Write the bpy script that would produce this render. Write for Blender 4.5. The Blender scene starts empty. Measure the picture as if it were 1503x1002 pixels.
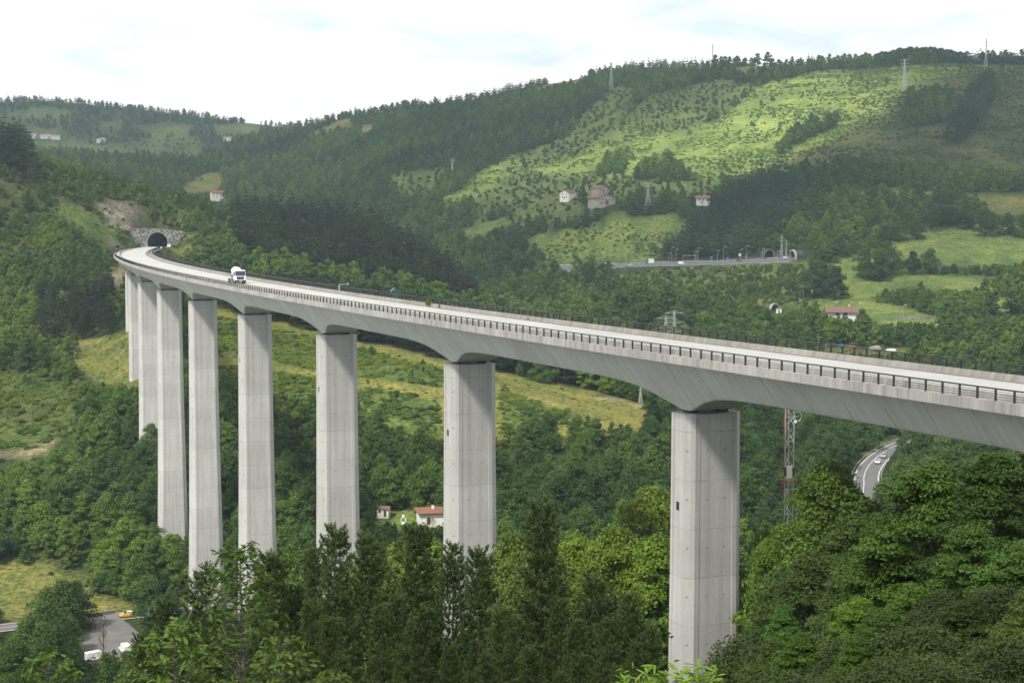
import bpy, bmesh, math, random
import numpy as np
from mathutils import Vector, Matrix

random.seed(11)
rng = np.random.default_rng(11)
C = bpy.context.scene.collection
PI = math.pi

# ------------------------------------------------------------------ camera model (used to place things in the world)
F, A, CX, CY = 2364.08, 0.074479, 751.5, 501.0
ca, sa = math.cos(A), math.sin(A)


def at(px, py, Y):
    u, v = px - CX, py - CY
    d = np.array([u, F * ca - v * sa, -F * sa - v * ca])
    return d * (Y / d[1])


def project(X, Y, Z):
    zc = Y * ca - Z * sa
    return CX + F * X / zc, CY - F * (Y * sa + Z * ca) / zc


def zpix(py, Y):
    return -math.tan(math.atan((py - CY) / F) + A) * Y


# ------------------------------------------------------------------ object helpers
def tag(o, label=None, cat=None, group=None, kind=None):
    if label: o['label'] = label
    if cat: o['category'] = cat
    if group: o['group'] = group
    if kind: o['kind'] = kind
    return o


def empty(name, loc=(0, 0, 0), rz=0.0):
    o = bpy.data.objects.new(name, None)
    o.empty_display_size = 0.2
    o.location = loc
    o.rotation_euler = (0, 0, rz)
    C.objects.link(o)
    return o


def link(name, me, parent=None, loc=None, rz=None):
    o = bpy.data.objects.new(name, me)
    C.objects.link(o)
    if parent: o.parent = parent
    if loc is not None: o.location = loc
    if rz is not None: o.rotation_euler = (0, 0, rz)
    return o


def np_mesh(name, V, faces, mats, smooth=False, mat_idx=None, attrs=None):
    """faces: (n,k) int array, or list of such arrays"""
    me = bpy.data.meshes.new(name)
    V = np.asarray(V, dtype=np.float32)
    fl = faces if isinstance(faces, list) else [faces]
    fl = [np.asarray(f, dtype=np.int32) for f in fl if len(f)]
    me.vertices.add(len(V))
    me.vertices.foreach_set('co', V.ravel())
    nl = sum(f.size for f in fl)
    nf = sum(len(f) for f in fl)
    me.loops.add(nl)
    me.loops.foreach_set('vertex_index', np.concatenate([f.ravel() for f in fl]))
    me.polygons.add(nf)
    tot = np.concatenate([np.full(len(f), f.shape[1], dtype=np.int32) for f in fl])
    st = np.concatenate([[0], np.cumsum(tot)[:-1]]).astype(np.int32)
    me.polygons.foreach_set('loop_start', st)
    if smooth: me.polygons.foreach_set('use_smooth', np.ones(nf, dtype=bool))
    for m in (mats if isinstance(mats, (list, tuple)) else [mats]):
        me.materials.append(m)
    if mat_idx is not None: me.polygons.foreach_set('material_index', np.asarray(mat_idx, dtype=np.int32))
    for k, (typ, arr) in (attrs or {}).items():
        a = me.attributes.new(k, typ, 'POINT')
        a.data.foreach_set('color' if typ == 'FLOAT_COLOR' else 'value', np.asarray(arr, dtype=np.float32).ravel())
    me.update()
    me.validate()
    return me


class MB:
    """collects boxes, bars, tubes and polygons for ONE mesh"""
    def __init__(s):
        s.v = []; s.f = []

    def add(s, vs, fs):
        n = len(s.v)
        s.v += [tuple(map(float, q)) for q in vs]
        s.f += [tuple(n + i for i in f) for f in fs]
        return s

    def box(s, x0, x1, y0, y1, z0, z1, top=1.0, topx=None):
        cx, cy = (x0 + x1) / 2, (y0 + y1) / 2
        tx = top if topx is None else topx
        b = [(x0, y0, z0), (x1, y0, z0), (x1, y1, z0), (x0, y1, z0)]
        t = [(cx + (x - cx) * tx, cy + (y - cy) * top, z1) for x, y, _ in b]
        return s.add(b + t, [(3, 2, 1, 0), (4, 5, 6, 7), (0, 1, 5, 4), (1, 2, 6, 5), (2, 3, 7, 6), (3, 0, 4, 7)])

    def tube(s, pts, r, n=6, caps=True):
        pts = [Vector(p) for p in pts]
        rs = r if isinstance(r, (list, tuple)) else [r] * len(pts)
        base = len(s.v)
        for i, p in enumerate(pts):
            d = (pts[min(i + 1, len(pts) - 1)] - pts[max(i - 1, 0)])
            if d.length < 1e-9: d = Vector((0, 0, 1))
            d.normalize()
            up = Vector((0, 0, 1)) if abs(d.z) < 0.95 else Vector((1, 0, 0))
            a = d.cross(up).normalized(); b = d.cross(a).normalized()
            for k in range(n):
                t = 2 * PI * k / n
                s.v.append(tuple(p + (a * math.cos(t) + b * math.sin(t)) * rs[i]))
        for i in range(len(pts) - 1):
            for k in range(n):
                s.f.append((base + i * n + k, base + i * n + (k + 1) % n, base + (i + 1) * n + (k + 1) % n, base + (i + 1) * n + k))
        if caps:
            s.f.append(tuple(base + k for k in range(n))[::-1])
            s.f.append(tuple(base + (len(pts) - 1) * n + k for k in range(n)))
        return s

    def prism(s, prof, y0, y1, axis='y'):
        """profile (a,b) extruded; axis y: a=x,b=z ; axis x: a=y,b=z"""
        n = len(prof)
        if axis == 'y':
            vs = [(a, y0, b) for a, b in prof] + [(a, y1, b) for a, b in prof]
        else:
            vs = [(y0, a, b) for a, b in prof] + [(y1, a, b) for a, b in prof]
        fs = [tuple(range(n)), tuple(range(2 * n - 1, n - 1, -1))]
        fs += [(i, i + n, (i + 1) % n + n, (i + 1) % n) for i in range(n)]
        return s.add(vs, fs)

    def mesh(s, name, mat, smooth=False, bevel=0.0):
        bm = bmesh.new()
        vv = [bm.verts.new(v) for v in s.v]
        for f in s.f:
            try: bm.faces.new([vv[i] for i in f])
            except ValueError: pass
        bmesh.ops.recalc_face_normals(bm, faces=bm.faces)
        if bevel > 0:
            bmesh.ops.bevel(bm, geom=[e for e in bm.edges if e.calc_face_angle(0) > 0.5], offset=bevel, segments=2, affect='EDGES', clamp_overlap=True)
        me = bpy.data.meshes.new(name)
        bm.to_mesh(me); bm.free()
        me.materials.append(mat)
        if smooth:
            for p in me.polygons: p.use_smooth = True
        return me

    def build(s, name, mat, parent=None, smooth=False, bevel=0.0, loc=None, rz=None):
        return link(name, s.mesh(name, mat, smooth, bevel), parent, loc, rz)


def copy_tree(o, parent=None):
    c = o.copy(); C.objects.link(c)
    if parent: c.parent = parent
    for ch in list(o.children): copy_tree(ch, c)
    return c


# ------------------------------------------------------------------ materials
def nmat(name):
    m = bpy.data.materials.new(name); m.use_nodes = True
    nt = m.node_tree; nt.nodes.clear()
    out = nt.nodes.new('ShaderNodeOutputMaterial')
    return m, nt, out


def N(nt, typ, **kw):
    n = nt.nodes.new(typ)
    for k, v in kw.items():
        if k in n.inputs: n.inputs[k].default_value = v
        else: setattr(n, k, v)
    return n


def mixc(nt, fac, a, b, mode='MIX'):
    n = nt.nodes.new('ShaderNodeMix'); n.data_type = 'RGBA'; n.blend_type = mode
    for sock, v in ((n.inputs[0], fac), (n.inputs[6], a), (n.inputs[7], b)):
        if isinstance(v, bpy.types.NodeSocket): nt.links.new(v, sock)
        elif isinstance(v, (int, float)): sock.default_value = v
        else: sock.default_value = (*v[:3], 1)
    return n.outputs[2]


def ramp(nt, val, stops):
    r = nt.nodes.new('ShaderNodeValToRGB')
    e = r.color_ramp.elements
    while len(e) < len(stops): e.new(0.5)
    for el, (p, c) in zip(e, stops):
        el.position = p
        el.color = (c, c, c, 1) if isinstance(c, (int, float)) else (*c, 1)
    nt.links.new(val, r.inputs[0])
    return r.outputs[0]


def noise(nt, scale, vec=None, detail=4, rough=0.55, stretch=None, coord='Object', dist=0.0):
    tc = N(nt, 'ShaderNodeTexCoord')
    src = vec or tc.outputs[coord]
    if stretch:
        mp = N(nt, 'ShaderNodeMapping'); mp.inputs['Scale'].default_value = stretch
        nt.links.new(src, mp.inputs[0]); src = mp.outputs[0]
    n = N(nt, 'ShaderNodeTexNoise'); n.inputs['Scale'].default_value = scale
    n.inputs['Detail'].default_value = detail; n.inputs['Roughness'].default_value = rough
    n.inputs['Distortion'].default_value = dist
    nt.links.new(src, n.inputs['Vector'])
    return n.outputs[0]


def math_n(nt, op, a, b=None, c=None):
    n = N(nt, 'ShaderNodeMath'); n.operation = op
    for i, v in enumerate((a, b, c)):
        if v is None: continue
        if isinstance(v, bpy.types.NodeSocket): nt.links.new(v, n.inputs[i])
        else: n.inputs[i].default_value = v
    return n.outputs[0]


def finish(nt, out, col, rough=0.8, spec=0.3, metal=0.0, bump=None, bump_d=0.02):
    p = N(nt, 'ShaderNodeBsdfPrincipled')
    if isinstance(col, bpy.types.NodeSocket): nt.links.new(col, p.inputs['Base Color'])
    else: p.inputs['Base Color'].default_value = (*col, 1)
    p.inputs['Roughness'].default_value = rough
    p.inputs['Specular IOR Level'].default_value = spec
    p.inputs['Metallic'].default_value = metal
    if bump is not None:
        b = N(nt, 'ShaderNodeBump'); b.inputs['Strength'].default_value = 0.6; b.inputs['Distance'].default_value = bump_d
        nt.links.new(bump, b.inputs['Height']); nt.links.new(b.outputs[0], p.inputs['Normal'])
    nt.links.new(p.outputs[0], out.inputs[0])
    return p


def simple(name, col, rough=0.7, spec=0.3, metal=0.0, var=0.15, scale=2.0):
    m, nt, out = nmat(name)
    n = noise(nt, scale, detail=5)
    c = mixc(nt, n, tuple(x * (1 - var) for x in col), tuple(min(1, x * (1 + var)) for x in col))
    finish(nt, out, c, rough, spec, metal)
    return m


def concrete(name, base, joint=0.0, streak=0.5, dark=0.35, joint_axis=2, ties=False, warm=(0.05, 0.03, 0.0), arc=0.0, arcw=0.012, panel=0.0):
    """weathered board-marked concrete: blotches, vertical rain streaks, pour joints"""
    m, nt, out = nmat(name)
    tc = N(nt, 'ShaderNodeTexCoord'); P = tc.outputs['Object']
    big = noise(nt, 0.16, P, 5, 0.6)
    fine = noise(nt, 2.6, P, 6, 0.65)
    if arc:
        streak *= .75
        a0 = N(nt, 'ShaderNodeAttribute', attribute_name='arc'); s0 = N(nt, 'ShaderNodeSeparateXYZ'); nt.links.new(P, s0.inputs[0])
        cb = N(nt, 'ShaderNodeCombineXYZ'); nt.links.new(math_n(nt, 'MULTIPLY', a0.outputs['Fac'], .62), cb.inputs[0]); nt.links.new(s0.outputs[2], cb.inputs[2]); PS = cb.outputs[0]
    else: PS = P
    st = noise(nt, 1.0, PS, 5, 0.6, (1.6, 1.6, 0.06))
    st2 = noise(nt, 1.0, PS, 3, 0.6, (5.5, 5.5, 0.05))
    c = mixc(nt, ramp(nt, big, [(0.3, 0.0), (0.7, 1.0)]), tuple(x * 0.84 for x in base), tuple(x * 1.08 for x in base))
    c = mixc(nt, math_n(nt, 'MULTIPLY', ramp(nt, st, [(0.42, 0.0), (0.64, 1.0)]), streak), c, tuple(x * dark for x in base))
    c = mixc(nt, math_n(nt, 'MULTIPLY', ramp(nt, st2, [(0.52, 0.0), (0.75, 1.0)]), streak * (0.3 if arc else 0.55)), c, tuple(min(1, x * 1.35) for x in base))
    c = mixc(nt, 0.22, c, mixc(nt, fine, tuple(x * 0.55 for x in base), tuple(x * 1.35 for x in base)))
    ws = noise(nt, 0.35, P, 3, 0.6, (1, 1, 0.5))
    c = mixc(nt, math_n(nt, 'MULTIPLY', ramp(nt, ws, [(0.6, 0.0), (0.75, 1.0)]), 0.35), c, tuple(b * 0.8 + w for b, w in zip(base, warm)))
    if ties:
        s1 = N(nt, 'ShaderNodeSeparateXYZ'); nt.links.new(P, s1.inputs[0])
        run = ramp(nt, noise(nt, 1.0, P, 4, 0.6, (1.1, 1.1, 0.03)), [(0.40, 0.0), (0.62, 1.0)])
        dn = ramp(nt, math_n(nt, 'ADD', math_n(nt, 'DIVIDE', s1.outputs[2], 26.0), 1.0), [(0.3, 0.0), (1.0, 0.5)])
        c = mixc(nt, math_n(nt, 'MULTIPLY', run, dn), c, tuple(x * .42 for x in base))
    if joint:
        sp = N(nt, 'ShaderNodeSeparateXYZ'); nt.links.new(P, sp.inputs[0])
        z = math_n(nt, 'DIVIDE', sp.outputs[joint_axis], joint)
        fr = math_n(nt, 'FRACT', math_n(nt, 'ADD', z, 200.37))
        fl = math_n(nt, 'FLOOR', math_n(nt, 'ADD', z, 200.37))
        wn = N(nt, 'ShaderNodeTexWhiteNoise', noise_dimensions='1D'); nt.links.new(fl, wn.inputs['W'])
        c = mixc(nt, 0.05, c, mixc(nt, wn.outputs[0], tuple(x * 0.3 for x in base), tuple(min(1, x * 1.7) for x in base)))
        ln = math_n(nt, 'LESS_THAN', fr, 0.016)
        brk = ramp(nt, noise(nt, 0.9, P, 3), [(0.38, 0.08), (0.62, 0.6)])
        c = mixc(nt, math_n(nt, 'MULTIPLY', ln, brk), c, tuple(x * 0.36 for x in base))
        if ties:
            vo = math_n(nt, 'MULTIPLY', math_n(nt, 'COMPARE', math_n(nt, 'FRACT', math_n(nt, 'MULTIPLY', z, 1.0)), 0.25, 0.02), 1.0)
            fx = math_n(nt, 'COMPARE', math_n(nt, 'FRACT', math_n(nt, 'MULTIPLY', sp.outputs[0], 0.47)), 0.5, 0.045)
            c = mixc(nt, math_n(nt, 'MULTIPLY', math_n(nt, 'MULTIPLY', vo, fx), 0.5), c, (0.07, 0.07, 0.07))
    if arc:
        aa = N(nt, 'ShaderNodeAttribute', attribute_name='arc')
        z = math_n(nt, 'DIVIDE', math_n(nt, 'ADD', aa.outputs['Fac'], math_n(nt, 'MULTIPLY', noise(nt, 0.8, P, 2), 0.25)), arc)
        fr = math_n(nt, 'FRACT', math_n(nt, 'ADD', z, 300.0)); fl = math_n(nt, 'FLOOR', math_n(nt, 'ADD', z, 300.0))
        wn = N(nt, 'ShaderNodeTexWhiteNoise', noise_dimensions='1D'); nt.links.new(fl, wn.inputs['W'])
        if panel: c = mixc(nt, panel, c, mixc(nt, wn.outputs[0], tuple(x * 0.35 for x in base), tuple(min(1, x * 1.6) for x in base)))
        ln = math_n(nt, 'LESS_THAN', fr, arcw)
        brk = ramp(nt, noise(nt, 0.5, P, 3), [(0.4, 0.1), (0.6, 0.8)])
        c = mixc(nt, math_n(nt, 'MULTIPLY', ln, brk), c, tuple(x * 0.3 for x in base))
    finish(nt, out, c, 0.88, 0.25, bump=fine, bump_d=0.015)
    return m


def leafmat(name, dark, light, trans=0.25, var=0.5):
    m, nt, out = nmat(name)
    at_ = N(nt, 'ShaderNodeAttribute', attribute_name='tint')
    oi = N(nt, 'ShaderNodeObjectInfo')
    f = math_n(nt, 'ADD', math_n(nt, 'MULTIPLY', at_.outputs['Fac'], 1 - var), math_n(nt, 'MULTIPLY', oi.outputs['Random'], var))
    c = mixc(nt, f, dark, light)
    # second random: hue drift towards olive / blue-green
    wn = N(nt, 'ShaderNodeTexWhiteNoise', noise_dimensions='1D')
    nt.links.new(math_n(nt, 'MULTIPLY', oi.outputs['Random'], 77.7), wn.inputs['W'])
    c = mixc(nt, math_n(nt, 'MULTIPLY', wn.outputs[0], 0.35), c, mixc(nt, 1.0, c, (1.25, 1.0, 0.55), 'MULTIPLY'))
    c = mixc(nt, 1.0, c, oi.outputs['Color'], 'MULTIPLY')
    p = N(nt, 'ShaderNodeBsdfPrincipled'); nt.links.new(c, p.inputs['Base Color'])
    p.inputs['Roughness'].default_value = 0.55; p.inputs['Specular IOR Level'].default_value = 0.22
    t = N(nt, 'ShaderNodeBsdfTranslucent'); nt.links.new(mixc(nt, 1.0, c, (1.25, 1.35, 0.6), 'MULTIPLY'), t.inputs[0])
    mx = N(nt, 'ShaderNodeMixShader'); mx.inputs[0].default_value = trans
    nt.links.new(p.outputs[0], mx.inputs[1]); nt.links.new(t.outputs[0], mx.inputs[2])
    nt.links.new(mx.outputs[0], out.inputs[0])
    return m


M = {}
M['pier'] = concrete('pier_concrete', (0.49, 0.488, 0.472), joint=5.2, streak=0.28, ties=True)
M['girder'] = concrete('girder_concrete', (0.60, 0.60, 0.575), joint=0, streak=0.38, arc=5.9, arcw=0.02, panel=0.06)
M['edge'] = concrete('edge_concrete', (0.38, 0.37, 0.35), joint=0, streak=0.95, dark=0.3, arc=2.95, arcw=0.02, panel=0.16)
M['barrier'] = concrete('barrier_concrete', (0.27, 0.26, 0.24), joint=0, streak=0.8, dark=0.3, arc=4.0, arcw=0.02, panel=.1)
M['plaster'] = simple('white_plaster', (0.74, 0.73, 0.69), 0.9, 0.2, var=0.08, scale=0.8)
M['stonewall'] = simple('grey_stone_wall', (0.33, 0.31, 0.28), 0.9, 0.2, var=0.4, scale=1.5)
M['tile'] = simple('red_roof_tile', (0.22, 0.105, 0.072), 0.85, 0.2, var=0.35, scale=1.2)
M['browntile'] = simple('brown_roof_tile', (0.17, 0.105, 0.085), 0.85, 0.2, var=0.3, scale=1.2)
M['window'] = simple('dark_window', (0.035, 0.04, 0.045), 0.15, 0.5)
M['wood'] = simple('brown_wood', (0.12, 0.07, 0.04), 0.8)
M['railpaint'] = simple('dark_green_paint', (0.016, 0.022, 0.019), 0.38, 0.5, var=0.25, scale=6)
M['wirematerial'] = simple('dark_wire', (0.12, 0.12, 0.12), 0.6)
M['steel'] = simple('galvanised_steel', (0.42, 0.43, 0.44), 0.45, 0.5, 0.5)
M['redpaint'] = simple('red_cable', (0.42, 0.09, 0.04), 0.6)
M['orange'] = simple('orange_paint', (0.6, 0.25, 0.04), 0.6)
M['bearing'] = simple('dark_bearing', (0.03, 0.03, 0.03), 0.7)
M['white'] = simple('white_car_paint', (0.80, 0.80, 0.79), 0.25, 0.5, var=0.03)
M['silver'] = simple('silver_car_paint', (0.48, 0.49, 0.50), 0.3, 0.5, 0.4, var=0.04)
M['darkcar'] = simple('dark_car_paint', (0.05, 0.055, 0.065), 0.3, 0.5, var=0.04)
M['yellow'] = simple('yellow_car_paint', (0.78, 0.44, 0.02), 0.3, 0.5, var=0.04)
M['glass'] = simple('vehicle_glass', (0.03, 0.04, 0.05), 0.06, 0.6, var=0.05)
M['rubber'] = simple('black_rubber', (0.02, 0.02, 0.02), 0.85)
M['blackplastic'] = simple('dark_grey_plastic', (0.035, 0.037, 0.042), 0.5)
M['lampglass'] = simple('lamp_glass', (0.75, 0.76, 0.74), 0.15, 0.6, var=0.03)
M['chrome'] = simple('bright_metal', (0.6, 0.6, 0.6), 0.25, 0.5, 0.9)
M['paint'] = simple('white_road_paint', (0.72, 0.72, 0.70), 0.8, 0.2, var=0.12, scale=3)
M['asphalt'] = simple('grey_asphalt', (0.135, 0.135, 0.14), 0.9, 0.25, var=0.22, scale=0.6)
M['yard'] = simple('weathered_asphalt', (0.16, 0.155, 0.15), 0.9, 0.2, var=0.4, scale=0.25)
M['signblue'] = simple('blue_sign', (0.03, 0.12, 0.42), 0.5)
M['signwhite'] = simple('pale_sign', (0.72, 0.76, 0.70), 0.5)
M['teal'] = simple('teal_sheet', (0.06, 0.11, 0.10), 0.5)
M['bluetarp'] = simple('blue_tarp', (0.05, 0.13, 0.38), 0.5, var=0.3)
M['redtarp'] = simple('rusty_sheet', (0.28, 0.12, 0.09), 0.7, var=0.3)
M['barkmat'] = simple('bark', (0.085, 0.068, 0.052), 0.95, 0.1, var=0.5, scale=4)
M['greybark'] = simple('grey_bark', (0.15, 0.135, 0.115), 0.95, 0.1, var=0.4, scale=4)

# deck surface: sun-bleached concrete with tyre tracks and stains
m, nt, out = nmat('pale_road_surface')
tc = N(nt, 'ShaderNodeTexCoord')
c = mixc(nt, ramp(nt, noise(nt, 0.12, detail=6), [(0.3, 0.0), (0.7, 1.0)]), (0.36, 0.36, 0.35), (0.45, 0.45, 0.44))
c = mixc(nt, 0.2, c, mixc(nt, noise(nt, 3.0, detail=6), (0.24, 0.24, 0.23), (0.47, 0.47, 0.46)))
finish(nt, out, c, 0.85, 0.3)
M['deckroad'] = m
# mottled rock
m, nt, out = nmat('rough_stone_facing')
tc = N(nt, 'ShaderNodeTexCoord')
vo = N(nt, 'ShaderNodeTexVoronoi'); vo.inputs['Scale'].default_value = 1.1; nt.links.new(tc.outputs['Object'], vo.inputs['Vector'])
c = mixc(nt, vo.outputs['Color'], (0.12, 0.115, 0.11), (0.36, 0.345, 0.33))
c = mixc(nt, ramp(nt, vo.outputs['Distance'], [(0.0, 0.0), (0.55, 0.0), (0.75, 1.0)]), c, (0.09, 0.09, 0.08))
c = mixc(nt, ramp(nt, noise(nt, 0.25, detail=6), [(0.5, 0.0), (0.66, 0.8)]), c, (0.09, 0.12, 0.05))
finish(nt, out, c, 0.95, 0.15, bump=vo.outputs['Distance'], bump_d=0.3)
M['rockface'] = m

M['leaf'] = leafmat('broad_leaves', (0.022, 0.050, 0.012), (0.125, 0.200, 0.042), 0.2, 0.5)
M['pine'] = leafmat('pine_needles', (0.014, 0.030, 0.012), (0.058, 0.104, 0.036), 0.10, 0.35)
M['scrub'] = leafmat('scrub_leaves', (0.030, 0.050, 0.014), (0.115, 0.155, 0.038), 0.2, 0.45)
M['fern'] = leafmat('fern_fronds', (0.042, 0.080, 0.018), (0.125, 0.19, 0.040), 0.22, 0.35)

# ------------------------------------------------------------------ viaduct centre line
TH0, K0, K1, X0_, Z0_ = -0.43753323, 0.0001917376, 0.000000516941, 37.06996, 118.23992
_s = np.linspace(-120, 960, 4321)
_th = TH0 + K0 * _s + 0.5 * K1 * _s * _s
_ds = _s[1] - _s[0]
_X = np.concatenate([[0], np.cumsum(np.sin((_th[1:] + _th[:-1]) / 2) * _ds)])
_Y = np.concatenate([[0], np.cumsum(np.cos((_th[1:] + _th[:-1]) / 2) * _ds)])
_X += X0_ - np.interp(0, _s, _X); _Y += Z0_ - np.interp(0, _s, _Y)
_hs = np.array([-120, -60, 0, 70, 140, 210, 300, 400, 500, 600, 700, 850, 960.])
_hh = np.array([-12.9, -13.15, -13.40, -13.606, -13.73, -13.78, -13.72, -13.62, -13.52, -13.56, -13.75, -14.1, -14.3])


def dp(s, w=0.0, z=0.0):
    """point on the viaduct: s along, w across (0 = nearer railing), z above railing base"""
    s = np.asarray(s, float)
    th = np.interp(s, _s, _th)
    return np.stack([np.interp(s, _s, _X) + w * np.cos(th), np.interp(s, _s, _Y) - w * np.sin(th), np.interp(s, _hs, _hh) + z + 0 * s], -1)


def heading(s): return float(np.interp(s, _s, _th))


S0, SP, W = 55.4, 66.407, 15.5
PIERS = [S0 + SP * k for k in range(-1, 9)]
S_END = 742.0


def sweep(s, prof):
    """prof(s)-> list of (w,z); closed loop swept along the deck; returns V, faces"""
    P = np.array([prof(x) for x in s])          # ns,np,2
    ns, k = P.shape[:2]
    V = np.stack([dp(s, P[:, j, 0], P[:, j, 1]) for j in range(k)], 1).reshape(-1, 3)
    f = []
    for i in range(ns - 1):
        for j in range(k):
            f.append((i * k + j, i * k + (j + 1) % k, (i + 1) * k + (j + 1) % k, (i + 1) * k + j))
    return V, np.array(f), [tuple(range(k)), tuple((ns - 1) * k + j for j in range(k))[::-1]]


def sweep_obj(name, s, prof, mat, parent):
    V, f, caps = sweep(np.asarray(s, float), prof)
    b = MB(); b.v = [tuple(v) for v in V]; b.f = [tuple(q) for q in f] + caps
    o = b.build(name, mat, parent)
    k = len(V) // len(s)
    a = o.data.attributes.new('arc', 'FLOAT', 'POINT'); a.data.foreach_set('value', np.repeat(np.asarray(s, np.float32), k))
    return o


# ------------------------------------------------------------------ terrain: feature lines, near to far.  "px Y y<image row>" or "px Y z<height>"
LINES = [
 "-300 4 z-1.8; 1800 4 z-1.8",
 "-300 30 z-11; 1503 30 z-10.3; 1800 30 z-10",
 "-300 60 z-21; 900 60 z-20; 1200 60 z-18.4; 1400 60 z-16; 1503 60 z-15.4; 1800 60 z-14",
 "-300 100 z-34; 0 100 z-34; 300 100 z-33; 900 100 z-32; 1100 100 z-31; 1300 100 z-28; 1503 100 z-24; 1800 100 z-20",
 "-300 170 z-75; 0 170 z-74; 300 170 z-66; 600 170 z-60; 900 170 z-54; 1031 170 z-53; 1200 170 z-45; 1503 170 z-40; 1800 170 z-30",
 "-300 260 z-104; 0 260 z-103; 300 260 z-97; 600 260 z-84; 750 260 z-79; 900 260 z-72; 1050 260 z-68; 1250 260 z-68; 1503 260 z-62; 1800 260 z-50",
 "-300 360 z-107; 0 360 z-106; 300 360 z-105; 450 360 z-94; 600 360 z-90; 750 360 z-88; 900 360 z-85; 1050 360 z-85; 1290 400 z-87; 1503 360 z-78; 1800 360 z-66",
 "-300 430 z-106; 0 430 z-105.5; 300 430 z-104.5; 450 450 z-92; 600 480 z-89; 750 500 z-87; 900 520 z-86; 1050 540 z-87; 1150 590 z-88; 1290 590 z-88; 1503 600 z-78; 1800 600 z-66",
 "-300 520 y700; 0 520 y705; 150 520 y705; 215 545 y640; 300 530 y690; 450 520 y690; 600 530 y675; 750 545 y655; 900 560 y648; 1050 600 y655; 1150 625 y645; 1290 660 y640; 1503 660 z-70; 1800 660 z-56",
 "-300 640 y560; 0 640 y560; 150 620 y560; 195 608 y548; 300 600 y560; 450 600 y560; 600 590 y572; 750 590 y592; 900 600 y606; 950 610 y610; 1050 650 y612; 1150 700 y592; 1290 740 y600; 1503 740 z-62; 1800 740 z-48",
 "-300 740 y440; 0 740 y450; 150 735 y450; 190 690 y462; 300 720 y450; 450 710 y476; 600 690 y508; 750 675 y545; 900 665 y580; 1000 690 y592; 1150 780 y530; 1290 800 y540; 1503 820 z-58; 1800 820 z-44",
 "-300 830 y340; 0 830 y350; 100 835 y358; 150 860 z-17; 172 886 z-15.5; 200 890 z-15.2; 231 893 z-15; 285 886 z-16; 318 850 z-21; 450 860 y402; 600 850 z-37; 750 820 z-58; 900 800 z-66; 1050 830 z-66; 1200 880 z-57; 1503 900 z-50; 1800 900 z-36",
 "-300 850 y330; 0 860 y320; 100 880 y320; 150 880 z-10; 172 902 z-5; 200 904 z-3.4; 231 905 z-3.2; 262 902 z-3.6; 288 900 z-7; 322 872 z-15; 450 870 y396; 600 860 z-35; 750 830 z-58; 900 815 z-66; 1050 840 z-66; 1200 890 z-55.5; 1503 920 z-49; 1800 920 z-34",
 "-300 950 y150; 0 900 y238; 50 920 y231; 150 950 y266; 240 980 y290; 300 1000 y302; 350 1000 z-3; 450 1000 z-4; 550 1000 z-11; 600 980 z-21; 680 950 z-43; 750 920 z-60; 900 900 z-65; 1050 930 z-63; 1200 950 z-54; 1503 960 z-43; 1800 960 z-30",
 "-300 1150 z30; 0 1150 z20; 150 1200 z-5; 300 1250 z-20; 450 1250 z-40; 600 1200 z-60; 750 1050 z-64; 900 1000 z-61; 1050 1030 z-54; 1200 1000 z-47; 1503 1000 z-38; 1800 1000 z-26",
 "-300 1500 z60; 0 1700 z50; 150 1700 z40; 300 1600 y298; 450 1500 z-10; 600 1400 z-38; 750 1300 y400; 900 1230 y391; 1050 1180 y389; 1170 1150 y384; 1220 1090 y392; 1350 1060 y398; 1503 1060 y398; 1800 1060 y380",
 "-300 1900 z90; 0 1850 z75; 150 1850 z60; 300 1700 y288; 450 1560 z5; 600 1460 z-25; 750 1330 y378; 900 1255 y383; 1050 1205 y381; 1170 1175 y374; 1220 1110 y384; 1350 1085 y385; 1503 1085 y385; 1800 1085 y365",
 "-300 2100 z120; 0 2100 z90; 150 2100 z75; 300 1900 y272; 450 1700 y292; 600 1500 y372; 700 1420 y345; 750 1400 y338; 900 1330 y309; 1050 1350 y316; 1200 1250 y322; 1350 1180 y338; 1503 1170 y340; 1800 1170 y320",
 "-300 2200 z130; 0 2200 z95; 150 2200 z85; 300 2200 y240; 450 2000 y242; 600 1750 y252; 750 1650 y252; 900 1600 y232; 1050 1600 y212; 1200 1500 y222; 1350 1400 y242; 1503 1400 y242; 1800 1400 y220",
 "-300 2300 z120; 0 2300 z95; 150 2250 z85; 205 2250 y272; 300 2400 y232; 380 2480 y203; 430 2550 y190; 500 2500 y176; 600 2350 y160; 700 2250 y146; 770 2200 y136; 850 2150 y120; 900 2100 y112; 960 2080 y106; 1050 2050 y100; 1150 2000 y95; 1250 2000 y96; 1350 1950 y92; 1450 1950 y94; 1503 1950 y96; 1800 1900 y66",
 "-300 2550 z130; 0 2550 z110; 150 2550 z95; 300 2600 z95; 430 2700 z135; 600 2550 z160; 770 2400 z195; 960 2300 z215; 1150 2250 z200; 1503 2200 z215; 1800 2150 z230",
 "-300 3000 y215; 0 3000 y222; 130 3000 y232; 200 2950 y240; 300 2950 y225; 400 2900 z120; 600 2850 z140; 1150 2800 z170; 1800 2700 z190",
 "-300 3400 y115; 0 3400 y152; 50 3400 y148; 130 3400 y153; 250 3350 y166; 380 3300 y183; 430 3300 y190; 520 3300 z165; 700 3250 z170; 1150 3200 z180; 1800 3200 z190",
 "-300 4300 z100; 1800 4300 z100",
]
COLS = np.arange(-900, 2401, 7.0)
kn_Y, kn_Z = [], []
for L in LINES:
    a = []
    for e in L.split(';'):
        px, Y, v = e.split()
        px, Y = float(px), float(Y)
        a.append((px, Y, zpix(float(v[1:]), Y) if v[0] == 'y' else float(v[1:])))
    a = np.array(a)
    kn_Y.append(np.interp(COLS, a[:, 0], a[:, 1])); kn_Z.append(np.interp(COLS, a[:, 0], a[:, 2]))
kn_Y, kn_Z = np.array(kn_Y), np.array(kn_Z)
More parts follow.
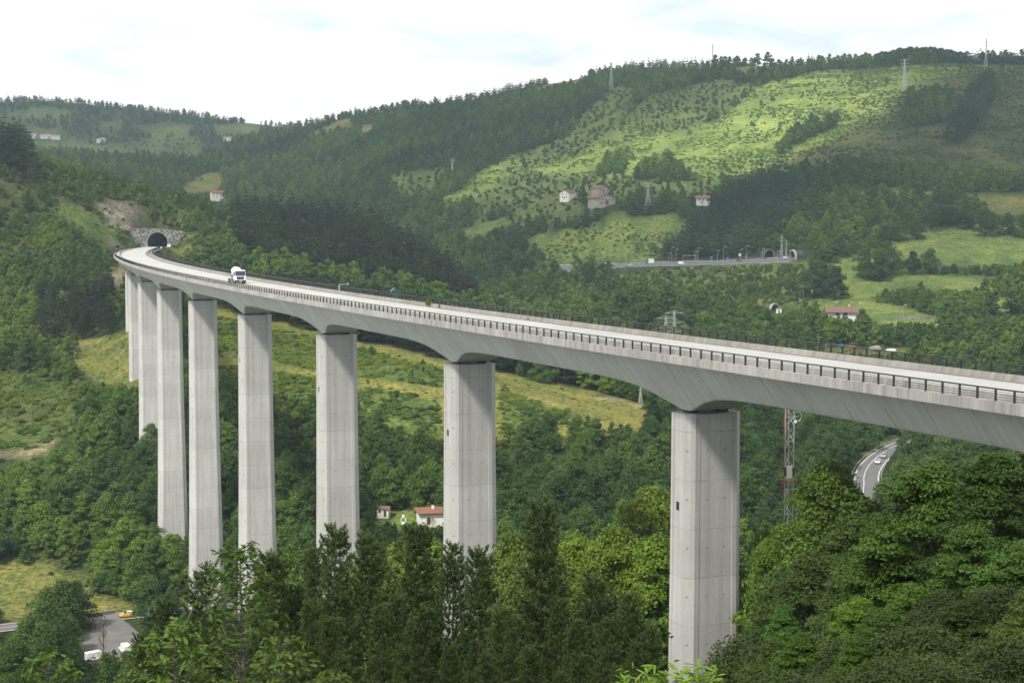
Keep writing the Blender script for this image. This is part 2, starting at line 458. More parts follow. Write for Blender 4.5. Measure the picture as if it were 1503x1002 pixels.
ker = np.exp(-0.5 * (np.arange(-4, 5) / 2.0) ** 2); ker /= ker.sum()
for K in (kn_Y, kn_Z):
    for i in range(len(K)):
        K[i] = np.convolve(np.pad(K[i], 4, 'edge'), ker, 'valid')
for i in range(1, len(kn_Y)): kn_Y[i] = np.maximum(kn_Y[i], kn_Y[i - 1] + 4)
ROWS = np.unique(np.concatenate([np.exp(np.linspace(math.log(6), math.log(4200), 560)), np.arange(560, 760, 4.0), np.arange(884, 912, 2.5), np.arange(1140, 1240, 6.0)]))


def pchip(x, y, xi):
    h = np.diff(x); d = np.diff(y) / h
    m = np.zeros_like(y)
    same = d[1:] * d[:-1] > 0
    w1 = 2 * h[1:] + h[:-1]; w2 = h[1:] + 2 * h[:-1]
    with np.errstate(divide='ignore', invalid='ignore'):
        hm = (w1 + w2) / (w1 / d[:-1] + w2 / d[1:])
    m[1:-1] = np.where(same, hm, 0); m[0] = d[0]; m[-1] = d[-1]
    k = np.clip(np.searchsorted(x, xi) - 1, 0, len(h) - 1)
    t = np.clip((xi - x[k]) / h[k], 0, 1)
    t2, t3 = t * t, t * t * t
    return (2 * t3 - 3 * t2 + 1) * y[k] + (t3 - 2 * t2 + t) * h[k] * m[k] + (-2 * t3 + 3 * t2) * y[k + 1] + (t3 - t2) * h[k] * m[k + 1]


HZ = np.array([pchip(kn_Y[:, j], kn_Z[:, j], ROWS) for j in range(len(COLS))]).T      # rows x cols
GY, GP = np.meshgrid(ROWS, COLS, indexing='ij')
GX = (GP - CX) / F * GY


def vnoise(x, y, seed=0):
    xi, yi = np.floor(x).astype(np.int64), np.floor(y).astype(np.int64)
    fx, fy = x - xi, y - yi
    fx, fy = fx * fx * (3 - 2 * fx), fy * fy * (3 - 2 * fy)

    def h(a, b):
        n = (a * 374761393 + b * 668265263 + seed * 974634777) & 0xffffffff
        n = ((n ^ (n >> 13)) * 1274126177) & 0xffffffff
        return ((n ^ (n >> 16)) & 0xffff) / 65535.0
    return (h(xi, yi) * (1 - fx) + h(xi + 1, yi) * fx) * (1 - fy) + (h(xi, yi + 1) * (1 - fx) + h(xi + 1, yi + 1) * fx) * fy


def fbm(x, y, seed=0, o=4):
    r, a, t = 0, 1.0, 0
    for k in range(o):
        r = r + a * vnoise(x * 2 ** k, y * 2 ** k, seed + k); t += a; a *= 0.5
    return r / t


amp = np.clip((GY - 60) / 400, 0, 1)
HZ += (fbm(GX / 70, GY / 70, 3) - 0.5) * 4.0 * amp * np.clip(GY / 900, 0.35, 1.6) * np.where((GY > 840) & (GY < 915) & (GP > 120) & (GP < 320), 0.1, 1)
HZ += (fbm(GX / 14, GY / 14, 9) - 0.5) * 0.9 * np.clip(GY / 200, 0.3, 1)


def ground(X, Y):
    X, Y = np.asarray(X, float), np.asarray(Y, float)
    Yc = np.clip(Y, ROWS[0], ROWS[-1] - 1e-3)
    px = np.clip(CX + F * X / np.maximum(Y, 1e-3), COLS[0], COLS[-1] - 1e-3)
    j = (px - COLS[0]) / 7.0; j0 = np.floor(j).astype(int); fj = j - j0
    i0 = np.clip(np.searchsorted(ROWS, Yc, 'right') - 1, 0, len(ROWS) - 2); fi = (Yc - ROWS[i0]) / (ROWS[i0 + 1] - ROWS[i0])
    return (HZ[i0, j0] * (1 - fj) + HZ[i0, j0 + 1] * fj) * (1 - fi) + (HZ[i0 + 1, j0] * (1 - fj) + HZ[i0 + 1, j0 + 1] * fj) * fi


def hit(px, py, Ymin=20.0, Ymax=4100.0):
    """first point where the sight line meets the ground"""
    Ys = np.exp(np.linspace(math.log(Ymin), math.log(Ymax), 3000))
    d = at(px, py, 1.0)
    g = ground(d[0] * Ys, Ys)
    below = np.nonzero(d[2] * Ys <= g)[0]
    if not len(below): return None
    i = below[0]
    if i == 0: return d * Ys[0]
    a0 = d[2] * Ys[i - 1] - g[i - 1]; a1 = d[2] * Ys[i] - g[i]
    Y = Ys[i - 1] + (Ys[i] - Ys[i - 1]) * a0 / (a0 - a1)
    p = d * Y
    p[2] = ground(p[0], p[1])
    return p


# ---- roads: smooth the terrain into a bed along each
def polyline(pts, step=3.0):
    pts = np.array(pts, float)
    # Catmull-Rom
    P = np.vstack([2 * pts[0] - pts[1], pts, 2 * pts[-1] - pts[-2]])
    outp = []
    for i in range(1, len(P) - 2):
        n = max(2, int(np.linalg.norm(P[i + 1] - P[i]) / step))
        t = np.linspace(0, 1, n, endpoint=False)[:, None]
        outp.append(0.5 * (2 * P[i] + (P[i + 1] - P[i - 1]) * t + (2 * P[i - 1] - 5 * P[i] + 4 * P[i + 1] - P[i + 2]) * t * t + (3 * P[i] - P[i - 1] - 3 * P[i + 1] + P[i + 2]) * t ** 3))
    return np.vstack(outp + [pts[-1:]])


def bed(line, half, soft=7.0):
    """flatten the height field under a road line (x,y,z)"""
    lo, hi = line.min(0) - half - soft - 2, line.max(0) + half + soft + 2
    idx = np.nonzero((GX > lo[0]) & (GX < hi[0]) & (GY > lo[1]) & (GY < hi[1]))
    if not len(idx[0]): return
    q = np.stack([GX[idx], GY[idx]], 1)
    best = np.full(len(q), 1e9); bz = np.zeros(len(q))
    for a in range(0, len(line)):
        d = np.hypot(q[:, 0] - line[a, 0], q[:, 1] - line[a, 1])
        m_ = d < best; best[m_] = d[m_]; bz[m_] = line[a, 2]
    w = np.clip(1 - (best - half) / soft, 0, 1); w = w * w * (3 - 2 * w)
    HZ[idx] = HZ[idx] * (1 - w) + (bz - 0.25) * w


def flat_line(pix, z=None, Ymin=200.0):
    r = []
    for px, py in pix:
        if z is not None:
            d = at(px, py, 1.0); p = d * (z / d[2])
        else: p = hit(px, py, Ymin)
        r.append(p)
    L_ = polyline(r)
    k = np.ones(9) / 9
    L_[:, 2] = np.convolve(np.pad(L_[:, 2], 4, 'edge'), k, 'valid')
    return L_


LEFT_ROAD = flat_line([(-90, 934), (0, 921), (100, 911), (185, 902.5), (265, 896), (345, 890), (430, 886)], z=-105.0)
RIGHT_ROAD = flat_line([(1262, 765), (1270, 735), (1272, 712), (1272.5, 697), (1279, 683), (1293, 669), (1312, 657), (1337, 647), (1385, 636)], z=-87.6)
MOTORWAY = flat_line([(800, 396), (880, 391.5), (940, 388.5), (1000, 386.5), (1060, 386), (1110, 383), (1166, 380)], Ymin=1050.0)
sl = np.linspace(S_END - 4, 840, 30)
APPROACH = dp(sl, W / 2, -0.25)
bed(LEFT_ROAD, 6.0); bed(RIGHT_ROAD, 6.0, 6.0); bed(APPROACH, 9.0, 8.0)
YARD_PIX = [(116, 908), (170, 900), (206, 930), (206, 950), (160, 990), (120, 990)]      # paved yard beside the valley road
YARD = []
for px, py in YARD_PIX:
    d = at(px, py, 1.0); YARD.append(d * (-105.0 / d[2]))
YARD = np.array(YARD); YARD[:, 2] = -105.0
bed(polyline(np.vstack([YARD, YARD[:1]])), 9.0, 8.0)

# the tunnel portal stands square across the approach
PORT_S = 822.0
PORT = dp(PORT_S, W / 2 - 0.4, -0.25)
PORT_TH = heading(PORT_S)


def in_poly(px, py, poly):
    poly = np.asarray(poly, float); n = len(poly)
    r = np.zeros(np.shape(px), bool)
    j = n - 1
    for i in range(n):
        xi, yi = poly[i]; xj, yj = poly[j]
        c = ((yi > py) != (yj > py)) & (px < (xj - xi) * (py - yi) / (yj - yi + 1e-12) + xi)
        r ^= c; j = i
    return r


# ------------------------------------------------------------------ land cover (what grows where), polygons traced on the hillsides
BROAD, MEADOW, SCRUB, PINE, FERN, ROCK, DRY, BUSHY, MIXED, DIRT, YOUNG, PASTURE, SHADED_HEATH = range(13)
COVER = [
 # cls, ymin, ymax (depth), polygon
 (BUSHY, 430, 1000, [(-400, 120), (330, 280), (345, 470), (120, 480), (110, 900), (-400, 900)]),
 (BROAD, 430, 640, [(-400, 640), (280, 620), (330, 830), (-400, 830)]),
 (PINE, 640, 790, [(50, 428), (100, 425), (165, 425), (172, 495), (60, 500)]),
 (PINE, 860, 1000, [(-200, 100), (20, 225), (47, 240), (20, 262), (-200, 262)]),
 (PINE, 835, 1090, [(338, 270), (480, 270), (690, 340), (700, 460), (480, 420), (345, 385)]),
 (PASTURE, 415, 505, [(552, 752), (612, 750), (630, 775), (556, 780)]),
 (BROAD, 700, 850, [(270, 300), (330, 345), (480, 410), (700, 440), (960, 500), (960, 560), (270, 440)]),
 (PINE, 668, 770, [(330, 430), (450, 440), (900, 545), (900, 575), (760, 553), (600, 515), (450, 484), (330, 462)]),
 (MEADOW, 480, 740, [(300, 452), (350, 464), (450, 484), (520, 499), (600, 513), (680, 535), (760, 553), (860, 572), (965, 596), (945, 632), (860, 640), (760, 652), (690, 668), (640, 655), (560, 634), (500, 615), (430, 600), (300, 560)]),
 (FERN, 480, 740, [(300, 466), (345, 470), (450, 492), (560, 516), (650, 545), (655, 566), (560, 556), (400, 528), (300, 515)]),
 (FERN, 480, 740, [(300, 535), (400, 545), (500, 556), (560, 572), (640, 590), (650, 660), (560, 634), (430, 600), (300, 560)]),
 (FERN, 480, 740, [(735, 570), (800, 590), (840, 605), (800, 640), (735, 640)]),
 (MEADOW, 480, 720, [(116, 500), (235, 480), (235, 575), (200, 580), (130, 560), (108, 530)]),
 (FERN, 480, 720, [(-100, 545), (60, 552), (108, 575), (112, 630), (60, 660), (-100, 650)]),
 (DIRT, 480, 660, [(-60, 674), (30, 663), (92, 642), (96, 645), (40, 669), (-60, 684)]),
 (BUSHY, 480, 640, [(-60, 596), (20, 600), (60, 590), (90, 604), (40, 622), (-60, 626)]),
 (DRY, 400, 520, [(-100, 835), (60, 828), (128, 850), (140, 892), (60, 900), (-100, 912)]),
 (DRY, 400, 520, [(130, 880), (270, 872), (280, 890), (130, 898)]),
 (ROCK, 840, 960, [(140, 300), (160, 292), (196, 302), (220, 318), (222, 336), (170, 338), (146, 320)]),
 (DRY, 840, 960, [(146, 334), (240, 334), (285, 342), (300, 352), (285, 348), (235, 338), (160, 340)]),
 (DRY, 700, 900, [(238, 366), (276, 360), (280, 376), (256, 378)]),
 (DRY, 860, 990, [(250, 303), (285, 306), (310, 316), (300, 330), (262, 322)]),
 (BUSHY, 840, 1100, [(-200, 120), (0, 232), (150, 262), (330, 296), (330, 330), (232, 332), (222, 316), (196, 300), (140, 292), (0, 300)]),
 (FERN, 640, 900, [(70, 300), (130, 296), (165, 345), (160, 372), (110, 340)]),
 (ROCK, 700, 870, [(146, 398), (182, 402), (184, 425), (166, 442), (158, 420)]),
 (ROCK, 780, 900, [(158, 352), (172, 350), (180, 366), (166, 372)]),
 (DIRT, 560, 700, [(872, 580), (905, 585), (950, 597), (950, 600), (900, 589), (872, 583)]),
 (DIRT, 560, 720, [(118, 510), (236, 516), (236, 519), (118, 513)]),
 # right bank and valley behind the bridge
 (ROCK, 590, 680, [(1112, 652), (1150, 640), (1200, 668), (1225, 672), (1205, 695), (1120, 695)]),
 (DRY, 600, 760, [(1262, 668), (1290, 648), (1335, 638), (1335, 645), (1300, 654), (1262, 680)]),
 (BROAD, 1000, 1400, [(560, 250), (960, 320), (960, 392), (560, 440)]),
 (SCRUB, 990, 1190, [(900, 392), (1185, 384), (1190, 420), (1180, 470), (1060, 445), (960, 420), (900, 405)]),
 (PASTURE, 850, 1010, [(1255, 436), (1340, 455), (1430, 480), (1380, 488), (1280, 478)]),
 (DRY, 800, 1000, [(1180, 505), (1380, 516), (1503, 490), (1700, 480), (1700, 530), (1180, 530)]),
 (PASTURE, 980, 1200, [(1330, 336), (1420, 330), (1700, 326), (1700, 392), (1440, 394), (1300, 380), (1305, 356)]),
 (PASTURE, 930, 1100, [(1205, 426), (1250, 404), (1330, 396), (1460, 408), (1470, 432), (1330, 424), (1250, 440)]),
 (PASTURE, 900, 1080, [(1420, 440), (1700, 428), (1700, 470), (1440, 462)]),
 (DRY, 1080, 1300, [(1412, 284), (1470, 278), (1700, 276), (1700, 322), (1450, 312), (1415, 304)]),
 (PASTURE, 1100, 1400, [(1180, 280), (1290, 274), (1400, 280), (1380, 288), (1200, 292)]),
 (PINE, 1150, 1620, [(958, 385), (1000, 340), (1060, 290), (1120, 255), (1188, 262), (1190, 292), (1160, 330), (1120, 372), (1040, 388)]),
 (PASTURE, 1250, 1480, [(655, 345), (700, 328), (748, 312), (748, 326), (700, 346), (662, 350)]),
 (PASTURE, 1200, 1480, [(890, 316), (915, 308), (932, 312), (925, 332), (900, 338)]),
 (YOUNG, 1200, 1480, [(770, 350), (880, 330), (960, 326), (1020, 322), (1000, 350), (960, 380), (800, 384)]),
 (PASTURE, 1200, 1480, [(930, 318), (985, 316), (1010, 330), (970, 345), (935, 342)]),
 # the bright slope of the big hill
 (YOUNG, 1300, 2080, [(690, 262), (740, 232), (830, 205), (900, 160), (960, 170), (1010, 190), (1060, 170), (1110, 128), (1200, 104), (1320, 97), (1700, 80), (1700, 262), (1400, 268), (1250, 262), (1180, 250), (1060, 268), (980, 262), (900, 275), (800, 285), (720, 280)]),
 (SHADED_HEATH, 1300, 2000, [(1140, 244), (1230, 202), (1290, 172), (1330, 128), (1420, 104), (1700, 92), (1700, 262), (1400, 268), (1250, 262), (1170, 258)]),  # dark heath, with part of the slope's cloud shade put into its colour
 (BROAD, 1300, 1560, [(1150, 262), (1260, 238), (1340, 248), (1420, 262), (1700, 250), (1700, 276), (1400, 280), (1280, 276), (1170, 290)]),
 (BROAD, 1480, 1900, [(1318, 170), (1340, 140), (1390, 134), (1412, 150), (1400, 180), (1330, 192)]),
 (PINE, 1450, 1900, [(1386, 208), (1400, 180), (1430, 130), (1458, 118), (1460, 142), (1430, 190), (1410, 212)]),
 (BROAD, 1500, 1900, [(1150, 206), (1190, 180), (1230, 172), (1228, 186), (1180, 206), (1140, 232)]),
 (BROAD, 1450, 1800, [(940, 245), (985, 235), (1005, 262), (960, 270), (925, 265)]),
 (PINE, 1500, 1750, [(872, 262), (890, 232), (920, 226), (918, 262), (890, 272)]),
 (MEADOW, 1850, 2140, [(1040, 112), (1110, 92), (1202, 88), (1202, 98), (1120, 108), (1056, 122)]),
 (MEADOW, 1850, 2250, [(755, 140), (830, 116), (866, 110), (860, 120), (800, 136)]),
 (BROAD, 1750, 2100, [(840, 200), (880, 160), (950, 130), (1060, 112), (1110, 122), (1060, 168), (1000, 200), (940, 205), (880, 222)]),
 (PINE, 1500, 2600, [(200, 280), (300, 228), (430, 182), (770, 120), (905, 90), (1045, 85), (1050, 112), (960, 118), (900, 140), (860, 180), (820, 205), (760, 222), (690, 262), (600, 300), (560, 300), (450, 290), (300, 290)]),
 (BROAD, 1450, 2000, [(560, 250), (640, 252), (700, 262), (760, 285), (760, 312), (700, 335), (560, 335)]),
 (MEADOW, 1900, 2650, [(490, 180), (516, 174), (518, 190), (500, 196)]),
 (DIRT, 1900, 2650, [(527, 184), (550, 182), (546, 199), (532, 200)]),
 (MEADOW, 1550, 2100, [(266, 272), (300, 256), (330, 250), (330, 268), (322, 280), (270, 284)]),
 (BROAD, 1550, 2150, [(326, 250), (380, 238), (460, 246), (500, 270), (460, 292), (330, 292)]),
 (SCRUB, 1500, 2150, [(755, 236), (830, 198), (880, 145), (908, 122), (940, 134), (905, 190), (835, 236), (770, 248)]),
 (SCRUB, 1500, 2100, [(905, 180), (950, 140), (1060, 116), (1110, 124), (1060, 166), (1010, 194), (960, 192)]),
 (SCRUB, 1350, 1650, [(690, 264), (760, 252), (930, 264), (1060, 268), (1060, 286), (960, 296), (905, 292), (800, 300), (730, 296)]),
 (YOUNG, 1200, 1480, [(800, 352), (960, 345), (1000, 352), (940, 384), (840, 386)]),
 (PASTURE, 900, 1165, [(1182, 392), (1232, 382), (1262, 372), (1330, 350), (1305, 386), (1250, 404), (1205, 430), (1262, 442), (1330, 458), (1335, 474), (1180, 472), (1172, 440)]),
 (SCRUB, 1250, 1680, [(688, 272), (760, 262), (830, 292), (880, 312), (830, 332), (752, 336), (748, 312), (700, 328)]),
 (SCRUB, 990, 1190, [(1150, 392), (1200, 384), (1215, 400), (1190, 440), (1160, 470), (1140, 440)]),
 # far hills
 (MIXED, 2650, 3500, [(-400, 60), (470, 150), (470, 300), (-400, 300)]),
 (PASTURE, 2650, 3500, [(0, 170), (45, 158), (90, 160), (128, 168), (90, 172), (20, 178)]),
 (DRY, 2650, 3500, [(140, 186), (170, 176), (185, 178), (176, 192), (150, 194)]),
 (PASTURE, 2650, 3500, [(312, 184), (370, 180), (405, 186), (360, 200), (318, 198)]),
 (PASTURE, 2650, 3500, [(44, 206), (110, 205), (120, 216), (60, 224), (44, 220)]),
 (PASTURE, 2650, 3500, [(40, 190), (92, 190), (90, 198), (44, 200)]),
 (SCRUB, 2650, 3500, [(110, 222), (190, 208), (290, 202), (300, 232), (205, 262), (130, 240)]),
 (PASTURE, 2650, 3500, [(196, 186), (250, 180), (290, 186), (270, 200), (210, 200)]),
 (PASTURE, 2650, 3500, [(96, 206), (150, 214), (190, 226), (150, 236), (100, 226)]),
 (DRY, 2650, 3500, [(318, 190), (350, 188), (346, 196), (320, 197)]),
 (MEADOW, 1900, 2650, [(446, 199), (500, 177), (518, 174), (516, 188), (480, 197)]),
 (MEADOW, 1850, 2300, [(755, 140), (830, 116), (868, 109), (864, 119), (800, 136)]),
 (YOUNG, 1500, 2000, [(640, 300), (690, 268), (740, 240), (752, 262), (700, 290), (660, 312)]),
 (SCRUB, 1500, 2100, [(560, 262), (620, 246), (660, 250), (640, 282), (590, 296)]),
]


def classify(px, py, Y):
    k_ = np.clip(Y / 400, 0, 1) * np.clip(900 / Y, 0.3, 1.5); X_ = (px - CX) / F * Y
    px = px + ((fbm(X_ / 25, Y / 25, 31) - 0.5) * 16 + (fbm(X_ / 6, Y / 6, 33) - 0.5) * 10) * k_; py = py + ((fbm(X_ / 25, Y / 25, 47) - 0.5) * 10 + (fbm(X_ / 6, Y / 6, 49) - 0.5) * 7) * k_
    cl = np.full(np.shape(px), BROAD)
    for c, y0, y1, poly in COVER:
        m_ = (Y >= y0) & (Y <= y1)
        if not m_.any(): continue
        xs = [q[0] for q in poly]; ys = [q[1] for q in poly]
        m_ &= (px >= min(xs)) & (px <= max(xs)) & (py >= min(ys)) & (py <= max(ys))
        if not m_.any(): continue
        ii = np.nonzero(m_)
        ok = in_poly(px[ii], py[ii], poly)
        cl[tuple(q[ok] for q in ii)] = c
    return cl


PXG, PYG = project(GX, GY, HZ)
CLS = classify(PXG, PYG, GY)
col = np.zeros(GX.shape + (4,), np.float32); col[..., 3] = 1
PAL = {BROAD: ((.022, .036, .012), (.045, .065, .02)), MEADOW: ((.078, .094, .024), (.145, .146, .040)), SCRUB: ((.058, .086, .026), (.115, .150, .042)),
       PINE: ((.018, .026, .012), (.035, .045, .018)), FERN: ((.036, .058, .016), (.078, .108, .028)), ROCK: ((.055, .052, .044), (.165, .145, .115)),
       DRY: ((.075, .098, .028), (.150, .150, .046)), BUSHY: ((.030, .042, .014), (.060, .075, .024)), MIXED: ((.035, .055, .02), (.07, .095, .034)),
       DIRT: ((.13, .115, .07), (.25, .205, .14)), SHADED_HEATH: ((.034, .050, .020), (.088, .100, .034)), PASTURE: ((.085, .128, .034), (.150, .190, .052)), YOUNG: ((.078, .116, .030), (.190, .240, .062))}  # YOUNG tone lightened to strengthen the sunlit patch
nn = fbm(GX / 9, GY / 9, 71, 3) * 0.5 + fbm(GX / 45, GY / 45, 5, 3) * 0.5
nn = np.clip((nn - 0.3) / 0.4, 0, 1)
for k, (a, b) in PAL.items():
    m_ = CLS == k
    col[m_, :3] = np.array(a) * (1 - nn[m_, None]) + np.array(b) * nn[m_, None]
# faint mown/tractor lines and drier patches on the meadows
dry = np.clip((fbm(GX / 30, GY / 22, 91, 3) - 0.50 + .11 * np.clip((PXG - 600) / 200, 0, 1)) * 6, 0, 1)
mm = CLS == MEADOW
col[mm, :3] = col[mm, :3] * (1 - 0.36 * dry[mm, None]) + np.array((.21, .185, .058)) * 0.36 * dry[mm, None]
for _ in range(1):
    col[1:-1, 1:-1] = (col[1:-1, 1:-1] * 4 + col[:-2, 1:-1] + col[2:, 1:-1] + col[1:-1, :-2] + col[1:-1, 2:]) / 8

m, nt, out = nmat('hillside_ground')
at_ = N(nt, 'ShaderNodeAttribute', attribute_name='cover')
n1 = noise(nt, 0.6, detail=6, rough=0.65); n2 = noise(nt, 0.09, detail=5, rough=0.6)
c = mixc(nt, 1.0, at_.outputs['Color'], ramp(nt, n1, [(0.36, 0.45), (0.64, 1.6)]), 'MULTIPLY')
c = mixc(nt, 1.0, c, ramp(nt, n2, [(0.36, (0.68, 0.80, 0.76)), (0.64, (1.30, 1.18, 1.1))]), 'MULTIPLY')
finish(nt, out, c, 1.0, 0.1, bump=n1, bump_d=0.5)
M['ground'] = m

nr, nc = GX.shape
idx = np.arange(nr * nc).reshape(nr, nc)
quads = np.stack([idx[:-1, :-1], idx[:-1, 1:], idx[1:, 1:], idx[1:, :-1]], -1).reshape(-1, 4)
cxm = (GX[:-1, :-1] + GX[1:, 1:]).ravel() / 2; cym = (GY[:-1, :-1] + GY[1:, 1:]).ravel() / 2
# opening behind the portal, so the bore runs into the hill
lx = (cxm - PORT[0]) * math.cos(PORT_TH) - (cym - PORT[1]) * math.sin(PORT_TH)
ly = (cxm - PORT[0]) * math.sin(PORT_TH) + (cym - PORT[1]) * math.cos(PORT_TH)
keep = ~((np.abs(lx) < 7.2) & (ly > -0.5) & (ly < 17))
V = np.stack([GX, GY, HZ], -1).reshape(-1, 3)
me = np_mesh('terrain', V, quads[keep], M['ground'], smooth=True, attrs={'cover': ('FLOAT_COLOR', col.reshape(-1, 4))})
tag(link('terrain', me), 'green hillsides and valley floor under the viaduct', 'terrain', kind='structure')
# ------------------------------------------------------------------ roads
def ribbon(name, line, w0, w1, dz, mat, drape=False):
    t = np.gradient(line[:, :2], axis=0); t /= np.linalg.norm(t, axis=1)[:, None] + 1e-9
    n = np.stack([t[:, 1], -t[:, 0]], 1)
    k = 7 if drape else 2
    rows = []
    for q in np.linspace(0, 1, k):
        w = w0 + (w1 - w0) * q
        xy = line[:, :2] + n * w
        z = line[:, 2] + dz
        rows.append(np.column_stack([xy, ground(xy[:, 0], xy[:, 1]) + 0.2 + dz if drape else z]))
    V = np.stack(rows, 1).reshape(-1, 3)
    L_ = len(line); i = np.arange(L_ * k).reshape(L_, k)
    f = np.stack([i[:-1, :-1], i[1:, :-1], i[1:, 1:], i[:-1, 1:]], -1).reshape(-1, 4)
    return np_mesh(name, V, f, mat)


def road(name, line, half, label, lines, drape=False, mat=None):
    r = tag(link(name, ribbon(name, line, -half, half, 0, mat or M['asphalt'], drape)), label, 'road', kind='structure')
    for off, wd, dash in lines:
        if dash:
            b = MB()
            for a in range(0, len(line) - 3, 5):
                seg = line[a:a + 3]
                t = seg[-1] - seg[0]; t = t / np.linalg.norm(t); nv = np.array([t[1], -t[0], 0])
                q = [seg[0] + nv * (off - wd), seg[-1] + nv * (off - wd), seg[-1] + nv * (off + wd), seg[0] + nv * (off + wd)]
                b.add([(*p[:2], p[2] + 0.006) for p in q], [(0, 1, 2, 3)])
            o = b.build('centre_marking', M['paint'], r)
        else:
            o = link('edge_marking', ribbon('edge_marking', line, off - wd, off + wd, 0.006, M['paint'], drape), r)
    return r


road('valley_road', LEFT_ROAD, 4.3, 'grey two lane road along the valley floor below the piers', [(-3.7, 0.12, 0), (3.7, 0.12, 0), (0, 0.08, 1)])
road('curving_road', RIGHT_ROAD, 4.5, 'grey road curving through the trees under the near span', [(-3.9, 0.11, 0), (3.9, 0.11, 0), (-.9, 0.09, 0)])
road('motorway', MOTORWAY, 9.0, 'motorway running along the far hillside terrace', [(-8.2, 0.2, 0), (8.2, 0.2, 0)], drape=True)
road('approach_road', APPROACH, 6.6, 'pale road from the viaduct end into the tunnel', [], mat=M['deckroad'])


b = MB(); b.add([(p[0], p[1], -104.985) for p in YARD], [tuple(range(len(YARD)))])
tag(b.build('paved_yard', M['yard']), 'worn grey paved yard beside the valley road', 'yard', kind='structure')


def guard_rail(line, off, label, z0=0.0):
    t = np.gradient(line[:, :2], axis=0); t /= np.linalg.norm(t, axis=1)[:, None]
    p = np.column_stack([line[:, 0] + t[:, 1] * off, line[:, 1] - t[:, 0] * off, line[:, 2] + z0])
    e = empty('crash_barrier', p[len(p) // 2])
    tag(e, label, 'crash barrier')
    o = Vector(p[len(p) // 2])
    r = MB(); r.tube([Vector((*q[:2], q[2] + 0.62)) - o for q in p], 0.16, 5); r.build('beam', M['steel'], e)
    for q in p[::3][:60]:
        b = MB(); x, y, z = Vector(q) - o; b.box(x - .06, x + .06, y - .06, y + .06, z - 0.2, z + 0.6); b.build('post', M['steel'], e)


guard_rail(RIGHT_ROAD[10:], -4.9, 'steel crash barrier on the uphill edge of the curving road')
guard_rail(RIGHT_ROAD[20:70], 5.0, 'steel crash barrier on the downhill edge of the curving road')

# ------------------------------------------------------------------ the viaduct
VIA = empty('viaduct', tuple(dp(300, W / 2, -7)))
tag(VIA, 'long curved concrete viaduct on tall tapering piers crossing the valley', 'viaduct')
VL = VIA.location.copy()
DT = np.array([0, .9, 2.5, 5.2, 8, 11, 15, 20, 34.]); DD = np.array([6.62, 6.5, 6.05, 5.2, 4.6, 4.3, 4.15, 4.1, 4.1])
ALLP = np.array(PIERS + [S0 + SP * 9])


def girder_depth(s):
    return float(np.interp(np.min(np.abs(ALLP - s)), DT, DD))


def girder_prof(s):
    D = girder_depth(s); wb = 1.0 + 0.72 * (D - 0.9)
    c = min(wb + 0.35, 5.2)
    return [(-0.18, -0.30), (-0.18, -0.80), (1.0, -0.98), (wb, -D + 0.12), (wb + 0.15, -D), (W - wb - 0.15, -D), (W - wb, -D + 0.12), (W - 1.0, -0.98), (W + 0.18, -0.80), (W + 0.18, -0.30)]


gs = np.unique(np.concatenate([np.arange(-75, S_END + 1, 4.0)] + [p + np.array([-11, -9.5, -8, -6.5, -5.2, -4, -2.5, -1.5, -.9, -.3, .3, .9, 1.5, 2.5, 4, 5.2, 6.5, 8, 9.5, 11]) for p in ALLP]))
gs = gs[(gs >= -75) & (gs <= S_END)]


def at_via(o):
    o.location = (0, 0, 0); o.matrix_parent_inverse = Matrix.Translation(-VL); return o


g = at_via(sweep_obj('girder', gs, girder_prof, M['girder'], VIA))
ss = np.arange(-75, S_END + 1, 3.0)
at_via(sweep_obj('road_surface', ss, lambda s: [(0.42, -0.295), (W - 0.42, -0.295), (W - 0.42, -0.25), (0.42, -0.25)], M['deckroad'], VIA))
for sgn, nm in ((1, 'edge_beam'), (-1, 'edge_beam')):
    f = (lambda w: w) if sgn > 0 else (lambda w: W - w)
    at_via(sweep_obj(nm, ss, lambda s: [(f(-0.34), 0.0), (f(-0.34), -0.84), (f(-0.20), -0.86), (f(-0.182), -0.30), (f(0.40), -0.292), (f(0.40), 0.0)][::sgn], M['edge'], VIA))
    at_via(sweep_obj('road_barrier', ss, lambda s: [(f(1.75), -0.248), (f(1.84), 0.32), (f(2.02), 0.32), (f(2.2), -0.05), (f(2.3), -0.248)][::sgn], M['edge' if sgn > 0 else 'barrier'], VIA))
# dark weathered gutter strips at the foot of the barriers and drain stains
M['gutter'] = simple('dirty_gutter', (0.15, 0.145, 0.135), 0.9, 0.2, var=0.6, scale=0.5)
for w0, w1 in ((2.32, 2.62), (W - 2.9, W - 2.32), (W - 1.7, W - 0.42)):
    at_via(sweep_obj('gutter', ss, lambda s: [(w0, -0.248), (w1, -0.248), (w1, -0.243), (w0, -0.243)], M['gutter'], VIA))


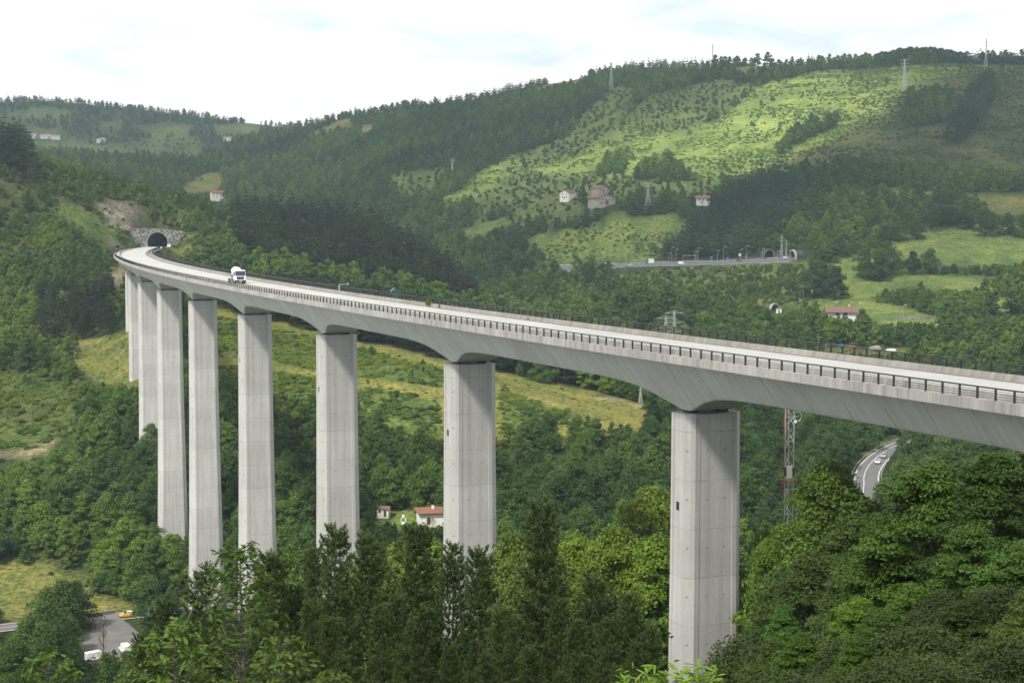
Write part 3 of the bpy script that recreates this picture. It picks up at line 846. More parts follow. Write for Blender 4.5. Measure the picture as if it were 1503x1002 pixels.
def railing(w, n_parts, i0, i1):
    hx = [(0.05 * math.cos(t), 0.05 * math.sin(t)) for t in np.arange(6) * PI / 3]
    s = np.arange(2 * i0, 2 * i1 + 0.1, 2.0)
    top = at_via(sweep_obj('railing', s, lambda q: [(w + a * 1.5, 0.90 + c * 1.35) for a, c in hx], M['railpaint'], VIA))
    tag(top, 'dark green steel railing')
    for z in (0.70, 0.51, 0.32, 0.14):
        r = sweep_obj('thin_rail', s, lambda q: [(w + a * .52, z + c * .52) for a, c in hx], M['railpaint'], top)
    pm = MB(); pm.box(-.075, .075, -.06, .06, 0, 0.87); pm.box(-.12, .12, -.10, .10, 0.0, 0.02)
    pme = pm.mesh('post', M['railpaint'])
    rest_v, rest_f, nv = [], [], 0
    for i in range(i0, i1 + 1):
        p = dp(2.0 * i, w, 0.0); h = -heading(2.0 * i)
        if i - max(i0, -2) < n_parts and i >= -2:
            link('post', pme, top, p, h)
        else:
            Rm = Matrix.Rotation(h, 4, 'Z')
            b = MB(); b.box(-.075, .075, -.06, .06, 0, 0.87)
            rest_v += [tuple(Vector(p) + Rm @ Vector(v)) for v in b.v]; rest_f += [tuple(nv + k for k in f_) for f_ in b.f]; nv += 8
    rb = MB(); rb.v = rest_v; rb.f = rest_f
    o = rb.build('posts', M['railpaint'], top); o['kind'] = 'stuff'
    return top


railing(0.02, 100, -14, 371)
railing(W - 0.02, 100, -14, 371)

# piers: chamfered octagonal section with grooved sides, widening towards the foot
def pier_section(k):
    a, b, c = 3.5 , 2.2, 0.95
    pts = [(-a, -0.85), (-a + .14, -0.80), (-a + .14, 0.80), (-a, 0.85), (-a, b - c), (-a + c, b),
           (-2.0, b), (-1.95, b - .06), (1.95, b - .06), (2.0, b), (a - c, b), (a, b - c), (a, 0.85), (a - .14, 0.80), (a - .14, -0.80), (a, -0.85), (a, -b + c), (a - c, -b),
           (2.0, -b), (1.95, -b + .06), (-1.95, -b + .06), (-2.0, -b), (-a + c, -b), (-a, -b + c)]
    return [(x * k, y * k) for x, y in pts[::-1]]


PIER_TOP = -6.78
for n_, sp in enumerate(ALLP):
    o3 = dp(sp, 7.6, PIER_TOP); th = heading(sp)
    H = o3[2] - float(ground(o3[0], o3[1])) + 6.0
    mb = MB(); zs = [0.0] + list(np.arange(1.5, H, 2.6)) + [H]
    for z in zs:
        k = 1 + 0.00044 * z + 4.2e-5 * z * z
        mb.v += [(x, y, -z) for x, y in pier_section(k)]
    q = 24
    for i in range(len(zs) - 1):
        mb.f += [(i * q + j, i * q + (j + 1) % q, (i + 1) * q + (j + 1) % q, (i + 1) * q + j) for j in range(q)]
    mb.f += [tuple(range(q)), tuple(range((len(zs) - 1) * q, len(zs) * q))]
    p = at_via(mb.build('pier', M['pier'], VIA)); p.location = tuple(o3); p.rotation_euler = (0, 0, -th)
    for x in (-1.9, 1.9):
        b = MB(); b.box(x - .55, x + .55, -.55, .55, 0.0, 0.30); b.build('bearing', M['bearing'], p)
    if 1 <= n_ <= 9:
        b = MB(); k = 1 + .00044 * 9.9 + 4.2e-5 * 98
        b.box(-3.36 * k - .03, -3.36 * k + .3, -.30, .30, -10.4, -9.5); b.build('access_opening', M['bearing'], p)
# abutment block at the far end
e0 = dp(S_END + 1.5, W / 2, -0.32)
b = MB(); b.box(-8.0, 8.0, -1.5, 6, -9, 0.0); ab = at_via(b.build('abutment', M['girder'], VIA)); ab.location = tuple(e0); ab.rotation_euler = (0, 0, -heading(S_END))

# ------------------------------------------------------------------ tunnel portal with stone facing
def arch(r, h0, n=20):
    a0 = math.asin(min(1, h0 / r))
    return [(r * math.cos(t), h0 + r * math.sin(t)) for t in np.linspace(-a0, PI + a0, n)]


def portal(name, loc, rz, R, h0, label, face_mat, outline, depth, ring=0.7, lining=True, deep=46.0, bend=4.0):
    e = empty(name, loc, rz); tag(e, label, 'tunnel')
    bm = bmesh.new()
    ar = arch(R, h0); ar = [(x, max(z, -0.6)) for x, z in ar]
    oo = outline
    vi = [bm.verts.new((x, 0, z)) for x, z in ar]; vo = [bm.verts.new((x, 0, z)) for x, z in oo]
    edges = [bm.edges.new((v[i], v[(i + 1) % len(v)])) for v in (vi, vo) for i in range(len(v))]
    bmesh.ops.triangle_fill(bm, use_beauty=True, edges=edges)
    r = bmesh.ops.extrude_face_region(bm, geom=bm.faces[:])
    bmesh.ops.translate(bm, verts=[v for v in r['geom'] if isinstance(v, bmesh.types.BMVert)], vec=(0, 0.8, 0))
    bmesh.ops.recalc_face_normals(bm, faces=bm.faces)
    me = bpy.data.meshes.new('facing'); bm.to_mesh(me); bm.free(); me.materials.append(face_mat); link('facing', me, e)
    # proud ring round the mouth
    b = MB(); n = len(ar)
    a2 = arch(R + ring, h0); a2 = [(x, max(z, -0.6)) for x, z in a2]
    for x, z in ar: b.v.append((x, -0.5, z))
    for x, z in a2: b.v.append((x, -0.5, z))
    for x, z in ar: b.v.append((x, depth, z))
    for x, z in a2: b.v.append((x, 0.9, z))
    for i in range(n - 1):
        b.f += [(i, i + 1, n + i + 1, n + i), (2 * n + i, 2 * n + i + 1, i + 1, i), (n + i, n + i + 1, 3 * n + i + 1, 3 * n + i)]
    b.build('arch_ring', M['edge'], e)
    if lining:
        b = MB()
        for x, z in ar: b.v.append((x * 1.01, 0.9, z * 1.01))
        for x, z in ar: b.v.append((x * 1.01 + bend, deep, z * 1.01))
        for i in range(n - 1): b.f.append((i, i + 1, n + i + 1, n + i))
        b.f.append(tuple(range(n, 2 * n)))
        b.f.append((0, n - 1, 2 * n - 1, n))
        b.build('lining', M['darklining'], e)
    return e


M['darklining'] = simple('dark_lining', (0.07, 0.07, 0.075), 0.9)  # one plain dark tone for the bores and the left motorway portal face
pt = portal('tunnel_portal', tuple(PORT), -PORT_TH, 5.6, 2.5, 'dark road tunnel mouth in a grey stone faced slope', M['rockface'],
            [(-33, -1.5), (34, -1.5), (33, 1.0), (25, 5.5), (14, 8.6), (4, 10.0), (-8, 10.4), (-22, 10.2), (-30, 9.0), (-34, 5)], 2.0, 0.45)
# pale cable duct ring inside the mouth
b = MB(); b.tube([(x * 0.5 + 2.2, 12, z * 0.85) for x, z in arch(5.2, 2.2, 16)], 0.12, 5); b.build('inner_duct', M['barrier'], pt)
p = dp(PORT_S - 3, 14.0, -0.3)
e = empty('control_cabinet', tuple(p), -PORT_TH); tag(e, 'small white cabinet beside the dark tunnel mouth', 'cabinet')
b = MB(); b.box(-.9, .9, -.5, .5, 0.12, 1.5); b.build('body', M['white'], e, bevel=.03)
b = MB(); b.box(-1.0, 1.0, -.6, .6, 1.5, 1.58); b.build('lid', M['signwhite'], e)
b = MB(); b.box(-.95, .95, -.55, .55, 0, 0.12); b.build('plinth', M['edge'], e)
# ------------------------------------------------------------------ wheels, cars, mixer truck
def wheel_parts(parent, x, y, r, wd, name='wheel'):
    sgn = 1 if x > 0 else -1
    w = MB(); n = 20
    prof = [(r * .62, -wd / 2), (r * .94, -wd / 2), (r, -wd * .36), (r, wd * .36), (r * .94, wd / 2), (r * .62, wd / 2)]
    for k in range(n):
        t = 2 * PI * k / n
        for rr, xx in prof: w.v.append((xx, rr * math.cos(t), rr * math.sin(t)))
    m_ = len(prof)
    for k in range(n):
        for j in range(m_ - 1): w.f.append((k * m_ + j, k * m_ + j + 1, ((k + 1) % n) * m_ + j + 1, ((k + 1) % n) * m_ + j))
    o = w.build(name, M['rubber'], parent, loc=(x, y, r))
    rm = MB(); rm.tube([(-wd * .42, 0, 0), (wd * .42, 0, 0)], r * .62, 16); rm.tube([(sgn * wd * .42, 0, 0), (sgn * wd * .5, 0, 0)], r * .25, 10)
    rm.build('rim', M['chrome'], o)
    return o


def car(loc, rz, paint, label, L_=4.2, Wd=1.75, Hh=1.45, van=False, second=None, group=None):
    """forward is local +y"""
    e = empty('van' if van else 'car', loc, rz); tag(e, label, 'van' if van else 'car', group)
    h = L_ / 2
    if van:
        prof = [(-h, .35), (-h, Hh), (-h + .15, Hh + .1), (h - 1.5, Hh + .1), (h - .75, 1.15), (h - .08, .98), (h, .7), (h, .35)]
    else:
        prof = [(-h, .38), (-h - .02, .78), (-h + .1, .92), (-h + .55, Hh - .12), (-h + 1.0, Hh), (h - 2.05, Hh), (h - 1.35, Hh - .42), (h - 1.15, .98), (h - .2, .80), (h, .62), (h, .38), (h - .25, .28), (-h + .25, .28)]
    n = len(prof)
    b = MB()
    for sx, ins in ((-1, 1), (1, 1)):
        for y, z in prof:
            k = 0.86 if z > 1.05 else 1.0
            b.v.append((sx * Wd / 2 * k, y, z))
    b.f = [tuple(range(n)), tuple(range(2 * n - 1, n - 1, -1))] + [(i, i + n, (i + 1) % n + n, (i + 1) % n) for i in range(n)]
    b.build('body', M[paint], e, bevel=.05)
    if second:
        s = MB(); s.box(-Wd / 2 - .006, Wd / 2 + .006, -h + .5, h - .6, .42, .74); s.build('stripe_panel', M[second], e)
    gl = MB(); k = .86 * Wd / 2
    if van:
        gl.add([(-k, h - 1.48, Hh - .02), (k, h - 1.48, Hh - .02), (k * 1.06, h - .80, 1.2), (-k * 1.06, h - .80, 1.2)], [(0, 1, 2, 3)])
        o = gl.build('windscreen', M['glass'], e); o.location = (0, .03, .04)
    else:
        gl.add([(-k * .92, h - 2.0, Hh - .04), (k * .92, h - 2.0, Hh - .04), (k, h - 1.22, 1.02), (-k, h - 1.22, 1.02)], [(0, 1, 2, 3)])
        o = gl.build('windscreen', M['glass'], e); o.location = (0, .05, .03)
        g2 = MB(); g2.add([(-k * .9, -h + .58, Hh - .16), (k * .9, -h + .58, Hh - .16), (k * .95, -h + .16, .96), (-k * .95, -h + .16, .96)], [(0, 1, 2, 3)])
        o = g2.build('rear_window', M['glass'], e); o.location = (0, -.04, .03)
        for sx in (-1, 1):
            g3 = MB(); g3.prism([(-h + .7, 1.0), (-h + 1.05, Hh - .1), (h - 2.1, Hh - .1), (h - 1.5, 1.0)], sx * (k + .035), sx * (k + .012), 'x'); g3.build('side_window', M['glass'], e)
    for sx in (-1, 1):
        hl = MB(); hl.box(sx * Wd * .36 - .2, sx * Wd * .36 + .2, h - .14, h + .015, .58, .72); hl.build('headlight', M['lampglass'], e)
        tl = MB(); tl.box(sx * Wd * .40 - .13, sx * Wd * .40 + .13, -h - .03, -h + .1, .72, .9); tl.build('tail_light', M['redpaint'], e)
        for y in (-h + .75, h - .8): wheel_parts(e, sx * (Wd / 2 - .09), y, .31, .2)
    bp = MB(); bp.box(-Wd / 2 + .04, Wd / 2 - .04, h - .1, h + .03, .3, .5); bp.build('bumper', M['blackplastic'], e)
    return e


def mixer(loc, rz):
    e = empty('mixer_truck', loc, rz); tag(e, 'white concrete mixer truck driving along the viaduct deck', 'truck')
    ch = MB()
    for sx in (-.42, .42): ch.box(sx - .05, sx + .05, -4.3, 3.6, .82, 1.08)
    for y in (-4.2, -2.5, -1, .8, 2.4): ch.box(-.38, .38, y, y + .1, .86, 1.04)
    ch.build('chassis', M['blackplastic'], e)
    # cab
    cb = MB()
    prof = [(2.35, .95), (2.35, 2.95), (2.5, 3.06), (3.75, 3.04), (4.02, 2.75), (4.22, 1.72), (4.30, 1.60), (4.32, .62), (2.9, .62), (2.75, .95)]
    cb.prism([(y, z) for y, z in prof], -1.24, 1.24, 'x')
    cab = cb.build('cab', M['white'], e, bevel=.06)
    ws = MB(); ws.add([(-1.1, 4.045, 2.68), (1.1, 4.045, 2.68), (1.12, 4.235, 1.78), (-1.12, 4.235, 1.78)], [(0, 1, 2, 3)]); o = ws.build('windscreen', M['glass'], cab); o.location = (0, .03, .01)
    for sx in (-1, 1):
        w = MB(); w.prism([(2.75, 1.8), (2.8, 2.66), (3.75, 2.66), (3.98, 1.8)], sx * 1.25, sx * 1.262, 'x'); w.build('side_window', M['glass'], cab)
        w = MB(); w.box(sx * 1.42 - .1, sx * 1.42 + .1, 4.05, 4.2, 1.95, 2.65); w.box(min(sx * 1.2, sx * 1.42), max(sx * 1.2, sx * 1.42), 4.08, 4.12, 2.5, 2.56); w.build('mirror', M['blackplastic'], cab)
        w = MB(); w.box(sx * 0.95 - .22, sx * .95 + .22, 4.27, 4.40, .86, 1.12); w.build('headlight', M['lampglass'], cab, bevel=.03)
        w = MB(); w.box(sx * 1.255 - .012, sx * 1.255 + .012, 3.1, 3.3, 1.5, 1.55); w.build('door_handle', M['blackplastic'], cab)
        w = MB(); w.box(min(sx * .9, sx * 1.22), max(sx * .9, sx * 1.22), 3.0, 3.9, .42, .62); w.build('step', M['blackplastic'], cab)
    gr = MB()
    for k in range(5): gr.box(-.86 + .03 * k, .86 - .03 * k, 4.27, 4.345, 1.62 - .13 * k - .1, 1.62 - .13 * k)
    gr.box(-.84, .84, 4.26, 4.325, .98, 1.6); g = gr.build('grille', M['blackplastic'], cab)
    em = MB(); R_ = .15
    em.tube([(R_ * math.cos(t), 4.37, 1.40 + R_ * math.sin(t)) for t in np.linspace(0, 2 * PI, 17)], .018, 5, False)
    for t in (PI / 2, PI / 2 + 2 * PI / 3, PI / 2 - 2 * PI / 3): em.tube([(0, 4.37, 1.40), (R_ * math.cos(t), 4.37, 1.40 + R_ * math.sin(t))], .016, 5)
    em.build('emblem', M['chrome'], g)
    bp = MB(); bp.box(-1.24, 1.24, 4.12, 4.42, .36, .82); bp.build('bumper', M['blackplastic'], cab, bevel=.05)
    pl = MB(); pl.box(-.26, .26, 4.42, 4.43, .5, .62); pl.build('number_plate', M['white'], cab)
    sv = MB(); sv.box(-1.18, 1.18, 3.9, 4.16, 2.76, 2.9); sv.build('sun_visor', M['blackplastic'], cab)
    # drum: lathe along a tilted axis
    d = MB(); prof = [(-.02, 0), (0, .55), (.35, .86), (1.1, 1.08), (2.2, 1.12), (3.3, .98), (4.5, .66), (4.9, .54), (4.92, 0)]
    n = 28
    for y, r in prof:
        for k in range(n): d.v.append((r * math.cos(2 * PI * k / n), -y, r * math.sin(2 * PI * k / n)))
    for i in range(len(prof) - 1):
        for k in range(n): d.f.append((i * n + k, i * n + (k + 1) % n, (i + 1) * n + (k + 1) % n, (i + 1) * n + k))
    dr = d.build('drum', M['white'], e, smooth=True, loc=(0, 2.15, 2.32)); dr.rotation_euler = (math.radians(-7), 0, 0)
    bl = MB()
    for q in range(2):
        pts = []
        for t in np.linspace(0, 1, 30):
            y = .9 + 3.2 * t; r = np.interp(y, [p[0] for p in prof], [p[1] for p in prof]) + .012
            a = q * PI + 5.5 * t; pts.append((r * math.cos(a), -y, r * math.sin(a)))
        bl.tube(pts, .03, 5)
    bl.build('drum_rib', M['signwhite'], dr)
    hp = MB(); hp.box(-.35, .35, -3.6, -2.95, 2.75, 3.2, top=1.35); hp.box(-.25, .25, -3.5, -3.1, 1.9, 2.75); hp.build('hopper', M['white'], e)
    cu = MB(); cu.tube([(0, -3.3, 2.5), (.1, -4.0, 1.9), (.3, -4.9, 1.4)], [.35, .3, .25], 8); cu.build('chute', M['steel'], e)
    for y, z in ((2.1, 1.95), (-2.6, 2.4)):
        sp = MB(); sp.tube([(-.5, y, 1.05), (-.45, y, z), (.45, y, z), (.5, y, 1.05)], .07, 6); sp.build('drum_support', M['blackplastic'], e)
    for sx in (-1, 1):
        for y in (1.85, -1.9, -3.25):
            f = MB(); f.box(min(sx * .88, sx * 1.23), max(sx * .88, sx * 1.23), y - .58, y + .58, 1.08, 1.16); f.build('mudguard', M['white'], e)
        tk = MB(); tk.tube([(sx * .98, -.75, .78), (sx * .98, -.1, .78)], .3, 12); tk.build('tank', M['chrome'], e)
        for y in (3.35, 1.85, -1.9, -3.25): wheel_parts(e, sx * 1.06, y, .52, .32)
    return e


ts, tw = 266.0, 6.0
mixer(tuple(dp(ts, tw, -0.25)), PI - heading(ts))
M['youngpine'] = leafmat('young_pine_needles', (0.014, 0.030, 0.009), (0.095, 0.150, 0.042), 0.10, 0.22)
# ------------------------------------------------------------------ vegetation meshes
def orient(n, r):
    """random tangent frames around normals n"""
    a = r.normal(size=n.shape); t = np.cross(n, a); t /= np.linalg.norm(t, axis=1)[:, None] + 1e-9
    return t, np.cross(n, t)


def leaf_faces(c, nrm, size, r, aspect=0.6, jit=0.5):
    n = nrm + r.normal(size=nrm.shape) * jit
    n /= np.linalg.norm(n, axis=1)[:, None] + 1e-9
    t, b = orient(n, r)
    s = size * r.uniform(0.6, 1.35, len(c))
    s = s[:, None]
    droop = n * s * -0.18
    V = np.stack([c - t * s, c - b * s * aspect * .9 + droop * .3, c + t * s + droop, c + b * s * aspect + droop * .3], 1).reshape(-1, 3)
    f = np.arange(len(V)).reshape(-1, 4)
    return V, f


def sph(n, r):
    v = r.normal(size=(n, 3)); return v / np.linalg.norm(v, axis=1)[:, None]


def trunk_mesh(name, pts, rads, limbs, mat):
    b = MB(); b.tube(pts, rads, 7)
    for p, q, r0, r1 in limbs:
        p, q = Vector(p), Vector(q); mid = p.lerp(q, .5) + Vector((0, 0, -(q - p).length * .06))
        b.tube([p, mid, q], [r0, (r0 + r1) / 2, r1], 5, False)
    return b.mesh(name, mat, True)


def broad(seed, H=10.0, R=4.0, nl=16, nleaf=3500, leaf=0.32, base=0.18, top_heavy=0.55, mat='leaf', trunk=True, flat=1.0, lobe=(.26, .42), tint_lobe=0.5):
    r = np.random.default_rng(seed)
    # lobe centres fill an egg-shaped crown with an uneven outline
    cs, rs = [], []
    zc0, zc1 = base * H, H * 0.93
    for i in range(nl):
        t = (i + r.uniform(.1, .9)) / nl
        z = zc0 + (zc1 - zc0) * t
        prof = math.sin(PI * min(1, (t * .92 + .08)) ** top_heavy) ** .75 if t > 0 else 0.3
        ang = i * 2.399 + r.uniform(-.5, .5)
        rad = R * prof * r.uniform(.35, .82)
        lr = R * r.uniform(*lobe) * (0.75 + .35 * prof)
        cs.append((rad * math.cos(ang), rad * math.sin(ang), z - lr * .2)); rs.append(lr)
    cs.append((0, 0, H * .9 - R * .2)); rs.append(R * .3)
    cs, rs = np.array(cs), np.array(rs)
    w = rs ** 2; w /= w.sum()
    k = r.choice(len(cs), nleaf, p=w)
    d = sph(nleaf, r)
    d[:, 2] = np.where(d[:, 2] < -.25, -d[:, 2] * r.uniform(0, 1, nleaf), d[:, 2])
    rad = rs[k] * (1 + .22 * r.normal(size=nleaf) * (r.random(nleaf) < .5)) * np.where(r.random(nleaf) < .22, r.uniform(.4, .95, nleaf), 1)
    # small ruffles so that each lobe breaks into sprays
    ph = r.uniform(0, 6, (len(cs), 3))
    ruff = 1 + .16 * np.sin(5 * d[:, 0] + ph[k, 0]) * np.sin(5 * d[:, 1] + ph[k, 1]) + .10 * np.sin(9 * d[:, 2] + ph[k, 2])
    c = cs[k] + d * (rad * ruff)[:, None] * np.array([1, 1, .82 * flat])
    nrm = d * .7 + np.array([0, 0, .55])
    V, f = leaf_faces(c, nrm, leaf, r)
    tl = r.uniform(0, 1, len(cs))
    tint = np.clip(tint_lobe * tl[k] + (1 - tint_lobe) * r.random(nleaf), 0, 1)
    cm = np_mesh('crown', V, f, M[mat], attrs={'tint': ('FLOAT', np.repeat(tint, 4))})
    tm = None
    if trunk:
        big = np.argsort(-rs)[:6]
        limbs = [((0, 0, H * (.16 + .07 * i)), tuple(cs[j] * np.array([.8, .8, .95])), H * .012, H * .004) for i, j in enumerate(big)]
        tm = trunk_mesh('trunk', [(0, 0, -H * .08), (.02 * H, 0, H * .2), (0, .02 * H, H * .5), (0, 0, H * .8)], [H * .026, H * .02, H * .013, H * .004], limbs, M['barkmat'])
    return cm, tm


def pine_near(seed, H=12.0, R=2.6):
    """young pine: spaced whorls of rising branches, each ending in upturned shoots clothed in needle tufts"""
    r = np.random.default_rng(seed)
    P, D, T, S = [], [], [], []
    limbs = []
    z = H * .06
    while z < H * .97:
        t = z / H
        ln = R * (1 - t) ** .62 * r.uniform(.7, 1.15) + .28
        nb = r.integers(5, 8) if t < .9 else 4
        a0 = r.uniform(0, 6)
        for q in range(nb):
            if r.random() < .08: continue
            a = a0 + q * 2 * PI / nb + r.uniform(-.35, .35); l = ln * r.uniform(.6, 1.12)
            rise = r.uniform(.05, .35) + .55 * t
            dirv = np.array([math.cos(a), math.sin(a), 0]); sidev = np.array([-math.sin(a), math.cos(a), 0])
            bt = r.uniform(-.18, .18)
            n = max(3, int(l / .30))
            for u in np.linspace(.25, 1, n):
                p = dirv * l * u + np.array([0, 0, z + l * rise * u * u - .06 * l])
                tang = dirv * .8 + np.array([0, 0, .35 + 1.1 * u])
                shoots = [(0, 1.0)] + ([(sd, .8) for sd in (-1, 1)] if u > .3 else [])
                for sd, k in shoots:
                    tg = tang + sidev * sd * 1.1; tg /= np.linalg.norm(tg)
                    base = p + sidev * sd * (.30 * (1.15 - u) * min(l, 1.6)) + r.normal(size=3) * .04
                    for h in (0, .16, .32):          # a shoot is a short bottle brush
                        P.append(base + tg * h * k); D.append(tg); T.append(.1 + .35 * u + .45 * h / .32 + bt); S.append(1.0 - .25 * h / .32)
            limbs.append(((0, 0, z), tuple(dirv * l * .92 + np.array([0, 0, z + l * rise * .85])), .028 * (1.3 - t), .008))
        z += r.uniform(.42, .66) * (1.12 - .5 * t)
    for u in np.linspace(0, 1, 10):
        P.append(np.array([0, 0, H * (.90 + .10 * u)])); D.append(np.array([0, 0, 1.])); T.append(.8); S.append(.8)
    P, D, T, S = np.array(P), np.array(D), np.array(T), np.array(S)
    D /= np.linalg.norm(D, axis=1)[:, None]
    nn_ = 11
    c = np.repeat(P, nn_, 0); d = np.repeat(D, nn_, 0); tt = np.repeat(T, nn_)
    s = sph(len(c), r)
    nd = d * .75 + s * .85; nd /= np.linalg.norm(nd, axis=1)[:, None]
    L_ = (r.uniform(.13, .22, len(c)) * np.repeat(S, nn_))[:, None]
    t_, _b = orient(nd, r)
    wd = .021
    V = np.stack([c - t_ * wd, c + t_ * wd, c + nd * L_ + t_ * wd * .5, c + nd * L_ - t_ * wd * .5], 1).reshape(-1, 3)
    f = np.arange(len(V)).reshape(-1, 4)
    tint = np.clip(tt + .2 * (r.random(len(tt)) - .5), 0, 1)
    cm = np_mesh('crown', V, f, M['youngpine'], attrs={'tint': ('FLOAT', np.repeat(tint, 4))})
    tm = trunk_mesh('trunk', [(0, 0, -1.5), (0, 0, H * .3), (.05, 0, H * .7), (0, 0, H * .97)], [.15, .11, .06, .012], limbs, M['barkmat'])
    return cm, tm


def pine_mid(seed, H=18.0, R=3.2, n=1500, leaf=.42, base=.22, mat='pine', irregular=.35):
    """grown pine: tiers of foliage pads at the branch ends, open between, rounded uneven top"""
    r = np.random.default_rng(seed)
    lev = int(8 + 4 * r.random())
    cs, rs, tl = [], [], []
    for i in range(lev):
        t = (i + r.uniform(.1, .8)) / lev
        z = H * (base + (1 - base) * t * .97)
        ln = R * (1 - t ** 1.8) ** .8 * r.uniform(1 - irregular * .6, 1 + irregular * .35) + .2
        nb = 5 if t < .75 else 3
        for q in range(nb):
            if r.random() < .12: continue
            a = q * 2 * PI / nb + r.uniform(-.5, .5) + i * 1.1; l = ln * r.uniform(.45, .95)
            lr = .30 * ln + .34 * r.uniform(.7, 1.3)
            cs.append((l * math.cos(a), l * math.sin(a), z + .18 * l + r.normal() * .25)); rs.append(lr); tl.append(r.random())
    cs.append((0, 0, H * .97)); rs.append(.4); tl.append(.6)
    cs, rs, tl = np.array(cs), np.array(rs), np.array(tl)
    w = rs ** 2; k = r.choice(len(cs), n, p=w / w.sum())
    d = sph(n, r); d[:, 2] = np.where(d[:, 2] < -.2, -d[:, 2] * r.random(n), d[:, 2])
    P = cs[k] + d * (rs[k] * r.uniform(.7, 1.15, n))[:, None] * np.array([1, 1, .62])
    P[:, 2] -= .10 * np.hypot(P[:, 0] - cs[k][:, 0] * .5, P[:, 1] - cs[k][:, 1] * .5)
    V, f = leaf_faces(P, d * .6 + np.array([0, 0, .6]), leaf, r, aspect=.40, jit=.5)
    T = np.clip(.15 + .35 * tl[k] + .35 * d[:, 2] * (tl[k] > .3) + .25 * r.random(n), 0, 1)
    cm = np_mesh('crown', V, f, M[mat], attrs={'tint': ('FLOAT', np.repeat(T, 4))})
    tm = trunk_mesh('trunk', [(0, 0, -1.5), (0, 0, H * .4), (0, 0, H * .95)], [H * .014, H * .01, H * .002], [((0, 0, c[2] - .8), tuple(c), .05, .02) for c in cs[::3]], M['barkmat'])
    return cm, tm


def shrub(seed, H=2.0, R=1.6, nl=9, n=900, leaf=.16, mat='scrub'):
    r = np.random.default_rng(seed)
    ang = r.uniform(0, 6.28, nl); rad = R * np.sqrt(r.random(nl)) * .75
    rs = R * r.uniform(.28, .5, nl)
    cs = np.stack([rad * np.cos(ang), rad * np.sin(ang), np.clip(H - rs, .1, None) * (1 - .5 * (rad / R) ** 2) * r.uniform(.45, 1, nl)], 1)
    w = rs ** 2 / (rs ** 2).sum(); k = r.choice(nl, n, p=w)
    d = sph(n, r); d[:, 2] = np.abs(d[:, 2]) * np.where(r.random(n) < .2, -.5, 1)
    c = cs[k] + d * (rs[k] * r.uniform(.75, 1.15, n))[:, None]
    V, f = leaf_faces(c, d * .6 + np.array([0, 0, .6]), leaf, r)
    tl = r.random(nl)
    tint = .5 * tl[k] + .5 * r.random(n)
    return np_mesh('foliage', V, f, M[mat], attrs={'tint': ('FLOAT', np.repeat(tint, 4))}), None


def join_mesh(cm, tm, name):
    """crown and trunk in one mesh, for trees too small in the picture to need parts"""
    if tm is None: return cm
    def arr(me):
        v = np.empty(len(me.vertices) * 3, np.float32); me.vertices.foreach_get('co', v)
        return v.reshape(-1, 3), [list(p.vertices) for p in me.polygons]
    v1 = np.empty(len(cm.vertices) * 3, np.float32); cm.vertices.foreach_get('co', v1); v1 = v1.reshape(-1, 3)
    l1 = np.empty(len(cm.loops), np.int32); cm.loops.foreach_get('vertex_index', l1)
    t1 = np.empty(len(v1), np.float32); cm.attributes['tint'].data.foreach_get('value', t1)
    v2, f2 = arr(tm)
    q2 = np.array([f for f in f2 if len(f) == 4]) + len(v1)
    F1 = l1.reshape(-1, 4)
    return np_mesh(name, np.vstack([v1, v2]), np.vstack([F1, q2]), [cm.materials[0], tm.materials[0]], mat_idx=np.concatenate([np.zeros(len(F1)), np.ones(len(q2))]),
                   attrs={'tint': ('FLOAT', np.concatenate([t1, np.zeros(len(v2))]))})


LIB = {}
LIB['bn'] = [(*broad(100 + i, 9, 3.6 + .3 * (i % 2), 62, 62000, .086, .05, .5 + .12 * (i % 3), lobe=(.10, .27), flat=.78, tint_lobe=.6), 9.0) for i in range(5)]
LIB['bq'] = [(*broad(150 + i, 11, 4.3, 38, 46000, .095, .06, .55, lobe=(.16, .28)), 11.0) for i in range(4)]
LIB['bm'] = [(*broad(200 + i, 11, 4.3 + .4 * (i % 3), 15 + 2 * i, 7600, .225, .06 + .06 * (i % 2), .45 + .12 * (i % 3), lobe=(.20, .40)), 11.0) for i in range(8)]
LIB['tm'] = [(*broad(260 + i, 12, 2.6, 20, 6000, .225, .12, .7), 12.0) for i in range(3)]          # slender broadleaf (poplar, birch habit)
LIB['bf'] = [(*broad(300 + i, 11, 4.6, 14, 1500, .46, .06, .5, lobe=(.22,.38)), 11.0) for i in range(4)]
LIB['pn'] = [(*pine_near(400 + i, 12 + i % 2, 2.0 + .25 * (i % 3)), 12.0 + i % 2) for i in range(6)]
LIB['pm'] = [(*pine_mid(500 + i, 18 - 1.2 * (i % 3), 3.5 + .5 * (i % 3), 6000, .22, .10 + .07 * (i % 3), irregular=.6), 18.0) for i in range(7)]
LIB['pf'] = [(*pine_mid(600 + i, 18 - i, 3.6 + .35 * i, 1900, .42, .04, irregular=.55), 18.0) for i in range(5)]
LIB['sn'] = [(*shrub(700 + i, 2.2, 1.7, 20, 17000, .05), 2.2) for i in range(3)]
LIB['sm'] = [(*shrub(720 + i, 2.2, 1.8, 9, 900, .21), 2.2) for i in range(4)]
LIB['sf'] = [(*shrub(740 + i, 2.2, 1.9, 6, 160, .5), 2.2) for i in range(3)]
LIB['fm'] = [(*shrub(760 + i, 1.1, 1.6, 12, 420, .22, 'fern'), 1.1) for i in range(3)]
JOINED = {k: [(join_mesh(c, t, 'tree'), H) for c, t, H in v] for k, v in LIB.items() if k in ('bm', 'tm', 'bf', 'pm', 'pf')}
JOINED.update({k: [(c, H) for c, t, H in LIB[k]] for k in ('sm', 'sf', 'fm')})

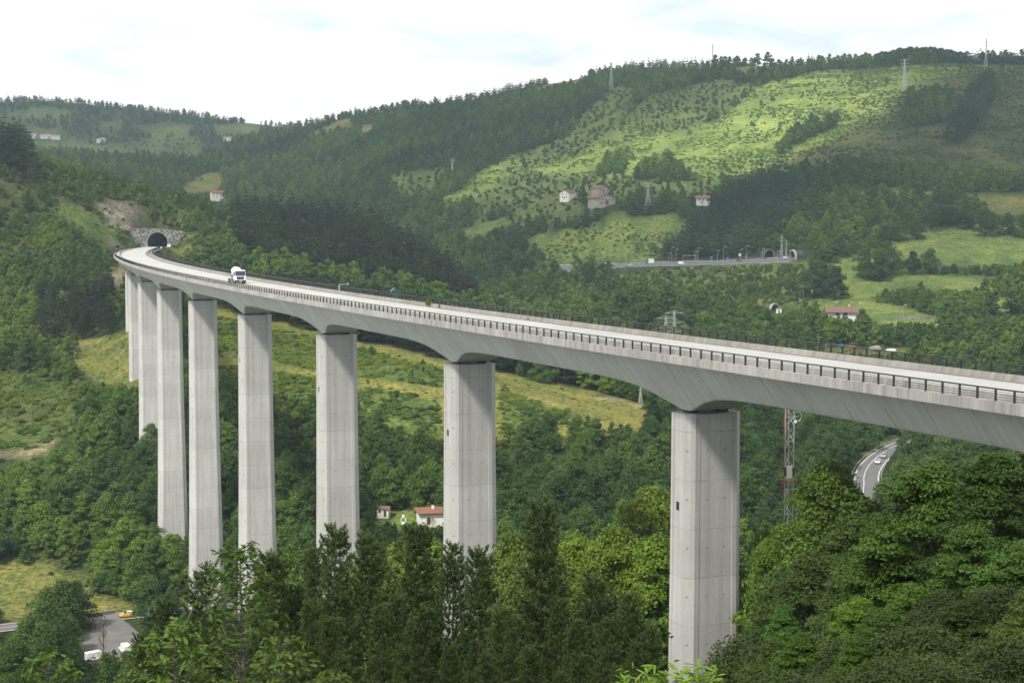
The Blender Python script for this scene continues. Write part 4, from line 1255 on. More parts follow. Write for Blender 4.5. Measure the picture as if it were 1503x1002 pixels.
# ------------------------------------------------------------------ where each plant stands
# pictures of things that must stay in view: (polygon, depth of the thing behind); a plant in front may not rise into it
KEEP = [
 ([(300, 470), (400, 480), (520, 505), (650, 540), (760, 560), (955, 598), (945, 622), (860, 606), (800, 598), (750, 612), (690, 640), (640, 640), (560, 596), (500, 575), (400, 550), (300, 548)], 640),
 ([(1262, 640), (1345, 640), (1306, 662), (1290, 690), (1284, 702), (1292, 716), (1262, 716), (1258, 690), (1262, 660)], 650),
 ([(1140, 664), (1190, 668), (1180, 684), (1140, 684)], 600), ([(960, 400), (1185, 392), (1190, 430), (1170, 452), (1060, 438), (960, 424), (905, 404)], 992), ([(1255, 438), (1340, 456), (1400, 470), (1285, 470)], 990),
 ([(556, 742), (574, 742), (574, 760), (556, 760)], 480), ([(586, 755), (600, 755), (600, 772), (586, 772)], 480), ([(618, 742), (660, 742), (660, 768), (618, 768)], 480),
 ([(160, 890), (270, 890), (270, 906), (205, 912), (195, 932), (150, 940), (135, 915)], 470), ([(-10, 912), (40, 908), (40, 924), (-10, 930)], 470),
 ([(116, 505), (230, 490), (230, 560), (116, 556)], 700), ([(-10, 560), (100, 560), (108, 640), (-10, 690)], 640),
 ([(172, 342), (280, 342), (290, 362), (172, 362)], 930), ([(160, 350), (268, 350), (268, 385), (160, 400)], 900),

 ([(58, 190), (88, 190), (88, 205), (58, 205)], 3100), ([(140, 200), (158, 200), (158, 211), (140, 211)], 3100), ([(326, 200), (342, 200), (342, 208), (326, 208)], 3000),
 ([(308, 283), (332, 283), (332, 295), (308, 295)], 1700),
 ([(824, 280), (846, 280), (846, 293), (824, 293)], 1400), ([(864, 283), (902, 283), (902, 302), (864, 302)], 1400), ([(1018, 291), (1044, 291), (1044, 301), (1018, 301)], 1400),
 ([(1211, 450), (1259, 450), (1259, 461), (1211, 461)], 960), ([(1134, 442), (1152, 442), (1152, 460), (1134, 460)], 980),
 ([(900, 384), (950, 380), (1060, 375), (1170, 366), (1170, 384), (1060, 390), (950, 396), (900, 397)], 1260),
 ([(1120, 362), (1180, 362), (1180, 385), (1120, 385)], 1260),
 ([(1208, 497), (1330, 500), (1330, 516), (1208, 512)], 960),
 ([(1305, 345), (1500, 338), (1500, 385), (1330, 390)], 1120), ([(1215, 424), (1260, 404), (1330, 398), (1440, 408), (1440, 424), (1330, 420), (1240, 438)], 1060), ([(1450, 446), (1503, 440), (1503, 458), (1450, 460)], 1060),
 ([(1420, 286), (1503, 282), (1503, 318), (1450, 308)], 1220), ([(660, 346), (745, 316), (745, 326), (680, 348)], 1430), ([(905, 310), (935, 312), (930, 330), (905, 334)], 1400),
 ([(270, 272), (325, 254), (325, 264), (318, 278), (274, 283)], 2050), ([(937, 320), (1000, 320), (1000, 335), (940, 342)], 1380),
 ([(1256, 672), (1290, 648), (1290, 660), (1262, 685)], 660),
]
PIER_BOX = []
for k, yb_ in zip(range(0, 9), (1002, 880, 835, 850, 892, 768, 618, 535, 462)):
    o3 = dp(S0 + SP * k, 7.6, PIER_TOP); px, py = project(*o3); sc_ = F / o3[1]
    PIER_BOX.append((px - 3.9 * sc_, px + 4.6 * sc_, py, yb_, o3[1]))


BOXES = [(554, 576, 740, 757, 472), (584, 600, 754, 771, 468), (614, 660, 740, 766, 466), (558, 612, 757, 768, 455), (120, 210, 903, 952, 385), (168, 208, 888, 905, 413)]


def clear_scale(X, Y, Z, H, R):
    """largest scale (<=1) at which each plant leaves the things behind it in view; 0 if none"""
    res = np.zeros(len(X)); todo = np.arange(len(X))
    for s in (1.0, .8, .62, .45):
        x_, y_, z_, h_ = X[todo], Y[todo], Z[todo], H[todo] * s
        px, pt = project(x_, y_, z_ + h_); r = R[todo] * s * F / y_ * .8
        _, pb = project(x_, y_, z_)
        bad = np.zeros(len(todo), bool)
        for x0, x1, y0, y1, D in PIER_BOX + BOXES:
            bad |= (y_ < D - 2) & (px + r > x0) & (px - r < x1) & (pt < y1 - 4) & (pb > y0)
        for poly, D in KEEP:
            xs = [q[0] for q in poly]; ys = [q[1] for q in poly]
            c = np.nonzero(~bad & (h_ > 2.3) & (y_ < D) & (px + r > min(xs)) & (px - r < max(xs)) & (pt < max(ys)) & (pb > min(ys)))[0]
            if not len(c): continue
            for qx, qy in ((px[c], pt[c]), (px[c] - r[c] * .8, pt[c] + (pb[c] - pt[c]) * .35), (px[c] + r[c] * .8, pt[c] + (pb[c] - pt[c]) * .35), (px[c], (pt[c] + pb[c]) / 2)):
                bad[c] |= in_poly(qx, qy, poly)
        res[todo[~bad]] = s
        todo = todo[bad]
        if not len(todo): break
    return res


def near_lines(X, Y):
    """too close to piers, roads, portal"""
    bad = np.zeros(len(X), bool)
    for k in ALLP:
        o3 = dp(k, 7.6); bad |= np.hypot(X - o3[0], Y - o3[1]) < 7.5
    for L_, d in ((LEFT_ROAD, 6.5), (RIGHT_ROAD, 7.5), (MOTORWAY, 19.0), (APPROACH, 9.0)):
        c = np.nonzero((X > L_[:, 0].min() - d) & (X < L_[:, 0].max() + d) & (Y > L_[:, 1].min() - d) & (Y < L_[:, 1].max() + d))[0]
        if len(c): bad[c] |= np.min(np.hypot(L_[None, :, 0] - X[c, None], L_[None, :, 1] - Y[c, None]), 1) < d
    return bad | in_poly(X, Y, YARD[:, :2])


# (spacing, depth range) ; per class: list of (probability, library key near/far, height range, kind)
SPEC = {
 BROAD: [(.74, 'b', (5, 15), 'broad'), (.11, 't', (8, 16), 'broad'), (.06, 'p', (9, 16), 'pine')],
 BUSHY: [(.52, 'b', (3.0, 7.5), 'broad'), (.06, 'p', (5, 9), 'pine'), (.6, 's', (1.2, 3.2), 'shrub')],
 PINE: [(.90, 'p', (15, 23), 'pine'), (.05, 'b', (9, 13), 'broad')],
 SHADED_HEATH: [(.04, 'b', (3, 6), 'broad'), (.25, 's', (.7, 1.8), 'shrub'), (.6, 'f', (.6, 1.4), 'fern')],
 PASTURE: [(.006, 's', (.7, 1.6), 'shrub')],
 MIXED: [(.62, 'b', (8, 14), 'broad'), (.22, 'p', (12, 19), 'pine')],
 SCRUB: [(.25, 'b', (3, 7), 'broad'), (.6, 's', (1.5, 3.5), 'shrub')],
 YOUNG: [(.035, 'b', (3, 7), 'broad'), (.008, 'p', (7, 12), 'pine'), (.10, 's', (.6, 2.4), 'shrub'), (.75, 'f', (.6, 1.5), 'fern')],
 MEADOW: [(.002, 'b', (4, 7), 'broad'), (.05, 'f', (.35, .7), 'fern'), (.004, 's', (.6, 1.3), 'shrub')],
 FERN: [(.60, 'f', (.6, 1.4), 'fern'), (.12, 's', (.7, 1.8), 'shrub'), (.02, 'b', (2.5, 5), 'broad')],
 DRY: [(.10, 's', (.6, 1.4), 'shrub')],
 ROCK: [(.40, 's', (.7, 1.8), 'shrub')],
 DIRT: [],
}
PLANTS = []     # (kind, key, X, Y, Z, H, R, cls)


def scatter(Y0, Y1, sp, pxa=-120, pxb=1640, seed=1):
    r = np.random.default_rng(seed)
    X0, X1 = (pxa - CX) / F * Y1, (pxb - CX) / F * Y1
    gx = np.arange(X0, X1, sp); gy = np.arange(Y0, Y1, sp)
    X, Y = np.meshgrid(gx, gy); X = X.ravel() + r.uniform(-.48, .48, X.size) * sp; Y = Y.ravel() + r.uniform(-.48, .48, Y.size) * sp
    px = CX + F * X / Y
    k = (px > pxa) & (px < pxb) & (Y >= Y0) & (Y < Y1); X, Y = X[k], Y[k]
    Z = ground(X, Y); px, py = project(X, Y, Z)
    cl = classify(px, py, Y)
    u = r.random(len(X)); hv = r.random(len(X)); clump = fbm(X / 22, Y / 22, 17, 2); clump2 = fbm(X / 6, Y / 9, 23, 3); wood = fbm(X / 110, Y / 110, 29, 3)
    for i in range(len(X)):
        acc = 0
        spec = SPEC.get(int(cl[i]), [])
        if cl[i] == PINE and Y[i] > 1480 and px[i] < 1100:
            q_ = float(np.clip((wood[i] - .30) / .2, 0, 1)); spec = [(.92 * (1 - q_), 'p', (9, 17), 'pine'), (.92, 'b', (7, 12), 'broad')]
        for pr, key, (h0, h1), kind in spec:
            p_ = pr * (1.0 if cl[i] in (PINE, BROAD) else np.clip(3.4 * (clump[i] - .30) * (.4 + 1.2 * clump2[i]), .02, 1.4) if cl[i] in (YOUNG, SHADED_HEATH) and key in 'sf' else np.clip(3.2 * (clump2[i] - .26), 0, 1.3) if cl[i] == FERN else np.clip(.25 + 1.6 * (clump[i] - .2), .25, 1.6))
            acc += min(p_, 1)
            if u[i] < acc:
                H = h0 + (h1 - h0) * hv[i] ** 1.3
                if cl[i] == PINE and Y[i] < 800 and px[i] < 200: H *= .58
                R = H * {'b': .42, 't': .24, 'p': .18, 's': .8, 'f': 1.5}[key]
                PLANTS.append([kind, key, X[i], Y[i], Z[i], H, R, int(cl[i])]); break


scatter(128, 430, 5.8, seed=2)
scatter(430, 1100, 6.0, seed=3)
scatter(1100, 1500, 7.0, seed=4)
scatter(1500, 2300, 6.6, seed=5)
scatter(2300, 3420, 10.0, -60, 800, seed=6)
# ferns and low growth need a closer spacing than the trees
_n0 = len(PLANTS)
scatter(480, 720, 1.9, -60, 980, seed=7)
PLANTS[_n0:] = [p for p in PLANTS[_n0:] if p[1] in 'f' or (p[1] in 'sb' and p[7] == FERN) or (p[1] == 's' and p[7] == MEADOW)]
_n0 = len(PLANTS)
scatter(440, 1010, 3.6, -120, 360, seed=9)
PLANTS[_n0:] = [p for p in PLANTS[_n0:] if p[7] == BUSHY and p[1] in 'sb']
_n0 = len(PLANTS)
scatter(990, 1190, 4.0, 880, 1260, seed=10)
PLANTS[_n0:] = [p for p in PLANTS[_n0:] if p[7] == SCRUB and p[1] == 's']
_n0 = len(PLANTS)
scatter(1250, 2080, 4.2, 640, 1560, seed=8)
PLANTS[_n0:] = [p for p in PLANTS[_n0:] if p[7] in (YOUNG, SHADED_HEATH) and p[1] in 'sf']

_a = np.array([[p[2], p[3], p[4], p[5], p[6], p[7]] for p in PLANTS])
_s_ = clear_scale(*_a[:, :5].T)
_s_ = np.where((_a[:, 1] < 2100) | (_a[:, 5] == MIXED), _s_, 1.0)
_s_ = np.where((_a[:, 1] < 1300) & near_lines(_a[:, 0], _a[:, 1]), 0, _s_)
ok = []
for p, q in zip(PLANTS, _s_):
    if q == 0: continue
    p[5] *= q; p[6] *= q; ok.append(p)
PLANTS = ok
# ------------------------------------------------------------------ plants set by hand: (kind, library, px, top row, depth, height or None, colour)
HAND = []


def hand(key, px, top, Y, H=None, col=(1, 1, 1), name=None, label=None, group=None, wide=1.0):
    d = at(px, top, Y)
    g_ = float(ground(d[0], Y))
    if H is None: H = d[2] - g_
    if key == 'bm' and Y < 345: key = 'bq'
    if d[2] - g_ < 4: g_ = d[2] - 13.0
    HAND.append((key, d[0], Y, d[2] - H if H < (d[2] - g_) * .7 else g_, d[2] - (d[2] - H if H < (d[2] - g_) * .7 else g_), col, name, label, group, wide))


r_ = np.random.default_rng(5)
GP_ = 'young pines on the slope below the viewpoint'
# young pines whose tips stand clear, one by one
for px, top, Y, lab in [
    (492, 768, 84, 'young pine with a double tip in front of the third pier'),
    (612, 768, 92, 'tall dark young pine between the two middle piers'),
    (664, 800, 80, 'young pine whose tip overlaps the edge of the broad middle pier'),
    (703, 800, 78, 'slim young pine standing against the foot of the broad middle pier'),
    (796, 736, 92, 'tallest young pine, alone before the yellow green trees'),
    (398, 806, 88, 'young pine beside the pale oak sapling'),
    (464, 800, 95, 'thin sparse pine sprig against the pale pier foot'),
    (540, 782, 96, 'young pine just beyond the pier edge with a leaning tip'),
    (302, 826, 96, 'dark young pine in front of the tallest pier foot'),
    (243, 880, 100, 'dark young pine above the parked yellow and white car'),
    (872, 842, 82, 'broad young pine below the yellow green trees'),
    (925, 872, 76, 'low young pine close to the nearest pier'),
    (738, 890, 62, 'bushy young pine at the bottom edge right of the broad middle pier')]:
    hand('pn', px, top, Y, None, (1, 1, 1), 'pine_tree', lab, GP_, .84 if px in (664, 703, 492, 464) else 1.0)
for px, top, Y in [(430, 860, 90), (455, 880, 76), (560, 885, 74), (585, 872, 86), (625, 885, 80), (760, 905, 68), (822, 880, 90), (850, 910, 70), (900, 900, 74),
                   (480, 905, 66), (660, 945, 56), (780, 950, 58), (850, 960, 58), (410, 930, 66), (930, 940, 66), (950, 915, 84), (380, 900, 84), (345, 905, 90),
                   (205, 930, 84), (260, 915, 92), (590, 945, 60), (505, 965, 54), (710, 960, 54), (825, 985, 50), (905, 975, 52), (960, 985, 58), (445, 985, 52), (570, 1000, 48), (640, 1005, 46), (770, 1010, 46)]:
    hand('pn', px + r_.uniform(-4, 4), top, Y, None, (1, 1, 1), 'pine_tree', 'dark young pine in the thicket along the foot of the slope', GP_)
# yellow-green valley trees behind the pines
YG = (1.45, 1.45, .72)
for px, top, Y, c_, lab in [
    (905, 757, 196, YG, 'rounded yellow green tree left of the nearest pier'), (850, 772, 205, YG, 'yellow green tree behind the tallest young pine'), (955, 700, 250, (1.5, 1.35, .8), 'light green tree half hidden by the nearest pier'),
    (965, 775, 190, YG, 'yellow green tree touching the nearest pier'), (760, 765, 215, (1.5, 1.35, .8), 'light green tree right of the broad middle pier'), (795, 785, 190, (1.35, 1.25, .85), 'green tree behind the tallest young pine tip'), (590, 782, 260, (1.45, 1.35, .8), 'light green willow below the white house'),
    (630, 775, 250, (1.3, 1.3, .8), 'light green tree in front of the white house'), (545, 800, 240, (1.2, 1.2, .9), 'green tree beside the third pier'), (430, 790, 300, (1.2, 1.25, .8), 'leafy green tree between two slender piers'), (415, 800, 280, (1.1, 1.2, .8), 'bright green tree at the foot of a slender pier')]:
    hand('bm', px, top, Y, None, c_, 'broadleaf_tree', lab, 'broadleaf trees on the valley floor')
# trees on the right below the bridge
for px, top, Y, c_, w_, lab in [
    (1218, 664, 150, (1.2, 1.25, .72), 1.0, 'round light green tree before the curving road'), (1124, 768, 182, (.75, .8, .7), .8, 'dark tree beside the lattice mast'), (1180, 792, 158, (.7, .75, .65), 1.0, 'dark tree behind the foot of the lattice mast'),
    (1128, 778, 140, (1.5, 1.5, .7), .7, 'small bright green tree left of the lattice mast'), (1255, 742, 130, (.8, .85, .7), 1.1, 'dark tree under the light green round one'), (1142, 826, 120, (.75, .8, .7), .9, 'dark leafy tree right of the nearest pier'),
    (1190, 800, 112, (.8, .8, .7), 1.2, 'olive dark tree in the middle of the slope below the road'), (1250, 810, 104, (.85, .85, .75), 1.2, 'dark tree under the big leafy crown'), (1310, 735, 120, (.7, .75, .7), 1.0, 'dark tree hiding the lower end of the curving road')]:
    hand('bm', px, top, Y, None, c_, 'broadleaf_tree', lab, 'broadleaf trees below the near span', w_)
for px, top, Y, H, c_, w_, lab in [
    (1372, 664, 78, 9.6, (.58, .74, .45), 1.15, 'large dense green tree with layered sprays beside the near span'), (1462, 648, 72, 9.5, (.58, .72, .45), 1.15, 'tall leafy tree under the end of the visible span'), (1300, 745, 80, 7.6, (.58, .74, .46), 1.0, 'leafy green tree leaning towards the curving road'),
    (1530, 660, 80, 10, (.56, .70, .46), 1.1, 'tall dense tree cut by the picture edge under the deck'), (1420, 760, 64, 6.6, (.7, .85, .6), 1.15, 'dark leafy tree below the tall ones by the near span'), (1500, 780, 60, 6, (.85, 1.05, .75), 1.1, 'dark leafy tree above the brambles at the corner'),
    (1262, 868, 66, 4.6, (1.45, 1.65, .75), 1.1, 'bright green sapling tree low on the near slope'), (1345, 850, 62, 4.6, (1.3, 1.45, .75), 1.15, 'bright leafy sapling above the brambles'), (1150, 880, 74, 5.2, (.9, 1.25, 1.0), .8, 'slender bluish green young tree on the near slope')]:
    hand('bn', px, top, Y, H, c_, 'broadleaf_tree', lab, 'large leafy trees on the near slope', w_)
# lower left trees by the yard
for px, top, Y, c_, w_, lab in [
    (82, 902, 330, (.55, .7, .6), .95, 'large dark tree in front of the paved yard'), (20, 930, 320, (.7, .85, .6), 1.0, 'dark tree at the bottom corner beside the yard'), (215, 935, 250, (1.3, 1.3, .8), .9, 'light green tree at the lower end of the yard'),
    (155, 838, 445, (.6, .85, .6), 1.3, 'dark chestnut on the verge above the valley road'), (195, 832, 450, (.62, .85, .6), 1.3, 'dark chestnut in the middle of the verge clump'), (238, 838, 446, (.62, .85, .6), 1.2, 'dark chestnut nearest the tallest pier'), (268, 925, 210, (1.2, 1.25, .8), .9, 'light green tree between pines and yard')]:
    hand('bm', px, top, Y, None, c_, 'broadleaf_tree', lab, 'trees around the paved yard', w_)
# hedgerow and specimen trees on the right bank
DK = (.72, .78, .72)
for px, top, Y, c_, key in [(1212, 360, 1010, DK, 'bm'), (1195, 378, 1000, DK, 'bm'), (1228, 388, 990, DK, 'bm'), (1278, 345, 1040, DK, 'bm'), (1300, 352, 1050, DK, 'bm'), (1292, 372, 1030, DK, 'bm'), (1320, 322, 1160, DK, 'bm'), (1345, 318, 1160, DK, 'bm'), (1300, 330, 1150, DK, 'bm'),
                            (1378, 272, 1185, (.7, .8, .85), 'pm'), (1396, 276, 1190, (.7, .8, .85), 'pm'), (1366, 285, 1180, (.7, .8, .85), 'pm'), (1418, 298, 1180, DK, 'bm'), (1447, 304, 1160, DK, 'bm'), (1480, 310, 1160, DK, 'bm'), (1503, 312, 1150, DK, 'bm'),
                            (1340, 366, 1045, DK, 'bm'), (1366, 362, 1045, DK, 'bm'), (1400, 386, 1045, DK, 'bm'), (1430, 388, 1045, DK, 'bm'), (1460, 386, 1040, DK, 'bm'), (1490, 384, 1045, DK, 'bm'), (1385, 390, 1040, DK, 'bm'),
                            (1300, 422, 985, DK, 'bm'), (1322, 428, 980, DK, 'bm'), (1352, 412, 985, DK, 'bm'), (1375, 430, 980, DK, 'bm'), (1404, 428, 980, DK, 'bm'), (1432, 420, 985, DK, 'bm'), (1394, 442, 930, (1, 1.1, .9), 'tm'), (1412, 446, 930, (1, 1.1, .9), 'tm'),
                            (1185, 476, 880, DK, 'bm'), (1210, 478, 870, DK, 'bm'), (1236, 474, 870, DK, 'bm'), (1262, 470, 880, DK, 'bm'), (1290, 474, 880, DK, 'bm'), (1318, 474, 890, DK, 'bm'), (1160, 480, 870, DK, 'bm'), (1130, 478, 860, DK, 'bm'), (1105, 474, 860, DK, 'bm'), (1078, 478, 850, DK, 'bm'),
                            (1340, 488, 880, (1, 1.05, .8), 'bm'), (1370, 494, 870, (1, 1.05, .8), 'bm'), (1400, 490, 880, (1, 1.05, .8), 'bm'), (1432, 486, 880, (1, 1.05, .8), 'bm'), (1465, 492, 880, (1, 1.05, .8), 'bm'), (1495, 500, 860, (1, 1.05, .8), 'bm'),
                            (940, 410, 880, DK, 'bm'), (912, 424, 860, DK, 'bm'), (955, 428, 850, DK, 'bm'), (975, 412, 900, DK, 'bm'), (850, 432, 850, (1.2, 1.2, .85), 'bm'), (880, 440, 840, (1.2, 1.2, .85), 'bm')]:
    hand(key, px, top, Y, None, c_, 'pine_tree' if key == 'pm' else 'broadleaf_tree', 'dark pine standing above the upper field on the far bank' if key == 'pm' else 'rounded hedgerow tree among the fields on the far bank', 'pines above the upper field' if key == 'pm' else 'hedgerow trees on the far bank')
# skyline trees on the right ridge
for px, top, Y, key, w_ in [(1094, 84, 2040, 'bf', 1), (1112, 77, 2040, 'bf', 1.1), (1127, 75, 2040, 'bf', 1), (1163, 82, 2030, 'bf', 1), (1050, 80, 2080, 'bf', 1), (1064, 82, 2080, 'bf', 1.1), (885, 98, 2140, 'pf', 1), (1150, 96, 2000, 'bf', 1), (1175, 94, 1990, 'bf', 1)]:
    hand(key, px, top, Y, None, DK, 'pine_tree' if key == 'pf' else 'broadleaf_tree', 'lone tall conifer on the skyline beside the pylon' if key == 'pf' else 'rounded lone tree on the grassy skyline', None if key == 'pf' else 'lone skyline trees')
for i in range(26):
    px = 1186 + i * 5.2 + r_.uniform(-2, 2)
    hand('pf', px, 78 + .5 * max(0, i - 12) + r_.uniform(-2, 6), 1992, None, DK, 'pine_tree', 'thin conifer in the row along the grassy skyline', 'row of conifers on the skyline', .62)
for i in range(40):
    px = 1284 + i * 3.4; y = 92 - 24 * math.sin(PI * min(1, (i + 6) / 52)) ** .6
    hand('bf', px, y + r_.uniform(-1.5, 2), 2010 + r_.uniform(-25, 25), None, DK, 'broadleaf_tree', 'tree in the dense rounded copse crowning the ridge', 'copse on the ridge top', .9)
for i in range(30):
    px = 1410 + i * 3.6; hand('pf' if i % 3 else 'bf', px, (72 if i % 3 else 82) + r_.uniform(-6, 10), 1950 + r_.uniform(-12, 8), None, DK, 'pine_tree' if i % 3 else 'broadleaf_tree', 'dark conifer on the ridge at the end of the skyline' if i % 3 else 'low rounded tree among the conifers ending the skyline', 'conifers at the end of the ridge' if i % 3 else 'low trees at the end of the ridge', 1.3)
for px, top, Y, key, c_, lab in [(40, 490, 650, 'bm', (.6, .7, .55), 'dark round tree above the bright fern slope'), (64, 505, 645, 'bm', (.65, .78, .55), 'smaller dark tree right of the round one above the ferns'), (14, 476, 665, 'bm', (.9, 1.0, .7), 'lighter tree at the picture edge above the ferns'),
                             (99, 498, 655, 'pm', (.8, .9, .8), 'first of a pair of low pines at the edge of the clearing'), (115, 502, 655, 'pm', (.8, .9, .8), 'second of a pair of low pines, nearer the piers'), (150, 560, 600, 'bm', (.6, .72, .52), 'dark broad bush tree below the clearing'), (185, 590, 575, 'bm', (.6, .75, .55), 'dark tree at the foot of the far piers')]:
    hand(key, px, top, Y, None, c_, 'pine_tree' if key == 'pm' else 'broadleaf_tree', lab, 'trees around the hillside clearing')
# pines crowding the top-left corner
for i in range(14):
    px = -25 + i * 5.4
    hand('pm', px, 168 + max(0, (px - 20)) ** 1.35 * .35 + r_.uniform(-4, 7), 905 + r_.uniform(-12, 18), None, (.62, .72, .72), 'pine_tree', 'tall dark pine in the grove on the hill shoulder', 'pine grove on the hill shoulder')
# brambles and shrubs covering the near slope, bottom edge
for i in range(64):
    px = r_.uniform(1070, 1560); Y = r_.uniform(36, 66)
    d = at(px, 990, Y); z = float(ground(d[0], Y)); h = r_.uniform(1.1, 2.4) * (1.0 if px > 1180 else .75)
    HAND.append(('sn', d[0], Y, z - .15, h, tuple(np.array([.50, .64, .42]) * r_.uniform(.7, 1.25)), 'shrub', 'dense dark bramble thicket bush on the near slope', 'brambles on the near slope', r_.uniform(.9, 1.4)))
for i in range(46):
    px = r_.uniform(1100, 1310); Y = r_.uniform(66, 125)
    d = at(px, 990, Y); z = float(ground(d[0], Y)); h = r_.uniform(2.2, 4.2)
    HAND.append(('sn', d[0], Y, z - .15, h, tuple(np.array([.55, .62, .55]) * r_.uniform(.8, 1.3)), 'shrub', 'tall dark scrub bush under the near span', 'scrub bushes under the near span', r_.uniform(.8, 1.1)))

for i in range(22):
    px = r_.uniform(1090, 1540); Y = r_.uniform(44, 68)
    d = at(px, 990, Y); z = float(ground(d[0], Y))
    HAND.append(('bn', d[0], Y, z - .2, r_.uniform(1.6, 3.4), tuple(np.array([(.6, .75, .5), (.9, 1.1, .65), (.75, .75, .55)][i % 3]) * r_.uniform(.8, 1.15)), 'shrub', 'leafy young bush rising out of the brambles', 'young bushes among the brambles', r_.uniform(.9, 1.3)))
ROOT_NAMES = {'b': 'broadleaf_tree', 't': 'broadleaf_tree', 'p': 'pine_tree', 's': 'shrub', 'f': 'fern'}


def plant(key, X, Y, Z, H, col, name, label, cat, group, wide=1.0, parts=True, variant=None, rz=None):
    """an Empty with trunk and crown, or one mesh when it is tiny in the picture"""
    lib = LIB[key]; v = variant if variant is not None else int(rng.integers(len(lib)))
    cm, tm, H0 = lib[v % len(lib)]; s = H / H0
    rz = rng.uniform(0, 6.28) if rz is None else rz
    sc = (s * wide, s * wide, s)
    if tm is None:
        o = link(name, cm, None, (X, Y, Z), rz); o.scale = sc; o.color = (*col, 1)
    elif parts:
        o = empty(name, (X, Y, Z), rz); o.scale = sc
        link('trunk', tm, o); c = link('crown', cm, o); c.color = (*col, 1)
    else:
        jm, _ = JOINED[key][v % len(lib)]
        o = link(name, jm, None, (X, Y, Z), rz); o.scale = sc; o.color = (*col, 1)
    tag(o, label, cat, group)
    return o


CATS = {'broadleaf_tree': 'tree', 'pine_tree': 'pine tree', 'shrub': 'shrub'}
for i, (key, X, Y, Z, H, col, name, label, group, wide) in enumerate(HAND):
    plant(key, X, Y, Z, H, col, name, label, CATS[name], group, wide, parts=Y < 1500)
n_hand = {k: sum(1 for h in HAND if h[6] == k) for k in CATS}

# tints of the scattered woods, by depth zone and kind
def tint_for(p):
    kind, key, X, Y, Z, H, R, cls = p
    sc_ = 30 if Y < 1100 else 90
    q = min(2, int(3 * np.clip((float(fbm(np.array([X / sc_]), np.array([Y / sc_]), 301, 2)[0]) - .28) / .44, 0, .99)))
    if kind == 'pine':
        if 600 < Y < 1140: return ((.30, .37, .36), (.38, .46, .42), (.50, .58, .50))[q]
        return ((.70, .84, .84), (.95, 1.08, 1.0), (1.3, 1.36, 1.1))[q]
    if kind == 'fern' and cls == YOUNG: return ((1.1, 1.2, .95), (1.4, 1.48, 1.05), (1.7, 1.75, 1.15))[q]
    if kind == 'fern' and cls == SHADED_HEATH: return ((.6, .65, .6), (.8, .8, .7), (1.0, .95, .75))[q]
    if kind == 'fern': return ((1.0, 1.1, .85), (1.35, 1.32, 1.0), (1.75, 1.5, .95))[q]
    if kind == 'shrub':
        if cls == YOUNG: return ((1.7, 1.75, .9), (2.3, 2.2, 1.0), (2.9, 2.6, 1.15))[q]
        return ((.9, 1.0, .75), (1.2, 1.3, .85), (1.7, 1.65, .9))[q] if cls == BUSHY else ((.75, .85, .7), (.95, 1.05, .78), (1.3, 1.35, .8))[q]
    if Y < 430: return ((.66, .80, .62), (.85, .95, .7), (1.1, 1.15, .75))[q]
    if Y < 660 and X > -60: return ((.48, .62, .52), (.62, .76, .60), (.85, .95, .7))[q]
    px = project(X, Y, Z)[0]
    if Y < 1100 and px > 260: return ((.72, .86, .68), (1.0, 1.08, .78), (1.35, 1.35, .8))[q]
    if cls == BUSHY: return ((.85, 1.0, .7), (1.2, 1.3, .8), (1.7, 1.65, .85))[q]
    if Y > 1450: return ((.80, .98, .84), (1.05, 1.22, .95), (1.4, 1.5, 1.0))[q]  # ridge crowns lighter and bluer: distance haze put into the tint
    return ((.75, .90, .72), (1.0, 1.14, .82), (1.4, 1.45, .9))[q]


# how big, and how much of each plant is seen: coarse front-to-back cover of the picture
GRID = 3
cov = np.zeros((1002 // GRID + 2, 1503 // GRID + 2), bool)
items = [('H', i, h[2]) for i, h in enumerate(HAND)] + [('P', i, p[3]) for i, p in enumerate(PLANTS)]
items.sort(key=lambda t: t[2])
deck_done = False
seen = np.zeros(len(PLANTS))
pier_q = sorted([(D, x0, x1, y0, y1) for x0, x1, y0, y1, D in PIER_BOX])
for typ, i, Y in items:
    while pier_q and pier_q[0][0] < Y:
        D, x0, x1, y0, y1 = pier_q.pop(0); cov[int(y0 / GRID):int(y1 / GRID), max(0, int(x0 / GRID)):int(x1 / GRID)] = True
    if typ == 'H': h = HAND[i]; X, Z, H, R = h[1], h[3], h[4], h[4] * (.3 if h[0][0] in 'bt' else .13)
    else: p = PLANTS[i]; X, Z, H, R = p[2], p[4], p[5], p[6] * .75
    px, pt = project(X, Y, Z + H); _, pb = project(X, Y, Z); r = R * F / Y
    x0, x1, y0, y1 = [int(q / GRID) for q in (px - r, px + r + GRID, pt, pb + GRID)]
    x0, x1, y0, y1 = max(x0, 0), min(x1, cov.shape[1]), max(y0, 0), min(y1, cov.shape[0])
    if x1 <= x0 or y1 <= y0: continue
    sub = cov[y0:y1, x0:x1]
    if typ == 'P': seen[i] = (~sub).sum()
    hh = max(1, int((y1 - y0) * .85)); cov[y0:y0 + hh, x0:x1] = True

LIMIT = {'broad': ('broadleaf_tree', 285), 'pine': ('pine_tree', 285), 'shrub': ('shrub', 280)}
chosen = set()
for kind, (nm, lim) in LIMIT.items():
    ids = [i for i, p in enumerate(PLANTS) if p[0] == kind and seen[i] > 3]
    ids.sort(key=lambda i: -seen[i])
    chosen |= set(ids[:max(0, lim - n_hand[nm])])


